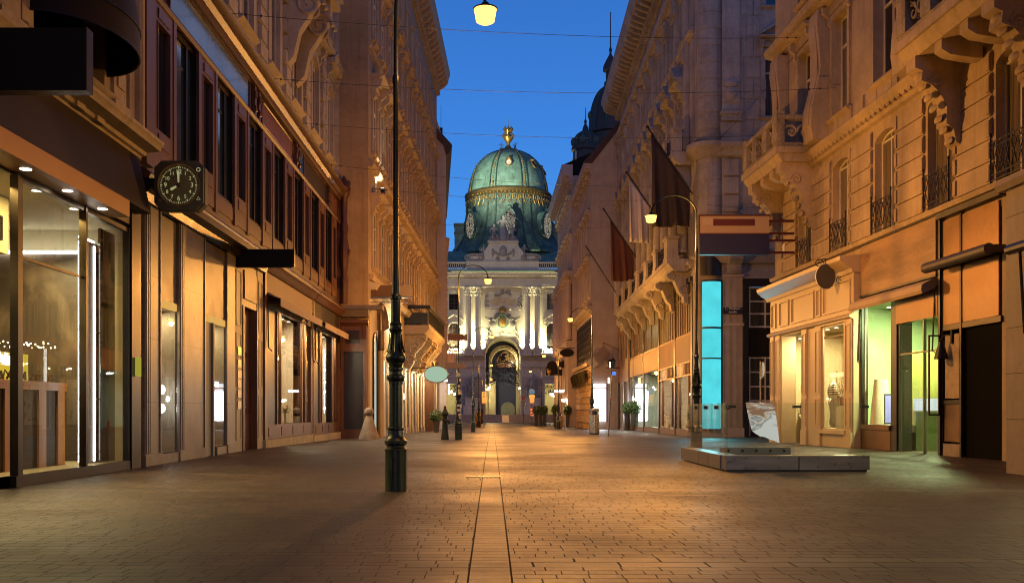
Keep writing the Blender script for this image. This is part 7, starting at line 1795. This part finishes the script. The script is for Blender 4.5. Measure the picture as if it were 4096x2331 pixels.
# floodlights of the facade
FLC = (1.,.88,.46)
for x in (1893.5, 2128.5): light('AREA', (px(x),YP-.30,pz(1392)), 9000, FLC, size=(.5,.3), aim=(0,.06,1))
for x in (1931, 2091, 1857, 2165): light('AREA', (px(x),YP-.30,pz(1392)), 2300, FLC, size=(.3,.3), aim=(0,.06,1))
for x in (1816, 2208): light('AREA', (px(x),YP-.95,pz(1412)), 1500, FLC, size=(2.2,.3), aim=(0,.25,1))
light('AREA', (px(2012),YP-1.3,pz(1342)), 260, FLC, size=(4.,.3), aim=(0,.3,1))
light('AREA', (px(2012),YP-1.7,pz(1092)), 70, FLC, size=(16.,.3), aim=(0,.55,1))
for sg in (-1, 1):                              # unseen floodlights, added to brighten the dome and the attic
    q = Vector((DX+sg*17,YD-38,24.)); light('SPOT', q, 170000, (1.,.95,.74), r=.4, aim=Vector((DX-sg*1,YD-5,40.5))-q, spot=28, blend=.8)
    light('SPOT', (DX+sg*4.5,YD-10.5,25.5), 350, (1.,.86,.5), r=.3, aim=(-sg*2,7,12), spot=70)
    q = Vector((CX+sg*15,YP-26,9.)); light('SPOT', q, 7500, (1.,.82,.48), r=.4, aim=Vector((CX,YP,22.))-q, spot=42)
# ================================================================ street furniture, signs and small things
# glass barrier on steel bases
gb = thing('glass_barrier', (4.4,17.4,0), 'low glass terrace barrier on a brushed steel base', 'barrier')
XB0, XB1, YB0, YB1 = 4.23, 6.84, 17.4, 21.4
m = MB()
for a, b_ in ((XB0,5.55),(5.57,XB1)): m.box(a, b_, YB0, YB0+.34, .03, .285); m.mark()
for i in range(4): y = YB0+.36+i*.92; m.box(XB0-.02, XB0+.30, y, y+.90, .03, .285); m.mark()
m.build('steel_base', STEEL, gb)
m = MB(); m.box(XB0+.03, XB1-.03, YB0+.04, YB0+.3, 0, .03); m.box(XB0+.02,XB0+.28,YB0+.36,YB1-.2,0,.03); m.build('foot_gap', BLACK, gb)
m = MB()
for a, b_ in ((XB0+.02,5.545),(5.575,XB1)): m.box(a, b_, YB0+.15, YB0+.162, .287, 1.245); m.mark()
for i in range(4): y = YB0+.36+i*.92; m.box(XB0+.12, XB0+.132, y, y+.90, .287, 1.245); m.mark()
m.build('glass_pane', GLASSG, gb)
m = MB()
for x, y in ((XB0+.08,YB0+.12),(5.5,YB0+.12),(XB1-.1,YB0+.12)): m.box(x, x+.14, y, y+.08, 1.15, 1.2); m.mark()
for i in range(4): m.box(XB0+.09,XB0+.17,YB0+.33+i*.92,YB0+.39+i*.92,1.13,1.2); m.mark()
m.build('clamp', BLACKM, gb)
m = MB(); m.box(XB0+.35, 6.0, 19.3, 19.34, .0, .36); m.build('inner_plate', STEEL, gb)
m = MB()
for i in range(5): m.ell((4.75+i*.28,19.29,.3),.03,.02,.03,8,5)
for x in (4.6,5.2,5.9,6.5):
    for z in (.08,.24): m.ell((x,YB0-.002,z),.012,.006,.012,6,4)
m.build('bolt', BLACKM, gb)
def reflection_mat():
    mm, nt, out = new_mat('glowing reflection print'); L = nt.links.new
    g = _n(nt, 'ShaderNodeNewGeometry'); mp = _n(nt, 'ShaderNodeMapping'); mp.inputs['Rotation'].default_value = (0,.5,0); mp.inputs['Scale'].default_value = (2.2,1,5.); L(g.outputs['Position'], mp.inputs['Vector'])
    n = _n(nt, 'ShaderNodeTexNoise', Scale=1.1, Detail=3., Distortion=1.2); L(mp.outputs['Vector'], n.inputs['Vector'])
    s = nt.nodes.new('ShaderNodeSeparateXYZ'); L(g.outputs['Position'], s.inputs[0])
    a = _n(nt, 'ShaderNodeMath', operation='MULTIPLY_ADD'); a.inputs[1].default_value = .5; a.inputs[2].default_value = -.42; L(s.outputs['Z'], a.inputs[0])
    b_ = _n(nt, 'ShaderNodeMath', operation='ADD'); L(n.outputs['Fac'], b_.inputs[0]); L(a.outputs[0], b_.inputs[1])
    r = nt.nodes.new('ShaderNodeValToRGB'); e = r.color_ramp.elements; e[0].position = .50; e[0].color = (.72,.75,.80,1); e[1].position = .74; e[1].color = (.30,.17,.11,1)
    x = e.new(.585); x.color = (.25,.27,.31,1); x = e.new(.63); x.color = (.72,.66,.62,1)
    L(b_.outputs[0], r.inputs['Fac']); p = _n(nt, 'ShaderNodeBsdfPrincipled', Roughness=.3); L(r.outputs['Color'], p.inputs['Base Color']); L(r.outputs['Color'], p.inputs['Emission Color']); p.inputs['Emission Strength'].default_value = .5; L(p.outputs[0], out.inputs[0]); return mm  # colour also emits, so the mirrored image glows by itself
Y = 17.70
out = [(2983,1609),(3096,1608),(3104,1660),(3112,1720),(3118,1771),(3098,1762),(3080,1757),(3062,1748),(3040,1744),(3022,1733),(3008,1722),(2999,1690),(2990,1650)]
m = MB(); m.slab([(WX(x,Y),WZ(y,Y)) for x, y in out], Y, Y+.006); tag(m.build('reflection_sheet', reflection_mat()), 'glowing torn sheet standing in for a white and skin toned reflection in the barrier glass', 'poster')  # made-up sheet in place of an image mirrored in the glass
# litter bins
def bin_(x, Y, h, r, label, mat):
    X = WX(x, Y); z0 = gz(Y); t = thing('litter_bin', (X,Y,z0), label, 'litter bin', 'steel litter bins along the street')
    m = MB(); m.lathe([(r*.92,.0),(r*.92,.07),(r,.08),(r,h*.76),(r*.98,h*.76)], (X,Y,z0), 32); m.build('drum', mat, t)
    m = MB(); m.lathe([(r*.85,h*.76),(r*.85,h*.88)], (X,Y,z0), 24); m.lathe([(r*.95,-.0),(r*.95,.07)], (X,Y,z0), 24); m.build('slot', BLACK, t)
    m = MB(); m.lathe([(r,h*.88),(r*1.02,h*.9),(r*1.02,h*.97),(r*.9,h),(.001,h+.01)], (X,Y,z0), 32)
    for k in range(4): a = PI/4+PI*k/2; m.box(X+r*.9*math.cos(a)-.05, X+r*.9*math.cos(a)+.05, Y+r*.9*math.sin(a)-.05, Y+r*.9*math.sin(a)+.05, z0+h*.75, z0+h*.89)
    m.build('lid', mat, t)
bin_(2377, 54.0, 1.45, .29, 'largest steel litter bin, standing beside the red and white banded pole', STEELV)
bin_(1913, 99., 1.5, .30, 'bronze toned litter bin at a slim lamp post before the palace', M('bronze bin steel', (.40,.24,.10), .28, metal=1., var=.15, scale=5))
bin_(2237, 87., 1.5, .30, 'steel litter bin at a lamp post beside the railed planters', STEELV)
# hydrant
Y = 40.; X = WX(1780,Y); z0 = gz(Y); hy = thing('hydrant', (X,Y,z0), 'old cast iron hydrant post with a finial beside the potted bush', 'hydrant')
m = MB(); m.lathe([(.17,0),(.17,.1),(.13,.35),(.11,.75),(.12,.8),(.12,.88),(.10,.9),(.11,1.02),(.16,1.06),(.16,1.12),(.10,1.2),(.07,1.28),(.05,1.32),(.06,1.35),(.02,1.42)], (X,Y,z0), 16); m.build('body', IRON, hy)
m = MB(); m.tube([(X,Y-.1,z0+.8),(X+.2,Y-.12,z0+.78)], .05, 8); m.tube([(X+.18,Y-.12,z0+.78),(X+.19,Y-.12,z0+.66)], .06, 8); m.build('spout', IRON, hy)
# plants in pots
def pot(x, Y, hp, rp, rb, label, tall=False, group=None):
    X = WX(x, Y); z0 = gz(Y); t = thing('potted_bush', (X,Y,z0), label, 'potted plant', group)
    m = MB(); m.lathe([(rp*.68,0),(rp,hp*.96),(rp*1.05,hp*.97),(rp*1.05,hp),(rp*.8,hp),(rp*.8,hp*.9)], (X,Y,z0), 4, a0=PI/4, a1=PI/4+2*PI); m.build('pot', PLANTER, t, ang=20)
    m = MB(); rr = random.Random(int(x)); k = 520
    for i in range(k):
        a, u = rr.random()*2*PI, rr.uniform(-1,1); q = rb*(.62+.42*rr.random()); s = math.sqrt(1-u*u)
        c = Vector((X+q*s*math.cos(a), Y+q*s*math.sin(a), z0+hp+rb*.75+q*u*(1.25 if tall else .85)))
        d = Vector((rr.uniform(-1,1),rr.uniform(-1,1),rr.uniform(-.5,1))).normalized(); e = d.orthogonal().normalized(); l = .05+.05*rr.random()
        m.add([tuple(c-d*l), tuple(c+e*l*.6), tuple(c+d*l), tuple(c-e*l*.6)], [(0,1,2,3)])
    m.ell((X,Y,z0+hp+rb*.7), rb*.6, rb*.6, rb*.6, 9, 6)
    m.build('foliage', LEAF, t)
pot(1746, 62., .72, .30, .45, 'bushy green plant in a dark tapered pot beside the iron hydrant')
pot(2454, 82., 1.0, .34, .48, 'round green bush in a planter beside the red and white banded pole')
pot(2508, 74., 1.35, .30, .42, 'tall black planter with a dark bush before the glaring shop lamp', True)
pot(2532, 71., 1.35, .30, .42, 'tall grey planter with a dark bush, next to the black planter', True)
pot(2222, 93., 1.35, .28, .42, 'ball bush in a planter behind the bin that stands by the railed planters', True)
pot(2270, 96., 1.35, .28, .42, 'ball bush on a slim barred stand below the bulb lit canopy', True)
for i, x in enumerate((2146, 2162, 2178)): pot(x, 105., 1.35, .25, .45, ('first','middle','last')[i]+' bush of the railed planter group, counted from the bins', True, 'bushes of the railed planter group')
Y = 104.4; m = MB()
for i in range(22): x = 2138+i*2.3; m.box(WX(x,Y)-.012,WX(x,Y)+.012,Y-.02,Y+.02,gz(Y),gz(Y)+1.5)
for z in (.15,1.45): m.box(WX(2138,Y),WX(2187,Y),Y-.02,Y+.02,gz(Y)+z,gz(Y)+z+.05)
tag(m.build('planter_railing', BLACKM, origin=(WX(2160,Y),Y,gz(Y))), 'black bar railing round the planter group before the palace', 'railing')
# street barrier before the palace
Y = 138.; br = thing('crowd_barrier', (WX(2110,Y),Y,gz(Y)), 'long grey barred barrier standing before the palace gate', 'barrier')
m = MB(); z0 = gz(Y)
for i in range(62): x = WX(2012+3.4*i,Y); m.box(x-.018,x+.018,Y-.02,Y+.02,z0+.12,z0+1.1)
for z in (.1,1.1): m.box(WX(2010,Y),WX(2222,Y),Y-.03,Y+.03,z0+z,z0+z+.05)
m.build('bars', ALU, br)
m = MB(); m.box(WX(2008,Y),WX(2036,Y),Y-.06,Y-.03,z0+.1,z0+1.15); m.build('metal_plate', STEEL, br)
# traffic signs
def post_sign(x, Y, label, parts, top):
    X = WX(x, Y); z0 = gz(Y); t = thing('traffic_sign', (X,Y,z0), label, 'traffic sign')
    m = MB(); m.tube([(X,Y,z0),(X,Y,WZ(top,Y))], .045, 8); m.build('pole', ALU, t)
    for nm, kind, cx, cy_, a, b_, mat in parts:
        m = MB(); c, z = WX(cx,Y), WZ(cy_,Y); a *= Y/F; b_ *= Y/F
        if kind == 'o': m.slab([(c+a*math.cos(2*PI*i/28), z+b_*math.sin(2*PI*i/28)) for i in range(28)], Y-.09, Y-.06)
        else: m.box(c-a, c+a, Y-.09, Y-.06, z-b_, z+b_)
        m.build(nm, mat, t)
    return t
PLT = M('cream plate', (.60,.50,.34), .5, var=.06); BLU = M('blue enamel', (.008,.12,.75), .45, var=.05)
post_sign(2127, 112., 'round blue traffic sign over a cream plate with a striped board below', [('blue_disc','o',2127,1566,12,12,BLU),('upper_plate','b',2128,1585,11.5,6,PLT),('lower_plate','b',2128,1601,9,10,PLT),('striped_board','b',2128,1647,7,16,stripes('red white bands', (.6,.55,.5), (.45,.03,.03), 3.))], 1556)
post_sign(2093, 124., 'small red round traffic sign over a pale plate', [('red_disc','o',2093,1591,7,7,RED),('plate','b',2093,1608,7.5,8,M('weathered plate', (.30,.27,.24), .6))], 1584)
post_sign(1936, 97., 'cream box sign with an I shaped mark above a blank plate', [('box_face','b',1936,1577,8.5,11,PLT),('lower_plate','b',1937,1601,9.5,11,PLT),('mark_bar','b',1936,1577,1,7,BLACK),('mark_top','b',1936,1570.4,3.4,.8,BLACK),('mark_bottom','b',1936,1583.6,3.4,.8,BLACK)], 1566)
for o in [o for o in bpy.data.objects if o.name.startswith('mark_')]: o.location.y -= .035
Y = 41.; t = post_sign(3043, Y, 'round traffic sign seen edge on, with stickers on its pole, in the side street', [('sticker','b',3043,1575,3.5,6,RED),('sticker','b',3043,1510,3.5,5,WHITEP)], 1445)
m = MB(); X = WX(3049,Y); m.add([(X-.012+.03*s, Y-.1+.3*math.cos(q), WZ(1478,Y)+.33*math.sin(q)) for s in (0,1) for q in [2*PI*i/20 for i in range(20)]], [tuple(range(20)), tuple(range(20,40))]+[(i,(i+1)%20,20+(i+1)%20,20+i) for i in range(20)]); m.build('disc', WHITEP, t)
Y = 47.; X0, X1 = WX(2434,Y), WX(2447,Y); sp = thing('striped_pole', (X0,Y,gz(Y)), 'thin leaning red and white banded pole beside the largest bin', 'pole')
m = MB(); m.tube([(X0,Y,gz(Y)),(X1,Y,WZ(1500,Y))], .033, 8); m.build('pole', ALU, sp)
m = MB()
for y in (1655, 1672, 1600): u = (1740-y)/240; m.tube([(X0+(X1-X0)*u,Y,WZ(y,Y)),(X0+(X1-X0)*(u+.03),Y,WZ(y-7,Y))], .037, 8)
m.build('red_band', RED, sp)
# signs on the second left lamp post
Y = 39.75; t = thing('arrow_sign', (WX(1828,Y),Y,WZ(1361,Y)), 'blank brown arrow sign pointing right on the sticker covered lamp post', 'sign')
m = MB(); m.slab([(WX(x,Y),WZ(y,Y)) for x, y in ((1791,1335),(1852,1335),(1861,1348),(1852,1361),(1791,1361))], Y, Y+.03); m.build('arrow_plate', M('orange brown sign sheet', (.20,.07,.022), .5), t)
m = MB(); m.slab([(WX(x,Y),WZ(y,Y)) for x, y in ((1852.5,1335),(1869,1335),(1869,1361),(1852.5,1361),(1861.5,1348))], Y, Y+.03); m.build('pale_end', FASCIA_TAN, t)
m = MB(); m.box(WX(1780,Y),WX(1865,Y),Y,Y+.04,WZ(1472,Y),WZ(1451,Y)); tag(m.build('name_board', M('flesh brown board', (.32,.19,.12), .55, var=.05)), 'blank pale brown board low on the sticker covered lamp post', 'sign')
m = MB(); z0 = WZ(1750,Y); rr = random.Random(3); X = WX(1834,40.)
for i in range(14):
    z = .9+rr.random()*2.2; a = rr.uniform(-1.2,1.2); q = .107 if z < 1.45 else .125 if z < 2.05 else .085
    c = Vector((X+q*math.sin(a), 40.-q*math.cos(a)-.012, gz(40)+z)); w_ = .05+.04*rr.random()
    m.add([(c.x-w_*math.cos(a),c.y-w_*math.sin(a),c.z-.05),(c.x+w_*math.cos(a),c.y+w_*math.sin(a),c.z-.05),(c.x+w_*math.cos(a),c.y+w_*math.sin(a),c.z+.06),(c.x-w_*math.cos(a),c.y-w_*math.sin(a),c.z+.06)], [(0,1,2,3)])
tag(m.build('sticker_patch', M('torn stickers', (.45,.25,.2), .6, var=.8, scale=9, col2=(.6,.5,.4))), 'torn stickers pasted on the lamp post with the arrow sign', 'stickers')
# hanging signs
def slabsign(name, pts, Y, th, mat, label, cat='sign', arms=(), mat2=BLACKM):
    P = [(WX(x,Y),WZ(y,Y)) for x, y in pts]; c = Vector((sum(p[0] for p in P)/len(P), Y, min(p[1] for p in P)))
    t = thing(name, c, label, cat); m = MB(); m.slab(P, Y, Y+th); m.build('plate', mat, t)
    if arms:
        m = MB()
        for p, q, r in arms: m.tube([tuple(W(*p,Y)+Vector((0,th/2,0))), tuple(W(*q,Y)+Vector((0,th/2,0)))], r, 6)
        m.build('bracket', mat2, t)
    return t
oval = lambda cx, cy_, a, b_: [(cx+a*math.cos(2*PI*i/32), cy_+b_*math.sin(2*PI*i/32)) for i in range(32)]
Y = 57.; gs = slabsign('oval_light_sign', oval(1744.5,1496,46,31), Y, .16, EM('pale green sign face', (.50,.72,.52), .72), 'pale green glowing oval sign hanging under the iron balcony', 'sign', [((1650,1470),(1744,1470),.03),((1744,1464),(1744,1470),.03)])
m = MB(); m.tube([(WX(x,Y),Y+.08,WZ(y,Y)) for x, y in oval(1744.5,1496,47,32)], .05, 6, True); m.build('rim', ALU, gs)
Y = 25.7; slabsign('black_sign', [(941,996),(1170,996),(1170,1066),(941,1066)], Y, .12, SIGN_DARK, 'blank black rectangular sign jutting out over the dark oak door', 'sign')
m = MB(); m.box(WX(1171,Y),WX(1177,Y),Y-.01,Y+.13,WZ(1067,Y),WZ(995,Y)); m.box(-6.85,WX(1171,Y),Y-.005,Y+.125,WZ(1069,Y),WZ(1067,Y)); tag_o = m.build('sign_edge', BRONZE, bpy.data.objects['black_sign'])
slabsign('dark_oval_sign', oval(2268,1410,28,16), 95., .12, SIGN_DARK, 'upper of the two dark oval hanging signs', 'sign', [((2236,1391),(2300,1391),.03),((2255,1391),(2255,1397),.02),((2281,1391),(2281,1397),.02)])
slabsign('dark_oval_sign', oval(2255,1456,23,13.5), 100., .12, SIGN_DARK, 'lower of the two dark oval hanging signs', 'sign', [((2226,1440),(2296,1440),.03)])
ar = slabsign('arched_sign', [(2183,1500),(2232,1500),(2232,1465)]+[(2208+20*math.cos(PI*i/10), 1462-19*math.sin(PI*i/10)) for i in range(11)]+[(2183,1470)], 104., .14, SIGN_DARK, 'dark arched sign carrying a small gilded figure', 'sign', [((2232,1478),(2300,1478),.04),((2232,1499),(2300,1499),.04)])
m = MB(); c = W(2196,1486,103.8); m.ell(tuple(c),.22,.1,.26,9,7); m.ell((c.x-.14,c.y,c.z+.25),.13,.1,.13,8,6); m.ell((c.x+.15,c.y,c.z+.1),.12,.1,.14,8,6); m.ell((c.x,c.y,c.z-.3),.1,.08,.14,8,6); m.build('gilded_figure', GILT, ar)
slabsign('dark_box_sign', [(2233,1479),(2278,1479),(2278,1499),(2233,1499)], 103., .1, SIGN_DARK, 'small dark rectangular sign next to the arched sign', 'sign', [((2278,1489),(2300,1489),.03)])
slabsign('diamond_sign', [(2374,1421),(2416,1380),(2443,1414),(2399,1460)], 79., .06, M('mauve brown sign', (.20,.14,.115), .55), 'tilted brown diamond sign on a short rod', 'sign', [((2416,1380),(2412,1368),.025),((2412,1369),(2478,1400),.025)])
slabsign('diamond_sign', [(2346,1448),(2368,1428),(2393,1456),(2375,1472),(2364,1466)], 80.3, .06, PLT, 'pale tilted diamond sign behind the brown one', 'sign', [((2368,1428),(2390,1392),.025),((2390,1392),(2440,1410),.025)])
Y = 43.1; m = MB(); m.box(WX(1367,Y),WX(1388,Y),Y-.12,Y,WZ(1180,Y),WZ(1155,Y)); tag(m.build('alarm_box', WHITEP), 'small white alarm box on the blank ochre flank', 'alarm box')
# lanterns and lit letters on the right
Y = 78.; ln = thing('wall_lantern', W(2445,1535,Y), 'black iron lantern with amber and blue glass below the diamond signs', 'lantern')
m = MB()
for x, y0, y1 in ((2440,1445,1475),(2452,1440,1470)): c = W(x,(y0+y1)/2,Y); m.lathe([(.12,-.3),(.2,.25),(.22,.28),(.05,.5)], tuple(c), 6)
m.tube([tuple(W(2425,1470,Y)),tuple(W(2480,1470,Y))], .04, 5); m.tube([tuple(W(2446,1470,Y)),tuple(W(2446,1540,Y))], .05, 5); m.build('cage', BLACKM, ln)
m = MB(); m.box(WX(2436,Y),WX(2441,Y),Y-.3,Y-.25,WZ(1470,Y),WZ(1448,Y)); m.box(WX(2430,Y),WX(2438,Y),Y-.3,Y-.25,WZ(1533,Y),WZ(1510,Y)); m.build('amber_glass', EM_WARM, ln)
m = MB(); m.box(WX(2447,Y),WX(2462,Y),Y-.28,Y-.22,WZ(1500,Y),WZ(1487,Y)); m.build('blue_glass', EM('blue glass', (.1,.25,.9), 1.2), ln)
Y = 101.; m = MB(); rr = random.Random(11)
pts = [tuple(W(2219+2.2*i, 1567-(6 if i % 2 else -1)-2*rr.random(), Y)) for i in range(20)]; m.tube(pts, .075, 5)
tag(m.build('neon_script', EM('white neon tube', (1.,.97,.92), 7.)), 'glowing white neon script line above the bulb fringed canopy', 'neon sign')
Y = 97.; cp = thing('bulb_canopy', W(2266,1600,Y), 'small brown canopy fringed with warm bulbs under the neon script', 'canopy')
m = MB(); m.slab([(WX(x,Y),WZ(y,Y)) for x, y in ((2254,1570),(2274,1570),(2276,1588),(2284,1594),(2248,1594),(2253,1588))], Y, Y+.8); m.build('hood', WOODR, cp)
m = MB()
for i in range(7): m.ell(tuple(W(2250+5.6*i,1600+(i%2)*2,Y)),.1,.1,.14,7,5)
m.build('bulbs', EM('warm bulbs', (1.,.8,.45), 14.), cp)
light('POINT', tuple(W(2262,1606,96.4)), 120, (1.,.8,.45), .1)
Y = 82.; m = MB()
for k in range(4):
    x = 1783+k*9
    P = [(x+14,1402),(x+22,1402),(x+16,1425),(x+12,1450),(x+4,1450) if k > 1 else (x-2,1452),(x+8,1425)]
    m.slab([(WX(a,Y+.2*k),WZ(b_,Y+.2*k)) for a, b_ in P], Y+.12*k, Y+.12*k+.02)
tag(m.build('striped_banner', M('red white banner cloth', (.50,.09,.07), .85, var=.6, scale=1.1, stretch=(3,1,.4), col2=(.6,.45,.4))), 'red and white banner hanging from the pinkish house below the arrow sign', 'banner')
m = MB(); m.tube([tuple(W(1786,1400,82.2)), tuple(W(1824,1401,82.2))], .04, 5); m.build('rod', BLACKM, bpy.data.objects['striped_banner'])
Y = 78.4; m = MB(); m.box(WX(1793,Y),WX(1798,Y),Y-.1,Y,WZ(1578,Y),WZ(1534,Y)); tag(m.build('blue_light_strip', EM('blue white light box', (.5,.6,1.), 3.)), 'upright bluish light box beyond the pale green oval sign', 'light box')
m = MB(); m.box(WX(1772,Y),WX(1791,Y),Y-.12,Y-.02,WZ(1525,Y),WZ(1517,Y)); tag(m.build('lit_name_bar', EM_WHITE2), 'small white lit bar beside the pale green oval sign', 'sign')
# drain grate
m = MB(); Y = 15.9
for i in range(9): x = -.43+.066*i; m.box(x, x+.036, Y-.12, Y+.12, .004, .02)
tag(m.build('drain_grate', M('worn brass grate', (.26,.18,.07), .45, metal=.8, var=.3)), 'long brass toned drain grate across the paved strip', 'drain grate')
# ---------------- clock
Y = 18.6; cx, cz, k = WX(715,Y), WZ(741,Y), Y/F
ck = thing('street_clock', (cx,Y,cz-.5), 'octagonal dark green clock shaped like an instrument on a wall bracket, showing eight', 'clock')
hw, hh = 98*k, 98*k; ch = 28*k
octo = lambda s: [(cx+s*x, cz+s*z) for x, z in ((-hw,-hh+ch),(-hw+ch,-hh),(hw-ch,-hh),(hw,-hh+ch),(hw,hh-ch),(hw-ch,hh),(-hw+ch,hh),(-hw,hh-ch))]
CLK = M('olive clock housing', (.06,.05,.018), .45, var=.15)
m = MB(); m.slab(octo(1.), Y, Y+.3); m.slab(octo(1.03), Y+.08, Y+.24); m.build('case', CLK, ck)
m = MB(); r = 78*k; m.lathe([(r,0),(r*1.04,.03),(r*1.1,.03),(r*1.12,0)], (0,0,0), 48); m.v = [Vector((cx+p.x, Y-.001-p.z, cz+.0+p.y)) for p in m.v]; m.build('bezel', BRASS, ck)
m = MB(); m.slab([(cx+r*math.cos(2*PI*i/48), cz+r*math.sin(2*PI*i/48)) for i in range(48)], Y-.004, Y-.001); m.build('dial', M('dark dial', (.15,.135,.035), .4), ck)
CW = EM('luminous dial paint', (.82,.78,.38), .40)
m = MB()
for i in range(60):
    a = 2*PI*i/60; r0, r1 = r*(.88 if i % 5 else .84), r*.95; w_ = .005 if i % 5 else .009; d = Vector((math.sin(a),0,math.cos(a))); q = Vector((math.cos(a),0,-math.sin(a)))*w_; c = Vector((cx,Y-.006,cz))
    m.add([tuple(c+d*r0-q),tuple(c+d*r0+q),tuple(c+d*r1+q),tuple(c+d*r1-q)], [(0,1,2,3)])
m.add([(cx-.03,Y-.007,cz+r*.97),(cx+.03,Y-.007,cz+r*.97),(cx,Y-.007,cz+r*.87)], [(0,1,2)])
m.build('minute_marks', CW, ck)
for n in range(1, 13):
    a = 2*PI*n/12; text('numeral', str(n), .125 if n in (12,3,6,9) else .095, (cx+r*.68*math.sin(a), Y-.008, cz+r*.68*math.cos(a)), CW, ck, ext=.002)
def hand(a, l, w_, nm):
    m = MB(); d = Vector((math.sin(a),0,math.cos(a))); q = Vector((math.cos(a),0,-math.sin(a))); c = Vector((cx,Y-.014,cz))
    m.add([tuple(c+d*.05-q*w_*.6),tuple(c+d*.05+q*w_*.6),tuple(c+d*l*.85+q*w_),tuple(c+d*l),tuple(c+d*l*.85-q*w_)], [(0,1,2,3,4)]); m.build(nm, CW, ck)
hand(2*PI*8/12, r*.5, .028, 'hour_hand'); hand(-.02, r*.78, .024, 'minute_hand')
m = MB(); m.ell((cx,Y-.016,cz),.04,.01,.04,12,6); m.mark()
for sx, sz in ((-1,-1),(1,1),(1,-1)): m.ell((cx+sx*hw*.82,Y-.0,cz+sz*hh*.55 if sx*sz < 0 else cz+sz*hh*.62),.06,.03,.06,14,6); m.mark()
m.build('knob', CLK, ck)
m = MB(); m.tube([(cx+.0+hw*.82+.035*math.cos(q),Y-.032,cz+hh*.62+.035*math.sin(q)) for q in [2*PI*i/16 for i in range(16)]], .007, 5, True); m.tube([(cx+hw*.82+x_,Y-.032,cz-hh*.55+z_) for x_, z_ in ((-.035,-.025),(.035,-.025),(0,.035))], .006, 5, True); m.build('knob_mark', CW, ck)
m = MB(); m.box(-6.86,cx-hw,Y+.1,Y+.2,cz-.06,cz+.03); m.box(-6.86,-6.80,Y+.0,Y+.3,cz-.3,cz+.3); m.build('bracket', BRONZE, ck)
# overhead span wires with insulators
def wire(a, b_, sag, label):
    A, B_ = W(*a), W(*b_); m = MB(); N = 14
    m.tube([tuple(A.lerp(B_, i/N)-Vector((0,0,sag*4*(i/N)*(1-i/N)))) for i in range(N+1)], .0075, 4)
    for t in (.03, .05, .95, .97):
        p = A.lerp(B_, t)-Vector((0,0,sag*4*t*(1-t))); m.ell(tuple(p), .025,.025,.04, 6, 4)
    tag(m.build('span_wire', BLACKM), label, 'wire', 'overhead span wires across the street')
wire((886,51,24.3),(3235,150,33.6),.25,'highest of the span wires, just below the topmost lamp')
wire((1050,312,28.7),(3345,352,30.7),.3,'second span wire from the top, above the dome finial')
wire((1160,488,32.6),(3100,540,36.4),.3,'third span wire, crossing the gilded finial of the dome')
wire((1268,652,37.6),(2700,745,51.2),.3,'fourth span wire, crossing the upper part of the dome')
wire((1475,752,44.5),(2590,800,57),.3,'fifth span wire, just above the gilded ring of the dome')
wire((1560,880,50.5),(2490,905,70),.3,'sixth span wire, crossing the drum of the dome')
wire((2876,560,45.5),(3282,99,31.6),.1,'steep span wire between the corner house and the balconied building')
wire((2800,815,47.5),(3065,832,37),.05,'short low span wire just above the cream and navy sign board')
